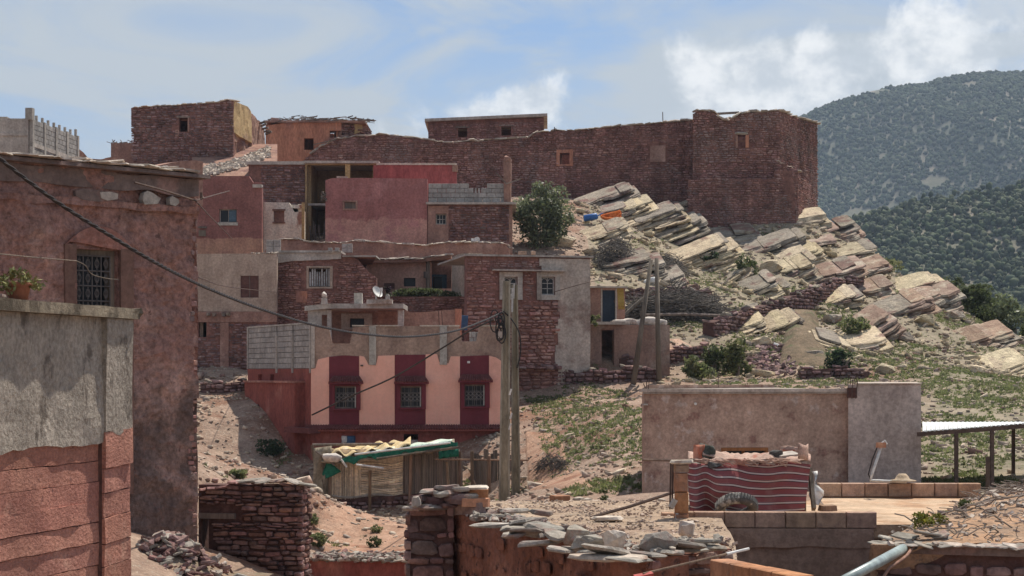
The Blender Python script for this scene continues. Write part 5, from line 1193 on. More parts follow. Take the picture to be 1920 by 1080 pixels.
g = MB(); a0, a1 = u0 + .05, u1 - .1; n = 4; st_ = (a1 - a0) / n; M['grille'] = mat('dull_iron_grille', (.17, .15, .14), (.13, .115, .11), 9, None, bump=0, rough=.6)
for i in range(n + 1): g.tube([w.P(a0 + st_ * i, z0, -.1), w.P(a0 + st_ * i, z1 - .1, -.1)], .012, 5)
hh = (z1 - z0 - .1) / 4
for j in range(5): g.tube([w.P(a0, z0 + hh * j, -.1), w.P(a1, z0 + hh * j, -.1)], .012, 5)
for i in range(n):
    for j in range(4):
        cx_, cz_ = a0 + st_ * (i + .5), z0 + hh * (j + .5)
        for sx in (-1, 1):
            pts = []
            for k in range(26):
                q = k / 25 * 2 - 1; an = q * 4.2; rr = st_ * .2
                pts.append(w.P(cx_ + sx * (st_ * .22 + rr * .9 * math.cos(an) - rr * .9), cz_ + q * hh * .3 + rr * .8 * math.sin(an), -.09))
            g.tube(pts, .009, 4, False)
        g.tube([w.P(cx_, cz_ - hh * .42, -.09), w.P(cx_, cz_ + hh * .42, -.09)], .009, 4)
obj('grille', g, M['grille'], f)
# slate edged roof
mb = MB(); mb.add([w.P(-.3, zt, .22), w.P(w.L + .12, zt, .22), w.P(w.L + .12, zt, -6), w.P(-.3, zt, -6), w.P(-.3, zt + .08, .2), w.P(w.L + .12, zt + .06, .2), w.P(w.L + .1, zt + .12, -6), w.P(-.3, zt + .2, -6)], [(3, 2, 1, 0), (4, 5, 6, 7), (0, 1, 5, 4), (1, 2, 6, 5), (2, 3, 7, 6), (3, 0, 4, 7)]); obj('roof', mb, M['eave_shade_mud'], t)
cap_stones(w, t, M['cap_pale'], zt + .08, .3, w.L - .3, (.22, .5), .34, (.025, .05), 'roof_slate', over=.25, n=8)
cap_stones(w, t, M['cap_pale'], zt + .12, .3, w.L - .6, (.25, .6), .4, (.03, .06), 'roof_slate', over=-.02, n=7)
mb = MB(); 
for k in range(260): q = w.P(R.uniform(0, w.L), zt + .11, R.uniform(-.6, .18)); s_ = R.uniform(.02, .06); mb.box(q, (s_ * 1.5, s_, s_ * .6), R.uniform(0, 3), (R.uniform(-.4, .4), 0), s_ * .15)
obj('roof_grit', mb, M['cap_pale'], t, kind='stuff')

# --- rubble pile at its foot
c = at(315, 1060, 28); tops = []
mb = MB(); mb.grid([[Vector((c.x + x, c.y + y, -3.35 + .75 * math.exp(-((x + .05) / .75) ** 2 - ((y - .1) / 1.1) ** 2) + .05 * noise.noise(Vector((x * 3, y * 3, 0))))) for x in np.linspace(-1.6, 1.4, 16)] for y in np.linspace(-2, 2, 16)])
obj('earth_heap', mb, M['soil'], None, kind='structure', smooth=True)
t = thing('rubble_heap', 'heap of broken slate and stone at the foot of the tall mud house', 'rubble heap', c)
small = MB()
for k in range(620):
    x, y = R.gauss(-.12, .5), R.uniform(-1.7, 1.2); zz = -3.35 + .75 * math.exp(-((x + .05) / .75) ** 2 - ((y - .1) / 1.1) ** 2) + .04
    p = Vector((c.x + x, c.y + y, zz)); s_ = R.choice((R.uniform(.08, .16), R.uniform(.03, .08))) 
    if s_ > .08 and k < 430:
        m2 = MB(); m2.slab(p + Vector((0, 0, .03)), s_, s_ * .7, s_ * .4, R.uniform(0, 6), (R.gauss(0, .4), R.gauss(0, .4)), 7, .25); obj('rubble_stone', m2, M['slate'] if R.random() < .5 else M['stone_near'], t)
    else: small.slab(p, s_, s_ * .7, s_ * .5, R.uniform(0, 6), (R.gauss(0, .5), R.gauss(0, .5)), 6)
obj('rubble_chips', small, M['stone_near'], t, kind='stuff')

# --- dark stone wall with a timber lintel, lower left
w = W(371, 36, 566, 35.6); zb = -4.6
t = thing('stone_yard_wall', 'dark dry stone yard wall with a timber lintel and pale cap stones', 'wall', loc_of(w, zb))
top = [(371, 920), (428, 916), (436, 908), (470, 905), (500, 906), (558, 905), (566, 912)]
dw = (376, 972, 390, 1100)
panel(w, 'wall_core', M['mortar_dark'], t, w.z(470, 910), zb, .5, [dw], .25, .02, o=-.04, u1=w.L - .06)
face_stones(w, t, M['stone_near'], top, zb, [dw, (374, 960, 441, 972)], (.045, .135), (.10, .40), (.04, .11), 300, kind='fine', o=-.03, gap=.012, name='stone')
mb = MB(); wbox(mb, w, w.u(374), w.u(441), w.z(400, 972), w.z(400, 962), -.25, .07); obj('lintel', mb, M['wood_grey'], t)
wr = w.side_r(.6); panel(wr, 'end_wall', M['mortar_dark'], t, w.z(560, 912), zb, .2, (), .3, .03, u0=.1, o=-.05)
face_stones(wr, t, M['stone_near'], w.z(560, 912), zb, (), (.08, .16), (.16, .4), (.04, .1), 40, kind='fine', o=-.05)
cap_stones(w, t, M['slate'], lambda u: top and fn(w, top)(u), w.u(434), w.L, (.2, .4), .5, (.03, .07), over=.12, n=8)
cap_stones(w, t, M['stone_near'], fn(w, top), 0, w.u(432), (.2, .4), .45, (.04, .08), over=.1, n=8)

# --- low red mud wall behind, its head strewn with broken stone
w = W(556, 41.4, 790, 41); zt = w.z(650, 1052); zb = -6
t = thing('low_mud_wall', 'low dark red mud wall with its broad head covered in broken slate', 'wall', loc_of(w, zb))
panel(w, 'wall', M['red_wall'], t, lambda u: zt + .03 * noise.noise(Vector((u * 2, 0, 0))), zb, 1.4, (), .2, .03)
small = MB()
for k in range(520):
    p = w.P(R.uniform(0, w.L), zt + R.uniform(.0, .09), R.uniform(-1.45, .1)); s_ = R.uniform(.04, .13)
    if s_ > .085 and k < 380: obj('cap_chip', MB().slab(p, s_, s_ * .7, s_ * .4, R.uniform(0, 6), (R.gauss(0, .35), R.gauss(0, .35)), 6), M['slate'] if R.random() < .6 else M['stone_near'], t)
    else: small.slab(p, s_, s_ * .7, s_ * .45, R.uniform(0, 6), (R.gauss(0, .4), R.gauss(0, .4)), 6)
obj('cap_grit', small, M['slate'], t, kind='stuff')
cap_stones(w, t, M['slate'], zt, 0, None, (.15, .35), .3, (.03, .06), 'cap_stone', over=.12, n=7)

# --- nearest wall: stone pillar and mud wall capped with slate
M['mud_near'] = mat('cracked_red_mud', (.215, .095, .062), (.15, .066, .046), 3, (.26, .125, .085), 1.4, (.52, .64), 1.0, 14, c4=(.075, .038, .03), s4=9, t4=(.58, .66), vor=6, bd=.06)
A, B, C = Vector((-.706, 21.5)), Vector((1.23, 16.5)), Vector((2.16, 17.65)); zt = -1.70; zb = -4.6
t = thing('slate_capped_wall', 'cornered red mud wall with a stone pillar and big slates heaped along its head', 'wall', Vector((.2, 19, zb)))
wp = W(766, 21.2, 849, 21.2); zp = wp.z(800, 946)
panel(wp, 'pillar_core', M['mortar_dark'], t, zp, zb, .7, (), .3, .01, o=-.03)
L_ = face_stones(wp, t, M['stone_near'], zp, zb, (), (.07, .22), (.14, .5), (.02, .045), 120, kind='fine', o=-.03, gap=.006)
wps = Wall(wp.A + Vector((0, .7)), wp.A); face_stones(wps, t, M['stone_near'], zp, zb, (), (.10, .22), (.2, .4), (.03, .06), 60, kind='fine', o=.0)
w1 = Wall(A, B); w2 = Wall(B, C)
tp = lambda u: zt + .04 * noise.noise(Vector((u * 1.3, 0, 0))) + .02 * noise.noise(Vector((u * 5, 0, 3)))
panel(w1, 'mud_wall', M['mud_near'], t, tp, zb, .45, (), .09, .035)
panel(w2, 'mud_wall', M['mud_near'], t, zt - .03, zb, .4, (), .1, .03, u0=.0)
face_stones(w1, t, M['mud_near'], zt - .10, zt - 1.4, (), (.07, .17), (.10, .30), (.004, .02), 140, kind='fine', o=.022, skip=.68)
face_stones(w2, t, M['stone_near'], zt - .03, zt - 1.2, (), (.06, .13), (.18, .4), (.03, .07), 60, kind='fine', o=.0)
def on_top(px, py, z): Y = -z * F / (py - HY); return Vector(((px - HX) * Y / F, Y, z))
def cap(px, py, wpx, hpx=None, z=zt + .06, th=.045, m='slate', tilt=(0, 0), n=9, rz=0.0, kind='slab', lift=0.0, depth=.62, seed=None, name='cap_slate'):
    p = on_top(px, py, z); s_ = wpx / 2 / F * p.y; mb = MB(); p.z += lift
    if kind == 'slab': mb.slab(p, s_, s_ * depth, th, rz, tilt, n)
    else: mb.rock(p, s_, s_ * depth, th, rz, n=4, rough=.3, seed=seed)
    return obj(name, mb, M[m], t)
for a in ((895, 972, 60), (940, 968, 96), (985, 975, 70), (925, 985, 80), (965, 990, 90), (1000, 1000, 80), (960, 1003, 70), (1035, 995, 80), (1010, 1018, 100), (1050, 1030, 90), (1090, 1030, 80), (1120, 1036, 70), (1175, 1047, 90), (1215, 1040, 80), (1250, 1034, 90), (1300, 1030, 100), (1335, 1026, 70)):
    cap(a[0], a[1], a[2] * 1.05, z=zt + R.uniform(.02, .05), th=R.uniform(.03, .05), tilt=(R.gauss(0, .06), R.gauss(0, .06)), rz=R.uniform(0, 3))
for a in ((905, 962, 66, .04, .06), (958, 958, 78, .05, .09), (1018, 962, 50, .05, .08), (975, 978, 70, .045, .10), (1020, 990, 84, .06, .10), (1045, 1004, 70, .05, .11), (985, 996, 66, .035, .09), (1100, 1012, 60, .05, .10), (1140, 1032, 110, .05, .09), (1275, 1020, 84, .05, .09), (1320, 1014, 60, .04, .10), (1072, 990, 54, .05, .06)):
    cap(a[0], a[1], a[2], z=zt + a[4], th=a[3], tilt=(R.gauss(0, .14), R.gauss(0, .14)), rz=R.uniform(0, 3), m='slate')
cap(1082, 1005, 60, z=zt + .12, th=.11, m='slate', kind='rock', depth=.7, seed=3, name='cap_boulder')
cap(1108, 1018, 74, z=zt + .10, th=.085, m='slate', kind='rock', depth=.7, seed=11, name='cap_boulder')
cap(1152, 1014, 46, z=zt + .15, th=.10, m='cap_pale', kind='rock', depth=.7, seed=17, name='cap_boulder')
cap(1236, 1018, 74, z=zt + .11, th=.115, m='slate', kind='rock', depth=.7, seed=23, name='cap_boulder')
cap(1288, 992, 38, z=zt + .10, th=.09, m='cap_pale', kind='rock', depth=.8, seed=31, name='cap_boulder')
o = cap(1135, 1045, 150, z=zt + .03, th=.045, m='cap_pale', depth=.5, rz=.0, name='cap_slate'); o['label'] = 'broad pale pinkish slab at the wall corner'
small = MB()
for k in range(330):
    v = R.random(); ww, uu = (w1, R.uniform(0, w1.L)) if v < .75 else (w2, R.uniform(0, w2.L)); s_ = R.uniform(.015, .055)
    small.slab(ww.P(uu, zt + R.uniform(.02, .08), R.uniform(-.4, .08)), s_, s_ * .7, s_ * .5, R.uniform(0, 6), (R.gauss(0, .4), R.gauss(0, .4)), 6)
obj('slate_chips', small, M['slate'], t, kind='stuff')
# stones, bricks on the pillar
def pcap(px, py, wpx, th, dz, m, kind='slab', **k):
    s_ = wpx / 2 / F * 21.2; p = at(px, py, 21.1 + k.pop('dy', 0)); mb = MB()
    if kind == 'slab': mb.slab(p, s_, s_ * .7, th, R.uniform(0, 3), k.get('tilt', (R.gauss(0, .06), R.gauss(0, .06))), 9)
    else: mb.rock(p, s_, s_ * .8, th, n=4, rough=.25, seed=k.get('seed', 1))
    obj('cap_stone', mb, M[m], t)
for a in ((775, 954, 44, .05, 0, 'slate'), (815, 951, 70, .05, 0, 'slate'), (800, 946, 60, .04, 0, 'cap_pale'), (835, 948, 50, .05, 0, 'stone_near'), (790, 934, 50, .07, 0, 'stone_near'), (830, 925, 66, .07, 0, 'slate'), (870, 930, 50, .06, 0, 'slate'), (815, 938, 60, .09, 0, 'stone_near'), (858, 938, 56, .1, 0, 'stone_near'), (840, 914, 60, .05, 0, 'slate'), (865, 917, 50, .05, 0, 'cap_pale'), (895, 914, 60, .03, 0, 'cap_pale'), (812, 921, 50, .04, 0, 'slate'), (850, 926, 40, .08, 0, 'stone_near')): pcap(*a)
pcap(779, 941, 22, .075, 0, 'white' if 0 else 'cap_pale', 'rock', seed=4, dy=-.25)
pcap(862, 934, 46, .09, 0, 'stone_near', 'rock', seed=14)
for px, py in ((890, 940), (885, 927)):
    pass
M['brick'] = mat('orange_clay_brick', (.46, .22, .115), (.38, .175, .09), 5, (.30, .17, .11), 3, (.56, .68), .4, 30, var=.15)
for (px, py, ww, hh, Y, rz, l_) in ((886, 929, 58, 24, 21.3, .1, 'large clay brick resting on the wall head beside the pillar'), (892, 942, 50, 16, 21.0, -.15, 'second clay brick lying lower on the wall head')):
    p = at(px, py, Y); s_ = (ww / F * Y, .16, hh / F * Y); b = bpy.data.objects.new('brick', (_bm.get(M['brick'].name) or _bm.setdefault(M['brick'].name, mesh_from('brick', *unit_block(), None, M['brick'])))); COL.objects.link(b); b.location = p; b.rotation_euler = (0, 0, rz); b.scale = s_; props(b, l_, 'brick', 'loose clay bricks on the wall')
mb = MB(); mb.bar(at(850, 957, 21.3), at(905, 952, 20.9), .09, .12); obj('brick_support', mb, M['stone_near'], t)

# --- gravel terrace behind it
mb = MB(); zg = -1.9; pts = [(-.55, 22.1), (1.25, 17.25), (2.1, 18.1), (2.35, 20), (2.55, 24.2), (4.4, 27.6), (3.5, 28.4), (-1.2, 28.2)]
P = []; nx_, ny_ = 26, 40
for j in range(ny_ + 1):
    y = 17.4 + (28.6 - 17.4) * j / ny_; xl = np.interp(y, (17.25, 22.1, 28.6), (1.05, -.68, -1.3)); xr = np.interp(y, (17.4, 20, 24.2, 27.6, 28.6), (2.2, 2.5, 2.8, 4.5, 4.5))
    P.append([Vector((xl + (xr - xl) * i / nx_, y, zg + .03 * noise.noise(Vector((xl + i * .3, y * 1.4, 0))) - max(0, (y - 26.6)) * .10)) for i in range(nx_ + 1)])
mb.grid(P); n0 = len(P[0]); edge = P[-1]; mb.grid([[p + Vector((0, .5, -2.6)) for p in edge], edge]); mb.grid([[q[0] for q in P], [q[0] + Vector((-.02, 0, -2.6)) for q in P]])
obj('gravel_terrace', mb, M['gravel'], None, kind='structure', smooth=True)
M['gravel_stone'] = mat('pinkish_gravel', (.42, .31, .235), (.50, .39, .305), 9, (.30, .20, .15), 4, (.52, .64), 0, var=.2)
gr = MB()
for k in range(3200):
    y = 17.6 + 10 * R.random() ** .8; xl = np.interp(y, (17.25, 22.1, 28.6), (1.05, -.68, -1.3)); xr = np.interp(y, (17.4, 20, 24.2, 27.6, 28.6), (2.2, 2.5, 2.7, 4.4, 4.4)); s_ = R.uniform(.008, .026) * (1.9 if R.random() < .05 else 1)
    gr.box(Vector((R.uniform(xl, xr), y, zg + s_ * .25 - max(0, y - 26.6) * .1)), (s_ * 1.4, s_, s_ * .7), R.uniform(0, 3), (R.uniform(-.4, .4), R.uniform(-.4, .4)), s_ * .15)
obj('terrace_gravel', gr, M['gravel_stone'], None, kind='stuff')
p = on_top(1140, 972, zg + .04); obj('round_lid', MB().slab(p, .20, .17, .05, 0, n=14, jit=.03), M['cap_pale'], None, 'round flat pale stone lid lying on the gravel terrace', 'stone lid')
p = at(1050, 938, 27.2); b = bpy.data.objects.new('brick', _bm[M['brick'].name]); COL.objects.link(b); b.location = p; b.rotation_euler = (0, 0, .35); b.scale = (.26, .22, .15); props(b, 'square orange block at the far edge of the gravel terrace', 'brick')
for k, (px, py, s_) in enumerate(((1085, 937, .14), (1100, 940, .16), (1118, 941, .10), (1072, 941, .08), (1020, 944, .07), (1135, 938, .08), (1240, 938, .09), (1225, 941, .06))):
    obj('edge_stone', MB().slab(at(px, py, 27.3 + .1 * k), s_, s_ * .6, s_ * .5, R.uniform(0, 3), n=8), M['cap_pale'], None, ['first pale stone beside the orange block on the terrace edge', 'longest pale stone lying past the orange block', 'third stone along the terrace edge from the orange block', 'small stone tucked against the orange block', 'tiny stone on the pole side of the orange block', 'fourth stone along the terrace edge from the orange block', 'pale stone at the foot of the grey house corner', 'smaller stone next to the pale one at the grey house corner'][k], 'stone', 'stones along the terrace edge')
mb = MB(); mb.tube([at(1108, 970, 23.4), at(1180, 950, 23.6), at(1266, 922, 23.9)], .022, 6); obj('iron_bar', mb, M['iron'], None, 'long iron bar slanting from the gravel up to the block pillar', 'bar')

# --- flat roof with block kerbs
M['screed'] = mat('pale_earth_screed', (.50, .34, .22), (.56, .41, .28), 3, (.43, .26, .155), .9, (.5, .62), .5, 22, st=(1, 2.5, 1))
w = W(1272, 23.4, 1638, 23.3); zt = w.z(1450, 960); zr = zt - .21
t = thing('block_terrace_house', 'flat roofed block building with a cement block kerb along its pale roof', 'house', loc_of(w, -4.6))
mb = MB(); zr0 = zt - .17
vs = [w.P(.1, zr0, -.1), w.P(w.L, zr0, -.1), Vector((6.4, 23.5, zr0)), Vector((8.6, 28.5, zr0)), Vector((5.05, 28.6, zr0)), Vector((2.5, 24.2, zr0))]
n = len(vs); mb.add(vs + [v - Vector((0, 0, .18)) for v in vs], [tuple(range(n)), tuple(range(n, 2 * n))[::-1]] + [(i, n + i, n + (i + 1) % n, (i + 1) % n) for i in range(n)]); obj('roof', mb, M['screed'], t)
nb = 7; bw = 57.2
for k in range(nb):
    a, b = w.u(1244 + bw * k), w.u(1244 + bw * (k + 1)); a = max(a, w.u(1290))
    block_obj(M['block_warm'], t, w.P((a + b) / 2, zt - .105, -.08), (b - a - .008, .17, .205), w.rz + R.gauss(0, .004))
panel(w, 'wall_band', M['block_warm'] if 0 else mat('earthy_wall_render', (.37, .25, .19), (.29, .19, .14), 2, (.22, .145, .11), 1.1, (.54, .68), .7, 18), t, zt - .214, lambda u: zt - .46 + .04 * noise.noise(Vector((u * 2, 0, 0))), .3, (), .12, .02, o=.015, u0=w.u(1330))
panel(w, 'wall', bpy.data.materials['earthy_wall_render'], t, zt - .40, -4.6, .3, (), .2, .02, o=-.01, u0=w.u(1300))
wr_ = W(1530, 28.55, 1838, 28.5); zk = wr_.z(1700, 930)
for k in range(7):
    a, b = wr_.u(1533 + 43.5 * k), wr_.u(1533 + 43.5 * (k + 1)); block_obj(M['block_warm'], t, wr_.P((a + b) / 2, zk + .10, 0), (b - a - .012, .18, .21), wr_.rz + R.gauss(0, .02), 'kerb_block')
panel(wr_, 'back_wall', bpy.data.materials['earthy_wall_render'], t, zk - .01, -4.6, .3, (), .6, .01, o=-.15)
# --- block pillar beside the rug
tp_ = thing('block_pillar', 'stack of rough clay blocks standing as a pillar at the rug end', 'pillar', at(1278, 1005, 23.35))
for k, (py, hh) in enumerate(((984, 42), (942, 40), (904, 36), (878, 14))):
    block_obj(M['brick'] if k < 3 else M['block_warm'], tp_, at(1277 + R.uniform(-1, 1), py, 23.3), (.165 + .01 * (k == 3), .18, hh / F * 23.3 - .008), R.uniform(-.08, .08))
mb = MB(); mb.slab(at(1276, 866, 23.3), .16, .14, .05, 0, n=8); obj('pillar_cap', mb, M['cap_pale'], tp_)
b = bpy.data.objects.new('concrete_block', mesh_from('concrete_block', *unit_block(), None, M['block_warm'])); COL.objects.link(b); b.location = at(1252, 972, 23.9); b.scale = (.16, .2, .16); props(b, 'single cement block on the gravel beside the drain pipe', 'block')
mb = MB(); mb.tube([at(1268, 990, 23.2), at(1270, 955, 23.25)], .02, 8); obj('drain_pipe', mb, M['iron_white'], None, 'short grey drain pipe standing between block and pillar', 'pipe')
mb = MB(); mb.box(at(1262, 944, 23.2), (.06, .05, .12), .3, (.2, .5)); obj('metal_bracket', mb, M['concrete'], None, 'tilted grey metal bracket above the short drain pipe', 'bracket')
mb = MB()
for dx in (0, 4): mb.tube([at(1256 + dx, 955, 23.4), at(1258 + dx, 868, 23.4)], .012, 5)
obj('iron_rod', mb, M['iron'], None, 'pair of thin upright iron rods tied before the block pillar', 'rods', kind=None)
mb = MB(); mb.tube([at(1204, 862, 23.2), at(1260, 863, 23.3), at(1302, 862, 23.5)], .02, 6); obj('timber_pole', mb, M['wood'], None, 'horizontal timber pole end poking out from under the rug', 'pole')

# --- striped rug thrown over a pen, with a tyre
def rugmat():
    m = bpy.data.materials.new('striped_rug'); m.use_nodes = True; t_ = NT(m.node_tree); t_.n.clear()
    uv = t_.new('ShaderNodeUVMap').outputs[0]; s_ = t_.new('ShaderNodeSeparateXYZ', {0: uv})
    v = t_.math('FRACT', t_.math('MULTIPLY', s_.outputs[1], 10.5)); r = t_.new('ShaderNodeValToRGB', {0: v}); cr = r.color_ramp; cr.interpolation = 'CONSTANT'
    cols = [(0, (.29, .09, .09)), (.46, (.04, .02, .023)), (.55, (.60, .47, .42)), (.76, (.05, .025, .028)), (.80, (.25, .065, .07)), (.90, (.36, .17, .16)), (.95, (.25, .06, .065))]
    cr.elements[0].color = cols[0][1] + (1,); cr.elements[1].position = cols[1][0]; cr.elements[1].color = cols[1][1] + (1,)
    for p, c in cols[2:]: e = cr.elements.new(p); e.color = c + (1,)
    nz = t_.noise(t_.new('ShaderNodeNewGeometry').outputs['Position'], 5, 5); col = t_.mix(t_.sm(nz, .5, .75, 0, .45), r.outputs[0], (.36, .2, .17))
    wv = t_.new('ShaderNodeTexWave', {'Vector': uv, 'Scale': 90.0}); bn = t_.new('ShaderNodeBump', {'Strength': .3, 'Distance': .01, 'Height': wv.outputs[1]})
    b = t_.new('ShaderNodeBsdfPrincipled', {'Base Color': col, 'Roughness': .95, 'Specular IOR Level': .1, 'Normal': bn.outputs[0]}); t_.new('ShaderNodeOutputMaterial', {0: b.outputs[0]}); return m
M['rug'] = rugmat()
def cloth(name, P, U, V, m, parent=None, th=.012, **k):
    mb = MB(); mb.grid(P); nr_, nc_ = len(P), len(P[0]); o = obj(name, mb, m, parent, smooth=True, **k)
    uvl = o.data.uv_layers.new(name='UVMap'); idx = np.zeros(len(o.data.loops), np.int32); o.data.loops.foreach_get('vertex_index', idx)
    uv = np.zeros((len(idx), 2)); uv[:, 0] = np.array(U).ravel()[idx]; uv[:, 1] = np.array(V).ravel()[idx]; uvl.data.foreach_set('uv', uv.ravel())
    md = o.modifiers.new('solid', 'SOLIDIFY'); md.thickness = th; return o
t = thing('rug_covered_pen', 'low pen covered by a striped dark red woven rug', 'pen', at(1400, 958, 24.6))
Yf = 24.3; nu, nv = 60, 30; P = []; U = []; V = []
for j in range(nv + 1):
    row = []; ur = []; vr = []
    for i in range(nu + 1):
        s_, q = i / nu, j / nv; px = lerp(1292, 1520 - 12 * q, s_) + (-4 + 6 * q) * (1 - s_)
        pyt = lerp(866, 870, s_) + 3 * math.sin(s_ * 13) + 2.5 * noise.noise(Vector((s_ * 7, 1, 1))); py = lerp(pyt, 962, q)
        # heavy fold near the left edge and a long sag across
        fold = .14 * math.exp(-((s_ - .13) / .045) ** 2) * (.3 + .7 * q) - .10 * math.exp(-((s_ - .05) / .05) ** 2)
        sag = .13 * math.sin(s_ * 5.5 + q * 3.0) * q + .10 * math.sin(math.pi * s_) * math.sin(math.pi * q) + .05 * math.sin(s_ * 11 - q * 4)
        p = at(px, py, Yf + fold - sag * .9 - .25 * q * (1 - s_) + .03 * noise.noise(Vector((s_ * 9, q * 6, 0))))
        p.z = (HY - py) * Yf / F; row.append(p); ur.append(s_ * 2)
        vr.append(1 - q * .78 + .16 * s_ * (.4 + .6 * q) + .12 * math.exp(-((s_ - .15) / .06) ** 2) * -.5 + (.10 * q * math.sin(s_ * 3.2)))
    P.append(row[::-1]); U.append(ur[::-1]); V.append(vr[::-1])
P2 = [r[::-1] for r in P]; U2 = [r[::-1] for r in U]; V2 = [r[::-1] for r in V]
cloth('rug', P2[::-1], U2[::-1], V2[::-1], M['rug'], t)
# top side of the pen: pale worn underside of the rug and its fringe
M['rug_back'] = mat('faded_rug_underside', (.60, .43, .34), (.52, .33, .26), 5, (.50, .20, .14), 2.0, (.54, .64), .6, 40, st=(1, 3, 3))
ph = [(1292, 0), (1300, .12), (1330, .10), (1360, .06), (1400, .02), (1480, 0), (1519, .05)]
Pn = []
for j in range(9):
    q = j / 8; Pn.append([at(px, 868 - 8 * q + 3 * math.sin(px * .12 + j), Yf + .02 + q * .9) + Vector((0, 0, .03 + .06 * math.sin(math.pi * q) + .07 * noise.noise(Vector((px * .035, q * 3, 2))) + .03 * noise.noise(Vector((px * .12, q * 5, 2))))) for px in np.linspace(1290, 1520, 40)])
cloth('rug_top', Pn, [[0] * 40] * 9, [[0] * 40] * 9, M['rug_back'], t)
def ribbon(pts, wv_, m, name, label=None):
    Pn = [[Vector(p) + Vector(wv_) * k + Vector((0, 0, .01 * math.sin(i + k * 5))) for k in (-.5, -.25, 0, .25, .5)] for i, p in enumerate(pts)]
    cloth(name, Pn, [[0] * 5] * len(pts), [[0] * 5] * len(pts), m, t, label=label)
# curled upright edge at the far right
arc = [at(1474 + 38 * math.sin(a) + 4, 858 - 16 * (1 - math.cos(a)) * .2, Yf + .15 + .5 * math.cos(a)) for a in np.linspace(-.4, 2.6, 14)]
Pn = [[p + Vector((0, 0, z)) for z in (-.06, .02, .09, .15 + .02 * math.sin(i))] for i, p in enumerate(arc)]
M['rug_orange'] = mat('orange_rug_end', (.52, .14, .07), (.58, .34, .25), 9, None, bump=.3, st=(1, 1, .2))
cloth('curled_edge', Pn, [[0] * 4] * 14, [[0] * 4] * 14, M['rug_back'], t)
Pn = [[p + Vector((0, 0, z)) for z in (.0, .06, .11)] for p in [at(px, 858, Yf + .62) for px in np.linspace(1468, 1514, 8)]]; cloth('orange_fold', Pn, [[0] * 3] * 8, [[0] * 3] * 8, M['rug_orange'], t)
# bundled end with a dark roll at the left
ms = MB(); ms.blob(at(1322, 850, Yf + .3), .12, .15, .12, seed=6, n=4); obj('dark_bundle', ms, mat('dark_cloth_bundle', (.07, .075, .06), (.12, .12, .10), 9, None, bump=.5, bs=30), t, smooth=True)
Pn = [[at(1300 + 7 * i, 866 - j * 8, Yf + .18) + Vector((0, .03 * math.sin(i * 2 + j), 0)) for i in range(4)] for j in range(5)]; cloth('red_flap', Pn, [[0] * 4] * 5, [[0] * 4] * 5, M['rug_orange'], t)
Pn = [[at(lerp(1318, 1440, s_), lerp(838, 866, min(1, s_ * 1.25)) + q * 10 * (1 - s_ * .5), Yf + .28 - q * .12 + .03 * math.sin(s_ * 14)) for q in np.linspace(0, 1.4, 6)] for s_ in np.linspace(0, 1, 16)]; cloth('draped_cloth', Pn, [[0] * 6] * 16, [[0] * 6] * 16, M['rug_back'], t)
for k in range(26):
    pass
fr_ = MB()
for k in range(70):
    s_ = R.random(); a = at(lerp(1300, 1470, s_), 866 + R.uniform(-5, 3), Yf - .03); fr_.tube([a, a + Vector((R.uniform(.02, .14), R.uniform(-.05, 0), R.uniform(-.02, .03))), a + Vector((R.uniform(.08, .3), -.05, R.uniform(-.05, .01)))], .007, 4)
obj('fringe', fr_, M['rug_back'], t)
for px, py, s_ in ((1455, 852, .08), (1340, 872, .07)):
    obj('weight_stone', MB().rock(at(px, py, Yf + (.3 if px > 1400 else -.06)), s_ * 1.5, s_, s_ * .8, n=3, seed=px), mat('dark_weight_stone', (.09, .085, .08), (.13, .12, .11), 9, None) if 'dark_weight_stone' not in bpy.data.materials else bpy.data.materials['dark_weight_stone'], t)
mb = MB(); mb.box(at(1400, 915, Yf + .9), (1.5, 1.1, .68), 0); obj('pen_box', mb, M['wood_grey'], t)
mb = MB(); mb.box(at(1475, 858, Yf + .35), (.28, .3, .12), .2, (.1, -.1)); obj('brown_board', mb, M['concrete'], t)
# tyre leaning on the rug
q = at(1381, 955, 23.85); t2 = thing('tyre', 'worn dusty tyre leaning against the striped rug', 'tyre', q); mb = MB(); P = []
R1, r1 = .215, .075; tilt = Matrix.Rotation(-.66, 3, 'X')
for i in range(33):
    a = 2 * math.pi * i / 32; ring = []
    for k in range(13):
        b_ = 2 * math.pi * k / 12; cx_ = R1 + r1 * .85 * math.copysign(abs(math.cos(b_)) ** .7, math.cos(b_)); y_ = r1 * math.copysign(abs(math.sin(b_)) ** .7, math.sin(b_)); ring.append(Vector(q) + Vector((0, .0, .03)) + tilt @ Vector((cx_ * math.cos(a), cx_ * math.sin(a), y_)))
    P.append(ring)
mb.grid(P); M['rubber'] = mat('dusty_rubber', (.085, .08, .075), (.13, .12, .11), 6, (.42, .39, .34), 3.2, (.5, .58), .3, 40, rough=.85); obj('tread_and_wall', mb, M['rubber'], t2, smooth=True)
mb = MB()
for i in range(40):
    a = 2 * math.pi * i / 40; c_ = Vector(q) + Vector((0, 0, .03)) + tilt @ Vector(((R1 + r1 * .86) * math.cos(a), (R1 + r1 * .86) * math.sin(a), 0)); mb.box(c_, (.014, .02, .09), a, jit=0) if 0 else mb.bar(c_ - tilt @ Vector((0, 0, .045)), c_ + tilt @ Vector((0, 0, .045)), .016, .016)
obj('tread_block', mb, M['rubber'], t2, kind='stuff')
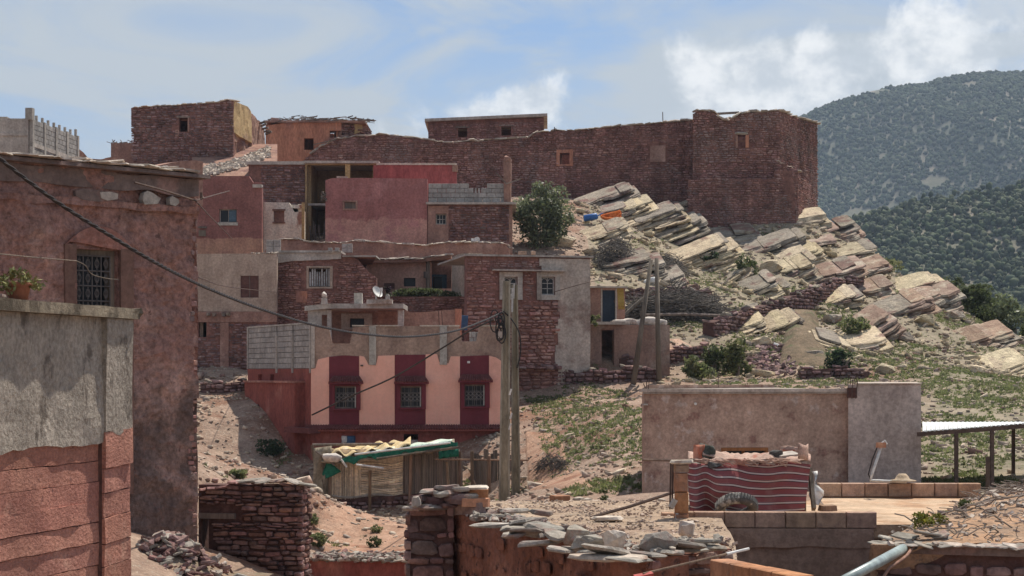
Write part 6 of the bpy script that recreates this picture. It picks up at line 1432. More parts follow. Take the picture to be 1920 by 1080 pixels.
# planks and plastic sheet leaning at the pen's far end
mb = MB(); mb.bar(at(1526, 955, 24.2), at(1519, 880, 24.5), .05, .1); obj('leaning_board', mb, M['wood_grey'], None, 'narrow board leaning at the end of the striped rug', 'board')
Pn = [[at(1522 + 14 * q + 6 * math.sin(j + q * 3), 884 + 9 * j, 24.4 + .1 * q + .05 * math.sin(j * 2 + q * 4)) for q in np.linspace(0, .35 + j * .2, 5)] for j in range(8)]; cloth('plastic_sheet', Pn, [[0] * 5] * 8, [[0] * 5] * 8, M['white'], None, label='crumpled clear grey plastic sheet hanging by the leaning board', cat='plastic sheet')
mb = MB(); mb.box(at(1552, 953, 24.3), (.2, .2, .08), .2, jit=.01); obj('small_plank', mb, M['wood'], None, 'small brown plank end on the pale roof beside the rug', 'plank')

# --- shower pipe and sack on the back kerb
zq = zk + .21
P0, P1, P2_, = at(1700, 904, 28.4), at(1632, 901, 28.4), at(1652, 838, 28.4)
t = thing('water_pipe', 'bent white plastic water pipe with orange taps standing on the block kerb', 'pipe', P1)
mb = MB(); mb.tube([P0, P1 + Vector((.05, 0, 0)), P1, P1 + Vector((.01, 0, .05)), P2_], .022, 8); obj('pipe', mb, M['white'], t, smooth=True)
M['tap'] = mat('orange_tap_plastic', (.45, .16, .08), (.5, .3, .2), 9, None, bump=0, rough=.4)
mb = MB(); mb.box(P2_ + Vector((0, 0, .03)), (.14, .08, .07), .2, jit=.01); obj('tap', mb, M['tap'], t); mb = MB(); mb.tube([P2_ + Vector((.0, 0, .05)), P2_ + Vector((.06, 0, .1)), P2_ + Vector((.09, 0, .04))], .018, 6); obj('spout', mb, M['white'], t)
mb = MB(); mb.tube([P2_ + Vector((-.05, 0, .02)), P2_ + Vector((-.14, 0, -.2)), P1 + Vector((-.03, 0, .1)), P1 + Vector((.02, 0, -.02))], .012, 5); obj('hose', mb, M['cable'], t)
q = at(1692, 903, 28.45); M['hat'] = mat('straw_hat', (.60, .47, .33), (.52, .38, .25), 9, None, bump=.4, bs=60)
mb = lathe([(.001, .11), (.06, .105), (.10, .06), (.12, .02), (.22, .0), (.22, -.01), (.001, -.01)], q + Vector((0, 0, .02)), 16); obj('straw_hat', mb, M['hat'], None, 'floppy pale straw hat lying on the block kerb by the water pipe', 'hat', smooth=True)

# --- grey rendered house on the terrace
M['grey_house'] = mat('mottled_grey_brown_render', (.37, .255, .195), (.28, .185, .14), 2.6, (.21, .12, .095), 2.6, (.55, .66), .4, 18, c4=(.40, .31, .265), s4=3.4, t4=(.57, .7), gs=16)
M['grey_render'] = mat('streaked_grey_render', (.36, .295, .26), (.29, .235, .205), 1.4, (.23, .18, .16), 1.0, (.52, .66), .4, 18, st3=(1, 1, .5))
w = W(1209, 38, 1602, 38.6); zb = -3.3; zt = w.z(1215, 734)
t = thing('grey_house', 'single storey mottled grey brown rendered house with rusty rebar on its roof', 'house', loc_of(w, zb))
dr = (1352, 839, 1440, 990)
panel(w, 'wall', M['grey_house'], t, zt - .05, zb, .3, [dr], .3, .008); body(w, 6.5, zt - .05, zb, t, M['grey_house'], roof=False, right=False)
w2 = W(1590.5, 38.4, 1727, 38.1)
panel(w2, 'grey_wall', M['grey_render'], t, w2.z(1727, 721), zb, .3, (), .3, .008)
panel(w2.side_r(6), 'side_wall', M['grey_render'], t, w2.z(1727, 722), zb, .3, (), .5, .01, u0=.31)
mb = MB(); mb.add([w.P(-.06, zt - .05, .06), w.P(w.u(1592), zt - .05, .06), w.P(w.u(1592), zt - .05, -6.4), w.P(1.35, zt - .05, -6.4), w.P(-.06, zt, .06), w.P(w.u(1592), zt + .03, .06), w.P(w.u(1592), zt + .03, -6.4), w.P(1.35, zt, -6.4)], [(3, 2, 1, 0), (4, 5, 6, 7), (0, 1, 5, 4), (1, 2, 6, 5), (2, 3, 7, 6), (3, 0, 4, 7)]); obj('roof', mb, M['cap_pale'], t)
wk = w.off(-5.9); mb = MB(); wbox(mb, wk, 1.3, w.L - .1, zt + .005, zt + .1, -.2, 0); obj('roof_kerb', mb, M['grey_house'], t)
mb = MB(); wbox(mb, w, -.1, w.u(1592), zt - .01, zt + .055, -.12, .075); obj('front_kerb', mb, M['cap_pale'], t)
mb = MB(); wbox(mb, w2, w2.u(1606), w2.L + .03, w2.z(1727, 721) + .003, w2.z(1727, 718.5), -5.5, .03); obj('side_roof', mb, M['cap_pale'], t)
mb = MB(); wbox(mb, w2, w2.u(1588), w2.u(1607), w2.z(1600, 746), w2.z(1600, 727), -.25, .006); obj('column_head', mb, M['brown_shutter'], t)
for k in range(5):
    px = 1590 + 3.6 * k; mb = MB(); q = at(px, 730, 38.3 + .15 * (k % 2)); mb.tube([q - Vector((0, 0, .2)), q + Vector((.01 * k, 0, .16)), q + Vector((R.uniform(-.02, .02), 0, R.uniform(.24, .34)))], .012, 4); obj('rebar', mb, M['iron'], t)
for k in range(3):
    px = 1209 + 3 * k; mb = MB(); q = at(px, 745, 38.05); mb.tube([q - Vector((0, 0, .3)), q + Vector((.01, 0, .2)), q + Vector((.03 * (k - 1), 0, .3 + .05 * k))], .012, 4); obj('rebar', mb, M['iron'], t)
mb = MB(); mb.tube([at(1347, 726, 39), at(1347, 700, 39)], .01, 4); obj('rebar', mb, M['iron'], t)
u0, u1, z0, z1 = w.rect(*dr); mb = MB()
for a, b, c, d in ((u0, u1, z1 - .07, z1), (u0, u0 + .06, z0, z1 - .07), (u1 - .06, u1, z0, z1 - .07)): wbox(mb, w, a + .002, b - .002, c, d - .002, -.16, .02)
wbox(mb, w, u0 + .062, u1 - .062, z1 - .26, z1 - .21, -.14, -.02); wbox(mb, w, (u0 + u1) / 2 - .03, (u0 + u1) / 2 + .03, z0, z1 - .262, -.14, -.03)
df = obj('door_frame', mb, M['door_wood'], t); mb = MB(); wbox(mb, w, u0 + .06, u1 - .06, z0, z1 - .08, -.2, -.16); obj('door_leaf', mb, M['door_wood'], df)
for a, b in ((u0 + .07, (u0 + u1) / 2 - .04), ((u0 + u1) / 2 + .04, u1 - .07)):
    mb = MB(); wbox(mb, w, a, b, z1 - .205, z1 - .075, -.12, -.1); wbox(mb, w, a, b, z1 - .5, z1 - .27, -.13, -.11); obj('door_glass', mb, M['dark'], df)
q = w.P(w.u(1303), w.z(1303, 757), .03); mb = MB(); mb.tube([q, q + Vector((0, -.08, 0))], .03, 8); obj('pipe_stub', mb, M['white'], t)
mb = MB(); wbox(mb, w, w.u(1205), w.u(1213), w.z(1210, 760), w.z(1210, 757), -.05, .1); obj('bracket', mb, M['concrete'], t)

# --- sheet metal canopy
M['sheet'] = mat('pale_sheet_metal', (.72, .73, .72), (.66, .67, .66), 3, (.55, .55, .53), 1.5, (.55, .7), 0, rough=.45, spec=.4)
t = thing('canopy', 'pale corrugated sheet canopy on dark metal posts beside the grey house', 'canopy', at(1850, 915, 36.5))
FL, FR, BL, BR = at(1729, 809, 37.4), at(2060, 783, 37.4), at(1729, 791, 44), at(2060, 790.5, 44)
FL.z, FR.z = FL.z, FR.z
P = []
for j in range(2):
    row = []
    for i in range(241):
        s_ = i / 240; a = lerp(FL, FR, s_) if j == 0 else lerp(BL, BR, s_); row.append(a + Vector((0, 0, .007 * math.sin(i * 1.05))))
    P.append(row)
cloth('roof_sheet', P, [[0] * 241] * 2, [[0] * 241] * 2, M['sheet'], t, .004)
mb = MB(); mb.bar(FL - Vector((.1, .0, .06)), FR - Vector((0, .0, .06)), .06, .09); obj('front_beam', mb, M['iron'], t)
mb = MB(); mb.bar(BL - Vector((.1, .3, .07)), BR - Vector((0, .3, .07)), .06, .08); obj('back_beam', mb, M['iron'], t)
for px, Y in ((1793, 37.4), (1860, 37.4), (1990, 37.4), (1900, 43.6)):
    q = at(px, 800, Y); s_ = (q.x - FL.x) / (FR.x - FL.x); zt_ = lerp(FL.z, FR.z, s_) - .1 if Y < 40 else BL.z - .1; mb = MB(); mb.bar(Vector((q.x, Y, -3.3)), Vector((q.x, Y, zt_)), .075); obj('post', mb, M['iron'], t)
for k in range(22):
    q = lerp(FL, FR, (k + .5) / 22); mb = MB(); mb.box(q + Vector((0, -.04, .0)), (.03, .03, .03)); obj('bolt', mb, M['sheet'], t)
mb = MB(); q = at(1852, 912, 36.2); mb.bar(Vector((q.x, q.y, -3.2)), at(1852, 856, 36.2), .07); obj('stub_post', mb, M['iron'], None, 'short rusty post standing beside the canopy post', 'post')

# --- earth roofed stone house at the near right
M['earth_roof'] = mat('dry_earth_roof', (.40, .27, .18), (.33, .215, .145), 3, (.47, .28, .165), .8, (.5, .62), .9, 26, c4=(.24, .17, .13), s4=12, t4=(.58, .66), bd=.04)
w = W(1640, 20.2, 2080, 19.6); zt = -1.93; zb = -4.6
t = thing('earth_roof_house', 'low dark stone house with a dry earth roof edged with broken slates', 'house', loc_of(w, zb))
panel(w, 'wall', M['mortar_dark'], t, zt - .02, zb, .4, (), .25, .02); face_stones(w, t, M['stone_dark'], zt - .08, zt - 1.3, (), (.09, .2), (.16, .42), (.02, .05), 110, kind='fine')
panel(w.side_l(8), 'side_wall', M['mortar_dark'], t, zt - .35, zb, .3, (), .5, .02, u1=7.5)
P = []
for j in range(31):
    v = j / 30; row = []
    for i in range(41):
        s_ = i / 40; px = lerp(lerp(1632, 1850, v ** .8), 2100, s_); Y = lerp(19.95, 27.5, v); x = (px - HX) * Y / F
        z = zt + .03 + .16 * math.sin(math.pi * min(1, v * 1.1)) * min(1, s_ * 4 + .2) + .05 * noise.noise(Vector((x * 1.6, Y * 1.6, 3))) + .02 * noise.noise(Vector((x * 6, Y * 6, 3))) + .35 * v * v * min(1, s_ * 2)
        z = lerp(-1.99, z, min(1, s_ * 7)) if Y > 23 else z
        row.append(Vector((x, Y, z)))
    P.append(row)
RP = P
mb = MB(); mb.grid(P); mb.grid([[p + Vector((0, .15, -.3)) for p in P[0]], P[0]]); mb.grid([[r[0] for r in P], [r[0] + Vector((0, 0, -.9)) for r in P]]); obj('earth_roof', mb, M['earth_roof'], t, smooth=True)
def roofz(px, v):
    s_ = (px - lerp(1632, 1850, v ** .8)) / (2100 - lerp(1632, 1850, v ** .8)); i = min(40, max(0, int(s_ * 40))); return RP[min(30, int(v * 30))][i]
for px in list(range(1645, 1960, 21)): 
    q = w.P(w.u(px + R.uniform(-6, 6)), zt + .02, .12); obj('edge_slate', MB().slab(q, R.uniform(.07, .15), R.uniform(.08, .13), .02, R.uniform(0, 3), (R.gauss(.1, .06), R.gauss(0, .08)), 8), M['slate'] if R.random() < .7 else M['cap_pale'], t)
for (px, py, wx, a, b) in ((1700, 1006, 50, .25, .1), (1735, 1000, 60, -.1, .15), (1690, 1018, 40, .1, 0), (1712, 1021, 60, .05, .1), (1745, 1017, 56, .2, -.1), (1770, 1012, 50, .15, -.2), (1660, 1008, 30, .1, .2), (1648, 1016, 28, 0, 0), (1765, 1003, 40, .3, -.3)):
    q = at(px, py, 20.2); obj('edge_slate', MB().slab(q, wx / 2 / F * 20.2, .1, .025, R.uniform(-.3, .3), (a, b), 8, .3), M['slate'], t, label='broken pale grey slate by the drain pipe')
M['dark_rag'] = mat('dark_rag', (.04, .04, .042), (.07, .065, .065), 6, None)
mb = MB(); mb.bar(w.P(0, zt - .04, .04), w.P(w.L, zt - .05, .04), .12, .1); obj('eave_timber', mb, M['eave_shade_mud'], t)
deb = MB()
for k in range(800):
    v = R.random() ** .7; lo = lerp(1650, 1840, v ** .8); p = roofz(R.uniform(lo, 2080), v); s_ = R.uniform(.012, .05) * (2 if R.random() < .07 else 1); deb.box(p + Vector((R.uniform(-.1, .1), R.uniform(-.1, .1), s_ * .2)), (s_ * 1.5, s_, s_ * .6), R.uniform(0, 3), (R.uniform(-.5, .5), R.uniform(-.5, .5)), s_ * .15)
obj('roof_grit', deb, M['cap_pale'], t, kind='stuff')
tw = MB()
for k in range(520):
    v = min(1, max(.45, R.gauss(.86, .16))); p = roofz(R.uniform(1800, 2080), v) if k < 380 else roofz(R.uniform(1700, 1990), R.uniform(.05, .45)); a = R.uniform(0, 6.3); l = R.uniform(.08, .35); e = Vector((math.cos(a) * l, math.sin(a) * l, R.uniform(-.01, .12))); tw.tube([p, p + e * .5 + Vector((0, 0, .03)), p + e], R.uniform(.004, .010), 4)
obj('twig_litter', tw, M['twig'], None, kind='stuff')
p = roofz(1757, .22); foliage('flower_shrub', (p.x, p.y, p.z + .07), (.27, .22, .14), 900, .022, mat('yellow_flower_leaf', (.30, .27, .03), (.16, .19, .04), 14, None, bump=0, var=.3), None, 22, 41, label='low yellow flowering shrub on the earth roof edge', cat='shrub')
p = roofz(1775, .5); foliage('weed_clump', (p.x, p.y, p.z + .06), (.16, .14, .1), 260, .02, M['weed'], None, 8, 42, label='small dull green weed clump behind the yellow shrub', cat='weed')
p = roofz(1815, .4); foliage('weed_clump', (p.x, p.y, p.z + .05), (.2, .14, .08), 260, .02, M['leaf'], None, 8, 43, label='low olive weed spreading beside the yellow shrub', cat='weed')
mb = MB(); a, b = roofz(1720, .35), roofz(1960, .5); mb.tube([a + Vector((0, 0, .03)), lerp(a, b, .5) + Vector((0, 0, .1)), b + Vector((0, 0, .06))], .013, 5); obj('long_stick', mb, M['twig'], None, 'long thin stick lying across the earth roof', 'stick')
for k in range(14):
    v = R.uniform(.55, .95); p = roofz(R.uniform(1850, 2060), v); obj('roof_stone', MB().slab(p + Vector((0, 0, .02)), R.uniform(.05, .11), .06, .04, R.uniform(0, 3), (R.gauss(0, .2), R.gauss(0, .2)), 7), M['slate'] if k % 2 else M['cap_pale'], t)
# drain pipe and cable sticking out of the wall
mb = MB(); mb.tube([at(1560, 1100, 17.6), at(1640, 1058, 18.7), at(1641, 1057.5, 18.72), at(1693, 1029, 19.9)], [.052, .052, .056, .056], 14); M['pvc'] = mat('grey_pvc', (.34, .40, .38), (.29, .345, .33), 3, (.24, .25, .23), 2, (.55, .7), 0, rough=.35, spec=.5)
obj('drain_pipe', mb, M['pvc'], None, 'fat grey plastic drain pipe slanting out from under the slates', 'pipe', smooth=True)
mb = MB(); mb.tube([at(1648, 1095, 18.9), at(1668, 1064, 19.2), at(1690, 1050, 19.5), at(1700, 1042, 19.7), at(1716, 1020, 20)], .018, 6); mb2 = MB(); obj('wrapped_hose', mb, M['ruin_pink'], None, 'thin wrapped hose hanging below the grey drain pipe', 'hose', smooth=True)
mb = MB(); mb.rock(at(1706, 1024, 20.0), .09, .06, .07, seed=5); obj('dark_bag', mb, M['dark_rag'], None, 'scrap of black plastic stuffed above the drain pipe', 'plastic scrap')

# --- low block wall at the bottom, and a mop leaning over it
w = Wall(on_top(1332, 1046, -1.55).xy, on_top(1490, 1083, -1.57).xy)
t = thing('low_block_wall', 'low rough orange block wall running towards the viewer', 'wall', loc_of(w, -4.6))
n = 4
for k in range(n):
    for j in range(3):
        a, b = w.L * k / n, w.L * (k + 1) / n; block_obj(M['brick'], t, w.P((a + b) / 2, -1.66 - .21 * j + R.uniform(-.004, .004), -.08), (b - a - .01, .18, .2), w.rz + R.gauss(0, .01))
panel(w, 'wall', M['mud_near'], t, -2.17, -4.6, .3, (), .4, .02, o=-.02)
we = W(1328, 15.75, 1345, 15.7)
a, b = at(1206, 1076, 15.4), at(1404, 1029, 16.2); t = thing('mop', 'long handled mop with a red head resting across the mud wall', 'mop', a)
mb = MB(); mb.tube([a, lerp(a, b, .78)], .011, 7); obj('handle', mb, M['wood'], t); mb = MB(); mb.tube([lerp(a, b, .78), b], .013, 7); obj('handle_end', mb, M['white'], t)
mb = MB(); mb.box(at(1207, 1079, 15.4), (.16, .06, .03), .2, (.2, -.2), .006); mb2 = M['mop'] = mat('red_mop_plastic', (.45, .10, .08), (.40, .085, .07), 6, None, bump=0, rough=.5); obj('head', mb, M['mop'], t)
# ================================================================ poles and cables
M['pole'] = mat('weathered_concrete_pole', (.225, .19, .135), (.165, .14, .10), 3, (.13, .115, .085), 1.2, (.55, .7), .3, 20, st=(1, 1, .3))
M['pole_edge_lit'] = mat('lit_pole_edge', (.36, .32, .25), (.28, .245, .185), 3, (.22, .19, .14), 1.2, (.55, .7), .3, 20, st=(1, 1, .3))  # flange colour paints the lit edges that set the twin poles apart
def pole(pxb, pxt, pyt, Y, w0, w1, base, label, edge=True):
    a = at(pxb, 945, Y); a.z = base; b = at(pxt, pyt, Y + (pxt == 957) * .02); t = thing('utility_pole', label, 'utility pole', a, 'twin concrete utility poles')
    mb = MB(); vs = []
    for p, q in ((a, w0), (b, w1)):
        for x, y in ((-1, -1), (1, -1), (1, 1), (-1, 1)): vs.append(p + Vector((x * q / 2, y * q * .65, 0)))
    mb.add(vs, [(3, 2, 1, 0), (4, 5, 6, 7)] + [(i, (i + 1) % 4, 4 + (i + 1) % 4, 4 + i) for i in range(4)]); obj('shaft', mb, M['pole'], t)
    mb = MB()
    for sx in (-1, 1): mb.bar(a + Vector((sx * w0 * .41, -w0 * .70, 0)), b + Vector((sx * w1 * .41, -w1 * .70, 0)), w0 * .17, .12)
    obj('flange', mb, M['pole_edge_lit'], t); return t, a, b
Yp = 52
t1, a1, b1 = pole(945, 950, 527, Yp, .34, .21, -4.2, 'front concrete utility pole carrying the cable bracket')
t2, a2, b2 = pole(967.5, 965, 534, Yp + .6, .28, .17, -4.2, 'concrete utility pole standing close behind its twin')
mb = MB(); mb.tube([at(961, 540, Yp - .2), at(960, 585, Yp - .2)], .03, 6); mb.tube([at(964, 532, Yp - .2), at(963, 560, Yp - .2)], .02, 6); obj('conduit', mb, M['iron_white'], t2)
for sx, py in ((3, 735), (4, 780), (2, 800)):
    mb = MB(); mb.box(at(954 + sx, py, Yp - .3), (.05, .02, .18), 0, (.1, .3)); obj('paper_scrap', mb, M['white'], t1)
K = at(941, 586, Yp - .3)
mb = MB()
for k in range(9):
    r_ = R.uniform(.08, .22); c_ = at(934 + R.uniform(-7, 7), 608 + R.uniform(-16, 20), Yp - .3); ax = R.uniform(-.6, .6)
    mb.tube([c_ + Vector((r_ * .6 * math.cos(a), r_ * .3 * math.sin(a + ax), r_ * 1.5 * math.sin(a))) for a in np.linspace(0, 6.28, 14)], .02, 5, False)
obj('cable_coil', mb, M['cable'], None, 'tangled black cable coils and clamps hung on the front pole', 'cable coil')
mb = MB(); mb.bar(at(927, 600, Yp - .25), at(948, 590, Yp - .1), .05); mb.box(at(938, 628, Yp - .3), (.12, .1, .2)); obj('cable_clamp', mb, M['concrete'], None, 'grey steel cable clamp bolted to the front pole', 'clamp')
def smooth_path(pts, n):
    P = [Vector(p) for p in pts]; out = []
    Q = [P[0] * 2 - P[1]] + P + [P[-1] * 2 - P[-2]]
    for i in range(len(P) - 1):
        for k in range(n):
            t_ = k / n; a, b, c, d = Q[i:i + 4]; out.append(.5 * ((2 * b) + (c - a) * t_ + (2 * a - 5 * b + 4 * c - d) * t_ ** 2 + (3 * b - a - 3 * c + d) * t_ ** 3))
    return out + [P[-1]]
cab = [(-90, 222), (0, 298), (100, 374), (200, 438), (300, 497), (400, 545), (500, 583), (600, 612), (690, 627), (770, 631), (850, 621), (905, 602), (941, 586)]
CY = (21, 21.8, 22.6, 23.6, 25, 28.5, 32.5, 36.5, 40, 43.5, 47, 49.8, Yp - .3)
path = smooth_path([at(px, py, CY[i]) for i, (px, py) in enumerate(cab)], 60)
mb = MB(); 
for s_ in range(3):
    pts = []; dist = 0
    for i, p in enumerate(path):
        if i: dist += (p - path[i - 1]).length
        an = dist * 2 * math.pi / .55 + s_ * 2.094; d = (path[min(i + 1, len(path) - 1)] - path[max(i - 1, 0)]).normalized(); x = d.cross(Vector((0, 0, 1))).normalized(); y = x.cross(d)
        pts.append(p + (x * math.cos(an) + y * math.sin(an)) * .0145)
    mb.tube(pts, .0145, 5)
obj('twisted_cable', mb, M['cable'], None, 'thick twisted black cable sagging from the near mud house to the poles', 'cable')
def wire(pts, r, label, name='wire', m='cable', n=12):
    mb = MB(); mb.tube(smooth_path(pts, n), r, 5); obj(name, mb, M[m], None, label, 'wire')
wire([at(585, 778, 59.6), at(660, 742, 58), at(740, 706, 56.5), at(830, 652, 54.5), at(885, 618, 53), at(934, 596, Yp - .3)], .028, 'thin cable running from the pole down to the pink house corner')
wire([at(944, 584, Yp - .3), at(960, 600, Yp), at(974, 626, Yp + .2), at(976, 660, Yp + .3), at(970, 690, Yp + .3)], .022, 'cable loop dropping behind the poles')
wire([at(-20, 474, 20), at(60, 482, 22), at(143, 489, 24.5)], .008, 'thin pale wire strung to the grilled window', m='wood_grey')
wire([at(143, 489, 25), at(160, 498, 26), at(172, 514, 26.5), at(200, 522, 26.8), at(222, 524, 27.2)], .008, 'loose pale wire crossing the iron grille', m='wood_grey')
wire([at(252, 342, 28.8), at(310, 358, 29.6), at(366, 376, 30.3)], .018, 'thin dark rod of wire fixed along the mud house top', m='iron')
wire([at(366, 376, 30.3), at(415, 362, 40), at(430, 358, 42)], .012, 'short wire leaving the mud house corner', m='iron')
wire([at(368, 378, 30.3), at(400, 412, 48), at(436, 448, 74)], .014, 'thin wire slanting down over the maroon house', m='iron')
wire([at(372, 520, 31), at(430, 538, 45), at(520, 548, 70)], .012, 'thin wire crossing the tan house front', m='iron')
wire([at(1040, 547, 66.5), at(1110, 528, 66), at(1215, 508, 72)], .012, 'thin wire from the patched house to the timber pole', m='iron')
mb = MB(); q = at(375, 372, 30.2); mb.tube([q, q + Vector((.05, 0, .04)), q + Vector((.06, -.05, .0)), q + Vector((.02, -.06, -.03))], .012, 5); mb.box(q + Vector((.02, 0, .06)), (.04, .04, .08)); obj('wall_insulator', mb, M['iron'], None, 'small insulator bracket on the mud house corner', 'insulator')
M['pole_wood'] = mat('grey_timber_pole', (.20, .165, .13), (.14, .115, .09), 6, None, bump=.3, st=(1, 1, .2))
for (b, tp, Y, l_) in (((1184, 726), (1221, 487), 66.5, 'leaning grey timber pole below the rocks'), ((1236, 726), (1231, 484), 67, 'upright grey timber pole below the rocks')):
    a = at(*b, Y); a.z -= .4; mb = MB(); mb.tube([a, at(*tp, Y)], [.115, .075], 9); obj('timber_pole', mb, M['pole_wood'], None, l_, 'pole', 'timber poles below the rocks', smooth=True)

# ================================================================ reed shed and plank fence
M['reed'] = mat('reed_mat', (.50, .41, .30), (.39, .31, .22), 3, None, bump=.3, bs=40, var=.3)
M['tarp_yellow'] = mat('faded_yellow_tarp', (.68, .52, .28), (.56, .42, .23), 4, (.72, .64, .5), 2, (.52, .66), .4, 12)
M['net_green'] = mat('green_net', (.03, .20, .13), (.025, .14, .095), 9, None, bump=.5, bs=60)
Ys = 56; t = thing('reed_shed', 'ramshackle shed of reed mats with green netting and yellow tarps on its roof', 'shed', at(730, 965, Ys))
ws = W(600, Ys, 868, Ys + .4)
base = lambda px: float(np.interp(px, (600, 620, 690, 860, 1000), (962, 968, 958, 940, 940)))
def reeds(name, pa, pb, ta, tb, ba, bb, n, w, o=0.0, m='reed'):
    mb = MB()
    for k in range(n):
        q = (k + .5) / n; px = lerp(pa, pb, q); u = w.u(px); zt_ = w.z(px, lerp(ta, tb, q) + R.uniform(-2.5, 2)); zb_ = w.z(px, lerp(ba, bb, q) + R.uniform(-2, 2.5))
        mb.tube([w.P(u + R.uniform(-.02, .02), zb_, o + R.uniform(-.02, .02)), w.P(u + R.uniform(-.02, .02), zt_, o + R.uniform(-.02, .02))], (ws.u(pb) - ws.u(pa)) / n * .58, 5)
    return obj(name, mb, M[m], t, kind='stuff')
mb = MB(); P = [[ws.P(ws.u(px), ws.z(px, py), -.03 + .02 * math.sin(px * .3)) for px in np.linspace(622, 862, 50)] for py in np.linspace(935, 842, 4)]; mb.grid(P); obj('mat_backing', mb, M['reed'], t)
reeds('reed_wall', 622, 676, 862, 868, 935, 934, 30, ws, .03)
mb = MB()
for k in range(26):
    py = lerp(870, 928, k / 25); mb.tube([ws.P(ws.u(px), ws.z(px, py + 2.0 * math.sin(px * .07 + k) - 5 * (px > 735) * (px - 735) / 20), .03 + .012 * math.sin(px * .8 + k * 3)) for px in np.linspace(676, 755, 12)], .022, 5)
obj('woven_mat', mb, M['reed'], t, kind='stuff')
mb = MB(); mb.tube([ws.P(ws.u(px), ws.z(px, 930 + 3 * math.sin(px * .06)), .06) for px in np.linspace(622, 766, 14)], .035, 6); obj('mat_hem', mb, M['concrete_pale'], t)
for k in range(24):
    px = 758 + 4.6 * k; u = ws.u(px); mb = MB(); z0_, z1_ = ws.z(px, 925 - .1 * k + R.uniform(-3, 3)), ws.z(px, 848 + R.uniform(-4, 8)); wbox(mb, ws, u - .035, u + .035, z0_, z1_, .02 + R.uniform(0, .02), .05 + R.uniform(0, .02)); obj('plank', mb, M['wood_grey'], t)
for pxb, pyb, pxt, pyt, r_ in ((617, 972, 620, 868, .055), (693, 963, 694, 882, .05), (768, 944, 771, 848, .05), (841, 925, 838, 866, .045), (600, 930, 585, 835, .05), (862, 920, 862, 846, .045)):
    mb = MB(); mb.tube([at(pxb, pyb, Ys - .25), at(pxt, pyt, Ys - .25)], r_, 7); obj('post', mb, M['wood'], t)
panel(W(606, Ys - .05, 868, Ys + .3), 'stone_base', M['mortar_dark'], t, [(606, 938), (868, 920)], -5.0, .4, (), .25, .05)
face_stones(W(606, Ys - .1, 868, Ys + .25), t, M['stone_dark'], [(606, 938), (690, 936), (868, 918)], -4.7, (), (.08, .17), (.1, .3), (.02, .10), 70)
# side: hanging sack cloth
Pn = [[at(lerp(588, 622, q) + (8 * j / 8 if q < .5 else 0) - 9 * (j / 8) * (1 - q), lerp(840, 936, j / 8) - 4 * q, Ys - .1 - .5 * (1 - q) + .08 * math.sin(q * 9 + j)) for q in np.linspace(0, 1, 10)] for j in range(9)]
M['sackcloth'] = mat('drab_sackcloth', (.31, .26, .19), (.23, .19, .14), 4, None, bump=.4, bs=40)
cloth('side_cloth', Pn, [[0] * 10] * 9, [[0] * 10] * 9, M['sackcloth'], t)
Pn = [[at(lerp(614, 640, q) - 3 * j, lerp(862, 884, q) + 8 * j * (1 - q * .8), Ys - .32) for q in np.linspace(0, 1, 5)] for j in range(6)]
cloth('knotted_net', Pn, [[0] * 5] * 6, [[0] * 5] * 6, M['net_green'], t)
# roof
def roofP(px, v): 
    yf = float(np.interp(px, (590, 640, 700, 850), (862, 866, 858, 836))); yb = float(np.interp(px, (590, 640, 850), (842, 838, 828))); 
    p = at(px, yf, Ys - .5); q = at(px, yf, Ys + 2.6); q.z = p.z + .15; return lerp(p, q, v)
Pn = [[roofP(px, v) + Vector((0, 0, .06 * noise.noise(Vector((px * .03, v * 3, 1))) - .02)) for px in np.linspace(600, 852, 30)] for v in np.linspace(0, 1, 6)]
cloth('roof_mat', Pn, [[0] * 30] * 6, [[0] * 30] * 6, M['sackcloth'], t, .05)
Pn = [[roofP(px, v) + Vector((0, 0, .19 + .16 * max(0, noise.noise(Vector((px * .045, v * 4, 5)))) + .06 * math.sin(px * .2 + v * 6))) for px in np.linspace(618, 770, 40)] for v in np.linspace(.02, .8, 9)]
cloth('yellow_tarp', Pn, [[0] * 40] * 9, [[0] * 40] * 9, M['tarp_yellow'], t)
Pn = [[roofP(px, 0) + Vector((0, -.06 - .04 * math.sin(px * .11), .13 - z * (.35 + .9 * max(0, .5 + noise.noise(Vector((px * .04, 0, 2))))) + .03 * math.sin(px * .3))) for px in np.linspace(622, 858, 60)] for z in (0, .06, .12, .19)]
cloth('net_edge', Pn[::-1], [[0] * 60] * 4, [[0] * 60] * 4, M['net_green'], t)
Pn = [[roofP(px, v) + Vector((0, 0, .14 + .03 * math.sin(px * .15 + v * 9))) for px in np.linspace(690, 848, 30)] for v in (.02, .2, .4)]
cloth('net_top', Pn, [[0] * 30] * 3, [[0] * 30] * 3, mat('pale_green_net', (.62, .66, .56), (.50, .60, .50), 5, (.10, .36, .25), 3, (.58, .66), bump=.4), t)
Pn = [[roofP(px, .0) + Vector((0, -.02, -.1 - z)) + Vector((0, .06 * math.sin(px * .5), 0)) for px in np.linspace(822, 860, 10)] for z in (0, .12, .24)]
cloth('net_flap', Pn[::-1], [[0] * 10] * 3, [[0] * 10] * 3, M['net_green'], t)
for a, b, m_ in (((592, 846), (628, 872), 'wood_grey'), ((665, 852), (845, 830), 'white'), ((668, 871), (720, 878), 'white'), ((706, 860), (860, 838), 'wood_grey'), ((640, 862), (650, 876), 'white')):
    mb = MB(); mb.tube([at(*a, Ys - .7), at(*b, Ys - .6)], .035, 6); obj('roof_pole', mb, M[m_], t)
mb = MB(); mb.blob(at(622, 858, Ys - .6), .28, .2, .14, seed=9, n=4); obj('rag_bundle', mb, M['sack'], t, smooth=True)
mb = MB(); mb.tube([at(586, 834, Ys + 1), at(800, 832, Ys + 1)], .05, 6); obj('ridge_pole', mb, M['wood_grey'], t)
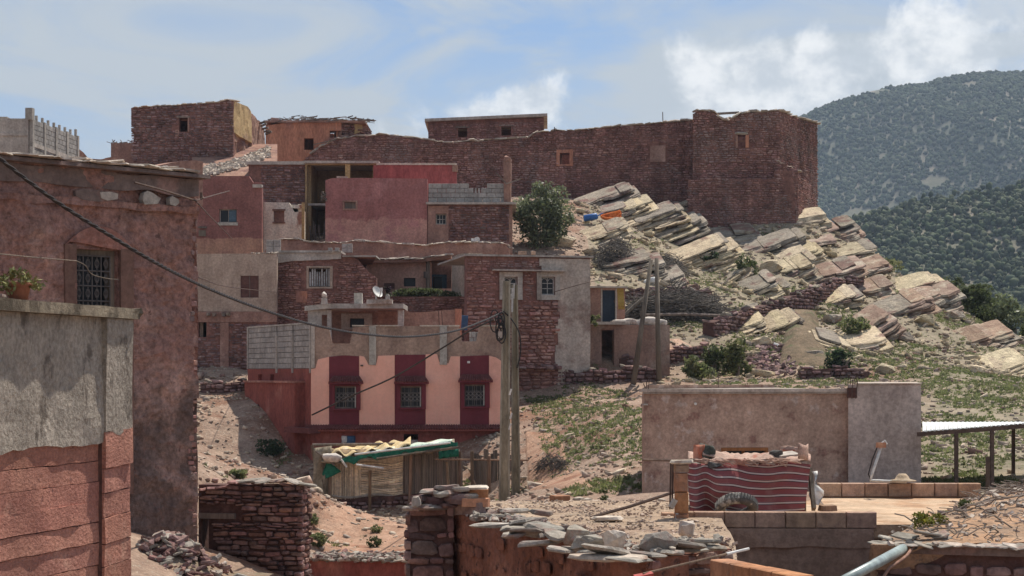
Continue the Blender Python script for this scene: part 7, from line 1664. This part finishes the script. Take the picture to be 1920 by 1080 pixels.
# plank fence on to the poles
wf = W(862, Ys + .6, 1000, Ys - .5)
t = thing('plank_fence', 'rickety grey plank fence with a rail pole beside the concrete poles', 'fence', at(930, 945, Ys))
for k in range(31):
    px = 866 + 4.35 * k
    if 868 < px < 886: continue
    u = wf.u(px); mb = MB(); wbox(mb, wf, u - .034, u + .034, wf.z(px, 955), wf.z(px, 852 + R.uniform(-12, 10) + (px > 960) * 12), R.uniform(-.02, .02), .03 + R.uniform(0, .02)); obj('plank', mb, M['wood_grey'], t)
for pxb, pyb, pxt, pyt in ((917, 930, 917, 855), (886, 940, 885, 846), (997, 950, 998, 862), (1001, 948, 999, 868)):
    mb = MB(); mb.tube([at(pxb, pyb, Ys - .6), at(pxt, pyt, Ys - .6)], .055, 7); obj('post', mb, M['wood'], t)
mb = MB(); mb.tube([at(815, 861, Ys - .5), at(900, 862, Ys - .6), at(995, 863, Ys - .75)], .03, 6); obj('rail', mb, M['wood'], t)
mb = MB(); mb.tube([at(888, 900, Ys - .7), at(897, 925, Ys - .8)], .025, 5); obj('stick', mb, M['wood'], t)
foliage('green_shrub', tuple(at(990, 940, 51.5)), (.28, .3, .38), 700, .06, M['leaf_dark'], None, 14, 51, label='dark green shrub growing at the foot of the plank fence', cat='shrub')

# ================================================================ rock outcrops
def bed(w_, org, L, D, th, ax, up, out_, m, parent, name='rock_bed', nseg=None, seed=0.0, brk=.25):
    """one layer of rock: a long slab with a broken front edge"""
    n = nseg or max(5, int(L / .26)); mb = MB(); rows = []
    for i in range(n + 1):
        s_ = (i / n - .5) * L; e = noise.noise(Vector((s_ * 1.1, seed, 0))) * brk + .12 * noise.noise(Vector((s_ * 3.3, seed, 4))); tf = (1 - abs(i / n - .5) * 2); tf = min(1, tf * 3 + .72)
        t0, t1 = -th / 2, th / 2 * (1 + .25 * noise.noise(Vector((s_ * .9, seed, 9))))
        zg_ = [.09 * noise.noise(Vector((j * 5.1, seed, s_ * .5))) + .06 * noise.noise(Vector((j * 2.3, seed + 4, s_ * 3))) for j in range(7)]
        sec = [(-D * .5, t0)] + [(D * .5 + e + zg_[j] * .8 - (t1 - t0) * .85 * j / 6, t0 + (t1 - t0) * j / 6) for j in range(7)] + [(D * .12, t1 + .06 * noise.noise(Vector((s_ * 2, seed, 6)))), (-D * .5, t1)]
        rows.append([org + ax * (s_ + .05 * noise.noise(Vector((s_ * 3, seed, 5)))) + out_ * (o * (.6 + .4 * tf)) + up * (z * (.45 + .55 * tf)) for o, z in sec])
    k = len(rows[0]); b0 = 0; vs = [p for r in rows for p in r]
    fs = [(i * k + j, (i + 1) * k + j, (i + 1) * k + (j + 1) % k, i * k + (j + 1) % k) for i in range(n) for j in range(k)] + [tuple(range(k)), tuple(n * k + j for j in range(k))[::-1]]
    mb.add(vs, fs); return obj(name, mb, m, parent)
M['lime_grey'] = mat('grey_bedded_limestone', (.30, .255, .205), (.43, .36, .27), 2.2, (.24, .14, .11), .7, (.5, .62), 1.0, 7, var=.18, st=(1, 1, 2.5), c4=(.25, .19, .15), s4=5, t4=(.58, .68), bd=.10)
M['lime_red'] = mat('red_shaly_rock', (.30, .19, .14), (.41, .29, .21), 2.5, (.50, .41, .30), .9, (.5, .62), 1.0, 8, var=.2, st=(1, 1, 2.5), bd=.08)
def outcrop(px, py, wpx, hpx, nb, label, rise=.36, m='limestone', depth=2.2, dip=.30, name='rock_outcrop', sink=.12, yaw=.0, seed=None):
    """a stack of tilted beds; the strike climbs to the right, faces look at the valley"""
    p = hit(px, py); Y = p.y; L = wpx / F * Y; H = hpx / F * Y; c = Vector((p.x, Y + .4, p.z + H * .0))
    t = thing(name, label, 'rock outcrop', p, None); th = H / nb; seed = R.uniform(0, 99) if seed is None else seed
    ax = Vector((math.cos(yaw), math.sin(yaw), math.tan(rise) )).normalized(); out_ = Vector((.12, -1, -dip)).normalized(); out_ = (out_ - ax * out_.dot(ax)).normalized(); up = ax.cross(-out_).normalized()
    if up.z < 0: up = -up
    for k in range(nb):
        q = (k + .5) / nb - .5; l = L * R.uniform(.7, 1.05) * (1 - .22 * abs(q)); off = R.uniform(-.08, .08) * L * .5; tk = th * R.choice((.62, .75, .85, .95, 1.1))
        cc = c + up * (q * H * .62) - out_ * (k * th * .92 - .5 * nb * th * .75) - out_ * (depth * .42) + ax * off; s_ = -l / 2
        while s_ < l / 2:
            pl = min(R.uniform(.7, 2.8) * (.6 + H * .35), l / 2 - s_ + .3); mid = s_ + pl / 2; s_ += pl + R.uniform(.0, .07)
            if R.random() < .06: continue
            a2 = (ax + up * R.gauss(0, .035) + out_ * R.gauss(0, .07)).normalized(); u2 = (up + ax * R.gauss(0, .03) + out_ * R.gauss(0, .06)).normalized()
            bed(0, cc + ax * mid + out_ * R.uniform(-.20, .10) + up * R.gauss(0, .035), pl, depth, tk * R.uniform(.75, 1.1), a2, u2, out_, M[m if R.random() < .8 else 'lime_grey'], t, seed=seed + k * 7 + mid * 3, nseg=max(3, int(pl / .22)))
    return t
OC = [  # px, py (middle of the exposed face), width, height, beds, label, rise, material
 (1118, 392, 120, 36, 3, 'pale slab outcrop beside the big bush under the rampart', .34, 'lime_grey'),
 (1145, 418, 130, 40, 4, 'stepped ledge holding the blue can and orange rope', .33, 'limestone'),
 (1225, 385, 130, 44, 4, 'reddish shaded outcrop at the foot of the rampart', .34, 'lime_red'),
 (1110, 460, 110, 34, 3, 'low pale ledge behind the patched house roof', .34, 'limestone'),
 (1215, 442, 130, 70, 7, 'broad banded pale face below the rampart bend', .34, 'limestone'),
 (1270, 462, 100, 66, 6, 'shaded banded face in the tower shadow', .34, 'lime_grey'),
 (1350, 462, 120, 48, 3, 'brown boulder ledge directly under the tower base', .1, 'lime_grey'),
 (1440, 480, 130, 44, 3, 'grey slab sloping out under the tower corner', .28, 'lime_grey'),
 (1160, 520, 130, 50, 5, 'grey ledges among dead brush behind the annex', .26, 'lime_grey'),
 (1308, 510, 130, 70, 8, 'sharply layered cream rock face with eight thin beds', .36, 'limestone'),
 (1375, 535, 60, 34, 3, 'cream block end just below the layered face', .5, 'limestone'),
 (1520, 440, 56, 66, 3, 'tall cream rock pedestal at the tower corner', .12, 'limestone'),
 (1535, 476, 52, 44, 2, 'dark red undercut block below the cream pedestal', .05, 'lime_red'),
 (1490, 498, 90, 34, 3, 'pale broken ledge below the undercut block', .3, 'limestone'),
 (1575, 455, 66, 52, 4, 'brown ledges on the skyline east of the tower', .28, 'lime_red'),
 (1580, 492, 110, 26, 2, 'long pale slab below the skyline ledges', .25, 'limestone'),
 (1650, 482, 90, 24, 3, 'thin pale beds along the skyline slope', .0, 'limestone'),
 (1690, 505, 70, 26, 3, 'cream slabs jutting out on the skyline', .22, 'limestone'),
 (1420, 560, 80, 36, 3, 'tumbled cream blocks in the middle of the slope', .4, 'limestone'),
 (1475, 525, 100, 30, 3, 'pale ledges under the yellow boulder', .36, 'limestone'),
 (1530, 540, 150, 32, 3, 'long reddish ledge climbing across the slope', .33, 'lime_red'),
 (1600, 520, 110, 28, 3, 'weathered pink ledge under the skyline', .3, 'lime_red'),
 (1620, 560, 90, 34, 3, 'dark shaly ledge with a pale top', .2, 'lime_red'),
 (1700, 560, 120, 40, 4, 'knobbly pale outcrop near the eastern crest', .26, 'limestone'),
 (1755, 580, 80, 50, 4, 'brown stepped outcrop at the eastern crest', .3, 'lime_red'),
 (1680, 600, 120, 36, 3, 'dark overhanging ledge in the middle of the eastern slope', .34, 'lime_red'),
 (1560, 580, 90, 30, 3, 'cream slabs beneath the long wall', .3, 'limestone'),
 (1640, 640, 90, 44, 3, 'red tilted slab above the green weeds', .5, 'lime_red'),
 (1450, 628, 80, 26, 2, 'pale slab ends below the long dry stone wall', .42, 'limestone'),
 (1560, 658, 60, 40, 3, 'big cream boulder slab with a dark hollow beneath', -.3, 'limestone'),
 (1635, 668, 70, 50, 2, 'rounded tan boulder ledge beside the hollow', .2, 'limestone'),
 (1840, 655, 100, 34, 4, 'red brown crag on the eastern slope', .3, 'lime_red'),
 (1895, 700, 60, 22, 3, 'pale ledges low on the eastern slope', .35, 'limestone'),
 (1240, 540, 80, 24, 3, 'low grey ledge behind the brushwood pile', .35, 'lime_grey'),
 (1380, 628, 90, 18, 2, 'flat pale slab at the start of the long wall', .3, 'limestone'),
]
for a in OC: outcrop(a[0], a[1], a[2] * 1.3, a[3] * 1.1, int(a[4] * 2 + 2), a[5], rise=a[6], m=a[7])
# loose boulders
BO = [(1333, 470, 26, 'brown angular boulder at the tower foot'), (1440, 508, 42, 'yellowish heart shaped boulder in shade'), (1478, 492, 22, 'small pale boulder under the tower corner'), (1410, 590, 40, 'cream boulder with a flat lit top'), (1498, 575, 44, 'big pale block by the long wall'), (1525, 560, 30, 'rounded pale boulder above the long wall'),
      (1560, 605, 34, 'pink tinged boulder below the long wall'), (1590, 560, 30, 'whitish boulder in the middle of the eastern slope'), (1612, 600, 26, 'small cream boulder among green weeds'), (1690, 640, 40, 'split pale boulder with a shaded side'), (1720, 575, 34, 'knobbly grey boulder near the crest'), (1760, 560, 30, 'pale boulder on the eastern crest'),
      (1790, 600, 34, 'brown boulder perched below the crest'), (1735, 610, 36, 'cream topped boulder over the dark ledge'), (1345, 590, 30, 'pale boulder beyond the brushwood'), (1300, 548, 26, 'whitish boulder under the layered face'), (1105, 480, 26, 'rounded grey boulder behind the patched house roof'), (1060, 462, 40, 'grey boulder beside the big bush'),
      (1525, 670, 30, 'orange tan boulder at the hollow'), (1660, 700, 30, 'low pale boulder by the rubble strip'), (1830, 700, 30, 'tan boulder on the lower eastern slope'), (1905, 640, 26, 'brown boulder at the far slope edge'), (1600, 430, 18, 'small boulder on the skyline below the tower'), (1560, 418, 16, 'small rough stone on the skyline at the tower foot'),
      (1735, 520, 18, 'small pale stone on the skyline ridge'), (1505, 620, 30, 'dark boulder on the brown earth mound'), (1430, 650, 34, 'pale boulder above the rubble fan')]
for k, (px, py, s_, l_) in enumerate(BO):
    p = hit(px, py); r_ = s_ / 2 / F * p.y; mb = MB(); mb.rock(p + Vector((0, 0, r_ * .35)), r_ * R.uniform(1, 1.3), r_ * R.uniform(.8, 1.1), r_ * R.uniform(.6, .8), R.uniform(-.5, .5), n=4, rough=.42); obj('boulder', mb, M['limestone'] if k % 3 else M['lime_grey'], None, l_, 'boulder', 'loose boulders on the slope')

# dry stone walls on the slope
def drywall(pts, hpx, label, m='stone_dark', keep=120, th=.5):
    P = [hit(px, py) for px, py in pts]; t = thing('dry_stone_wall', label, 'dry stone wall', P[0], None)
    for a, b, (px, py) in zip(P, P[1:], pts):
        w = Wall(a.xy, b.xy); H = hpx / F * (a.y + b.y) / 2; f0 = lambda u: lerp(a.z, b.z, u / w.L); top = lambda u: f0(u) + H + .10 * noise.noise(Vector((u * 1.3 + px, 0, 0))); bot = lambda u: f0(u) - .5
        panel(w, 'wall_core', M['mortar_dark'], t, lambda u: top(u) - .06, bot, th, (), .3, .05)
        face_stones(w, t, M[m], top, lambda u: f0(u) - .15, (), (.10, .2), (.14, .38), (.04, .14), keep // (len(P) - 1))
        for k in range(int(w.L / .3)):
            u = R.uniform(0, w.L); obj('cap_stone', MB().slab(w.P(u, top(u) + .0, -R.uniform(0, .4)), R.uniform(.12, .26), R.uniform(.1, .18), R.uniform(.07, .14), R.uniform(0, 3), (R.gauss(0, .2), R.gauss(0, .2)), 7), M[m] if R.random() < .7 else M['lime_grey'], t)
    return t
drywall([(978, 722), (1060, 724), (1130, 722), (1232, 716)], 26, 'dark dry stone retaining wall under the footpath')
drywall([(1176, 698), (1230, 686), (1325, 672)], 26, 'shorter dry stone wall stepping up past the timber poles')
drywall([(1338, 634), (1400, 615), (1480, 588), (1560, 562), (1620, 545)], 30, 'long dry stone wall climbing the rocky slope', keep=260)
drywall([(1180, 566), (1250, 566), (1335, 566)], 22, 'low stone wall behind the brushwood pile', keep=80)
drywall([(376, 738), (420, 738), (459, 736)], 20, 'short dark stone kerb beside the brick red yard wall', keep=40)
drywall([(1500, 712), (1560, 708), (1620, 712)], 18, 'low rubble strip behind the rebar roof', keep=60)
# fan of dark rubble
fan = MB()
for k in range(420):
    px = R.uniform(1405, 1490); py = R.uniform(650, 705); 
    if abs(px - 1445) > (py - 630) * .8: continue
    p = hit(px, py); s_ = R.uniform(.05, .2); fan.slab(p + Vector((0, 0, s_ * .2)), s_, s_ * .7, s_ * .6, R.uniform(0, 6), (R.gauss(0, .4), R.gauss(0, .4)), 6)
obj('rubble_fan', fan, M['stone_dark'], None, 'fan of dark rubble below the long dry stone wall', 'rubble', kind='stuff')
# path surface and brown mound
def sheet_on_ground(name, poly, m, lift=.02, n=14, bulge=0.0):
    P = []
    for j in range(n + 1):
        row = []
        for i in range(n + 1):
            a, b = lerp(Vector(poly[0]), Vector(poly[1]), i / n), lerp(Vector(poly[3]), Vector(poly[2]), i / n); q = lerp(a, b, j / n)
            edge = min(i, n - i, j, n - j) / n; row.append(Vector((q.x, q.y, gz(q.x, q.y) + (lift if edge > 0 else -.15) + bulge * min(1, edge * 3.2) * (1 + .5 * noise.noise(Vector((q.x, q.y, 0)))))))
        P.append(row)
    mb = MB(); mb.grid(P); return obj(name, mb, m, None, kind='structure', smooth=True)
g2 = lambda px, py: hit(px, py).xy
M['path'] = mat('trodden_path', (.42, .27, .19), (.50, .34, .25), 3, (.34, .20, .14), .9, (.52, .66), .6, 20)
sheet_on_ground('footpath', [g2(978, 706), g2(1330, 652), g2(1290, 634), g2(978, 697)], M['path'])
M['red_soil'] = mat('bare_red_soil', (.36, .205, .135), (.44, .28, .195), 2.2, (.30, .15, .095), .9, (.52, .66), .8, 16, bd=.05)
sheet_on_ground('bare_soil', [g2(990, 925), g2(1125, 925), g2(1040, 800), g2(982, 800)], M['red_soil'], .03, 18)
sheet_on_ground('yard_soil', [g2(560, 1030), g2(790, 1030), g2(800, 965), g2(590, 970)], M['red_soil'], .03, 18)
M['mound'] = mat('brown_earth_mound', (.24, .17, .11), (.16, .12, .075), 3, (.13, .13, .065), 1, (.52, .66), 1.0, 12, bd=.08)
sheet_on_ground('earth_mound', [g2(1455, 692), g2(1560, 692), g2(1530, 585), g2(1480, 585)], M['mound'], .05, 16, .35)

# ================================================================ brushwood, cans, ropes
def brush(px0, px1, py, hpx, n, label, name='brushwood_pile', ln=(.8, 2.2), r=(.006, .02)):
    mb = MB()
    for k in range(n):
        px = R.uniform(px0, px1); e = math.sin(math.pi * (px - px0) / (px1 - px0)) ** .6; p = hit(px, py + R.uniform(-8, 8)); p.z += R.random() * hpx / F * p.y * e; a = R.gauss(.25, .6); l = R.uniform(*ln) * R.choice((.5, .7, 1)); d = Vector((math.cos(a) * R.choice((-1, 1)), R.uniform(-.4, .4), math.sin(a) * .6)).normalized() * l
        mb.tube([p - d * .5, p + Vector((0, 0, .12)), p + d * .5], R.uniform(*r), 4)
    return obj(name, mb, M['brush'], None, label, 'brushwood pile', kind='stuff')
M['brush'] = mat('grey_brushwood', (.155, .135, .115), (.095, .08, .07), 4, None, bump=0, var=.4)
brush(1180, 1360, 598, 46, 1000, 'big pile of grey brushwood behind the annex terrace')
brush(1120, 1190, 498, 40, 420, 'dark tangle of dead brush among the upper ledges', ln=(.5, 1.4))
brush(1230, 1280, 518, 32, 300, 'dark dead brush below the shaded banded face', ln=(.5, 1.2))
brush(1005, 1062, 884, 20, 150, 'small heap of brushwood and scrap beside the plank fence', ln=(.2, .5), r=(.006, .014))
for k, (a, b) in enumerate((((1165, 610), (1225, 545)), ((1180, 590), (1330, 575)), ((1200, 605), (1360, 592)))):
    p0, p1 = hit(*a) + Vector((0, -.3, .3)), at(*b, hit(*a).y + .5); mb = MB(); mb.tube([p0, lerp(p0, p1, .5) + Vector((0, 0, .05)), p1], .07, 6); obj('log', mb, M['wood_grey'], None, ('grey log slanting up from the terrace sacks', 'upper grey log lying across the brushwood', 'lower grey log lying across the brushwood')[k], 'log', 'logs on the brushwood pile')
p = hit(1108, 422); p.z += .35; t = thing('jerry_can', 'blue plastic jerry can lying on the rock ledge', 'jerry can', p)
M['can_blue'] = mat('bright_blue_plastic', (.05, .16, .42), (.04, .12, .34), 5, None, bump=0, rough=.4)
mb = MB(); mb.tube([p - Vector((.38, 0, .05)), p - Vector((.33, 0, .045)), p + Vector((.28, 0, .06)), p + Vector((.34, 0, .08))], [.12, .17, .17, .12], 10); obj('can_body', mb, M['can_blue'], t, smooth=True); mb = MB(); mb.tube([p + Vector((.34, 0, .08)), p + Vector((.6, .05, .22))], .035, 6); obj('neck', mb, M['can_blue'], t)
mb = MB(); mb.box(p + Vector((-.75, 0, -.12)), (.6, .2, .1), .1, (0, .3), .02); obj('pale_board', mb, M['cap_pale'], None, 'pale board end sticking out beside the blue can', 'board')
p = hit(1146, 422); p.z += .45; M['rope_orange'] = mat('orange_rope', (.72, .20, .05), (.62, .15, .04), 9, None, bump=.3)
mb = MB()
for k in range(7):
    rx, rz_ = R.uniform(.32, .5), R.uniform(.12, .2); mb.tube([p + Vector((rx * math.cos(a) + R.uniform(-.05, .05), .2 * math.sin(a) + .03 * k, rz_ * math.sin(a + .3 * k) + .02 * k)) for a in np.linspace(0, 6.28, 16)], .05, 6, False)
obj('rope_coil', mb, M['rope_orange'], None, 'coil of bright orange rope or hose on the rock ledge', 'rope')
p = hit(1185, 412); mb = MB(); mb.bar(at(1152, 398, p.y), at(1203, 411, p.y), .16); obj('timber_beam', mb, M['wood'], None, 'brown timber beam lying above the orange rope', 'beam')
p = hit(1222, 532); mb = MB(); mb.blob(p + Vector((0, 0, .1)), .32, .2, .15, n=4); obj('white_bag', mb, M['white'], None, 'crumpled white bag caught in the dead brush', 'bag', smooth=True)
mb = MB(); p = hit(1450, 655); mb.tube([p + Vector((0, 0, .1)), p + Vector((.5, 0, -.1))], .1, 8); obj('white_tube', mb, M['white'], None, 'short white tube lying by the rubble fan', 'tube')

# ================================================================ plants
def bush(px, py, wpx, hpx, n, leaf, m, label, seed, name='bush', cat='bush', trunk=True, clumps=26):
    p = hit(px, py); s_ = p.y / F; t = thing(name, label, cat, p)
    c = (p.x, p.y + wpx * s_ * .1, p.z + hpx * s_ * .5); foliage('crown', c, (wpx * s_ * .52, wpx * s_ * .42, hpx * s_ * .54), n, leaf, m, t, clumps, seed)
    if trunk:
        for k in range(4):
            mb = MB(); e = Vector(c) + Vector((R.uniform(-.3, .3) * wpx * s_, R.uniform(-.2, .2) * wpx * s_, hpx * s_ * R.uniform(.0, .3))); mb.tube([p - Vector((0, 0, .2)), lerp(p, e, .5) + Vector((R.uniform(-.1, .1), 0, 0)), e], [.06, .045, .02], 6); obj('stem', mb, M['wood_grey'], t)
    return t
M['leaf_big'] = mat('grey_green_leaf', (.15, .175, .085), (.21, .235, .125), 3, None, bump=0, rough=.5, var=.45, spec=.4, trans=.35, grain=0, grime=0)
bush(1020, 468, 116, 122, 7000, .085, M['leaf_big'], 'tall grey green bush growing below the rampart', 3, clumps=52)
bush(1385, 708, 56, 66, 1600, .085, mat('yucca_leaf', (.12, .135, .055), (.17, .18, .08), 3, None, bump=0, var=.4, trans=.4), 'spiky olive green shrub above the grey house roof', 5, name='spiky_shrub', cat='shrub')
bush(1340, 700, 48, 52, 1100, .075, M['leaf'], 'darker olive shrub beside the spiky one', 6, name='shrub', cat='shrub')
bush(1310, 716, 64, 50, 1600, .07, M['weed'], 'bright green low shrub behind the grey house roof', 7, name='shrub', cat='shrub', trunk=False)
bush(1605, 640, 66, 46, 1500, .075, M['weed'], 'fresh green shrub among boulders on the eastern slope', 8, name='shrub', cat='shrub')
bush(1575, 700, 58, 42, 1200, .075, M['leaf_dark'], 'dark green shrub filling the hollow under the big slab', 9, name='shrub', cat='shrub')
bush(1400, 520, 60, 40, 1200, .075, M['leaf'], 'olive shrub right of the layered rock face'.replace('right of', 'next to'), 10, name='shrub', cat='shrub')
bush(1330, 500, 0 + 44, 30, 700, .07, M['leaf_dark'], 'dark shrub in the crack under the tower', 11, name='shrub', cat='shrub', trunk=False)
bush(1662, 512, 70, 28, 900, .07, M['weed'], 'grassy green shrub on the skyline slope', 12, name='shrub', cat='shrub', trunk=False)
bush(500, 862, 60, 36, 900, .05, M['leaf_dark'], 'dark green shrub in the shade of the red yard wall', 13, name='shrub', cat='shrub', trunk=False)
bush(445, 898, 46, 18, 500, .05, M['weed'], 'low green weeds above the stone yard wall', 14, name='weed_patch', cat='weeds', trunk=False)
bush(590, 1030, 44, 26, 700, .04, M['weed'], 'green weed tuft at the yard wall end', 15, name='weed_tuft', cat='weeds', trunk=False)
bush(700, 1030, 30, 22, 400, .035, M['leaf'], 'small weed on the red yard soil', 16, name='weed_tuft', cat='weeds', trunk=False)
bush(705, 1005, 28, 16, 300, .035, M['weed'], 'tiny pale weed further back on the yard soil', 17, name='weed_tuft', cat='weeds', trunk=False)
bush(585, 985, 28, 20, 400, .04, M['weed'], 'green weed against the red house corner', 18, name='weed_tuft', cat='weeds', trunk=False)
p = at(1130, 938, 27); foliage('weed_tuft', (p.x, p.y, p.z + .09), (.10, .1, .12), 220, .022, M['leaf'], None, 9, 19, label='little grey green plant at the gravel terrace edge', cat='weeds')
# shrubs beyond the eastern crest
k = 0
for px, py, w_, h_ in ((1785, 560, 60, 60), (1815, 572, 60, 64), (1845, 588, 62, 66), (1875, 605, 60, 66), (1905, 622, 60, 64), (1940, 640, 64, 64), (1830, 555, 50, 40), (1890, 580, 56, 44)):
    Y = 92 - (px - 1785) * .05; p = at(px, py + h_ * .5, Y); s_ = Y / F; t = thing('crest_shrub', ('first', 'second', 'third', 'fourth', 'fifth', 'sixth', 'upper', 'upper far')[k] + ' olive shrub in the row beyond the eastern crest, counted from the tower', 'shrub', p, 'olive shrubs beyond the crest')
    foliage('crown', (p.x, p.y, p.z + h_ * s_ * .6), (w_ * s_ * .6, w_ * s_ * .5, h_ * s_ * .62), 1500, .085, M['leaf_big'] if k % 3 == 1 else M['leaf'], t, 24, 60 + k); 
    mb = MB(); mb.tube([p - Vector((0, 0, 1)), p + Vector((0, 0, h_ * s_ * .6))], [.08, .04], 6); obj('stem', mb, M['wood_grey'], t); k += 1

# ---- uncountable ground cover: weeds and stones over the slopes
def scatter(name, n, xr, yr, dens, m, kind, seed, size, thr=0.0):
    r = np.random.default_rng(seed); x = r.uniform(*xr, n); y = r.uniform(*yr, n); keep = dens(x, y, r); x, y = x[keep], y[keep]
    z = np.array([gz(a, b) for a, b in zip(x, y)]); k = len(x); mb = MB()
    if kind == 'weed':
        nl = 9; s = r.uniform(*size, k); d = r.normal(size=(k, nl, 3)); d[:, :, 2] = np.abs(d[:, :, 2]) + .25; d /= np.linalg.norm(d, axis=2)[:, :, None]
        base = np.stack([x, y, z - .02], 1)[:, None] + r.normal(0, .3, (k, nl, 3)) * s[:, None, None] * np.array((1, 1, .12)); tip = base + d * s[:, None, None] * r.uniform(.6, 1.2, (k, nl, 1)); side = np.cross(d, r.normal(size=(k, nl, 3))); side /= np.linalg.norm(side, axis=2)[:, :, None]
        mid = (base + tip) / 2; wv = s[:, None, None] * .22; V = np.stack([base, mid + side * wv, tip, mid - side * wv], 2).reshape(-1, 3); f = np.arange(len(V)).reshape(-1, 4); rr = np.repeat(r.uniform(0, 1, k), nl)
    else:
        s = r.lognormal(0, .5, k)[:, None, None] * size[0]; s = np.minimum(s, size[1]); bv = np.array([(a, b, c) for a in (-.5, .5) for b in (-.5, .5) for c in (-.5, .5)]); q = bv[None] * r.uniform(.6, 1.4, (k, 8, 3)); an = r.uniform(0, 6.28, k); c, sn = np.cos(an)[:, None], np.sin(an)[:, None]
        xx = q[:, :, 0] * 1.5; X = xx * c - q[:, :, 1] * sn; Yy = xx * sn + q[:, :, 1] * c; Zz = q[:, :, 2] * .75 + X * r.normal(0, .25, (k, 1))
        V = (np.stack([X, Yy, Zz], 2) * s + np.stack([x, y, z], 1)[:, None] + np.array((0, 0, .2)) * s).reshape(-1, 3); f = (np.array(BF)[None] + (np.arange(k) * 8)[:, None, None]).reshape(-1, 4); rr = np.repeat(r.uniform(0, 1, k), 6)
    me = bpy.data.meshes.new(name); me.vertices.add(len(V)); me.vertices.foreach_set('co', V.ravel()); me.loops.add(f.size); me.loops.foreach_set('vertex_index', f.ravel().astype(np.int32)); me.polygons.add(len(f)); me.polygons.foreach_set('loop_start', np.arange(0, f.size, 4, dtype=np.int32)); me.update(calc_edges=True)
    a = me.attributes.new('rnd', 'FLOAT', 'FACE'); a.data.foreach_set('value', rr); me.materials.append(m); o = bpy.data.objects.new(name, me); COL.objects.link(o); o['kind'] = 'stuff'; return o
def weeds_where(x, y, r):
    px = HX + F * x / y; n1 = vnoise(x, y, 2.6, 31) + .7 * vnoise(x, y, 1.0, 32); zone = np.zeros(len(x))
    zone = np.where((px > 975) & (y > 40) & (y < 66) & (px > 985 + (66 - y) * 3.2), .62, zone)
    zone = np.where((px > 1180) & (y > 58) & (y < 95), .42, zone); zone = np.where((px > 1600) & (y > 42) & (y < 80), .56, zone); zone = np.where((px > 1640) & (y > 80), .5, zone)
    zone = np.where((px > 1230) & (px < 1420) & (y > 58) & (y < 70), .8, zone); zone = np.where((px < 970) & (y > 38), .06, zone); zone = np.where((px > 1000) & (px < 1300) & (y > 66) & (y < 70), .05, zone)
    return n1 * .5 + .5 > 1 - zone + r.uniform(-.18, .18, len(x))
scatter('weeds', 150000, (-8, 34), (38, 100), weeds_where, M['weed'], 'weed', 81, (.045, .14))
M['scree'] = mat('scattered_slope_stone', (.40, .31, .235), (.50, .41, .31), 2, (.26, .15, .115), 1.3, (.5, .62), .4, 12, var=.3)
scatter('slope_stones', 60000, (-14, 36), (36, 101), lambda x, y, r: r.uniform(0, 1, len(x)) < np.where((HX + F * x / y > 1100) & (y > 70), .55, np.where(HX + F * x / y < 980, .85, .40)) * (.6 + .6 * (vnoise(x, y, 3.0, 35) > 0)), M['scree'], 'stone', 82, (.055, .42))

scatter('rock_debris', 7000, (3, 34), (66, 99), lambda x, y, r: ((HX + F * x / y) > 1085 + (y < 72) * 150) & (r.uniform(0, 1, len(x)) < .30 + .5 * (vnoise(x, y, 2.2, 36) > .1)), M['limestone'], 'stone', 84, (.10, .36))
# ================================================================ air
def haze_box():
    m = bpy.data.materials.new('haze_air'); m.use_nodes = True; t_ = NT(m.node_tree); t_.n.clear()
    v = t_.new('ShaderNodeVolumePrincipled', {'Color': (.62, .78, 1.0), 'Density': HAZE, 'Anisotropy': .25}); t_.new('ShaderNodeOutputMaterial', {1: v.outputs[0]})
    mb = MB(); mb.box((200, 900, 140), (3600, 3000, 380)); o = obj('haze', mb, m, None, kind='stuff')
HAZE = .00017
haze_box()
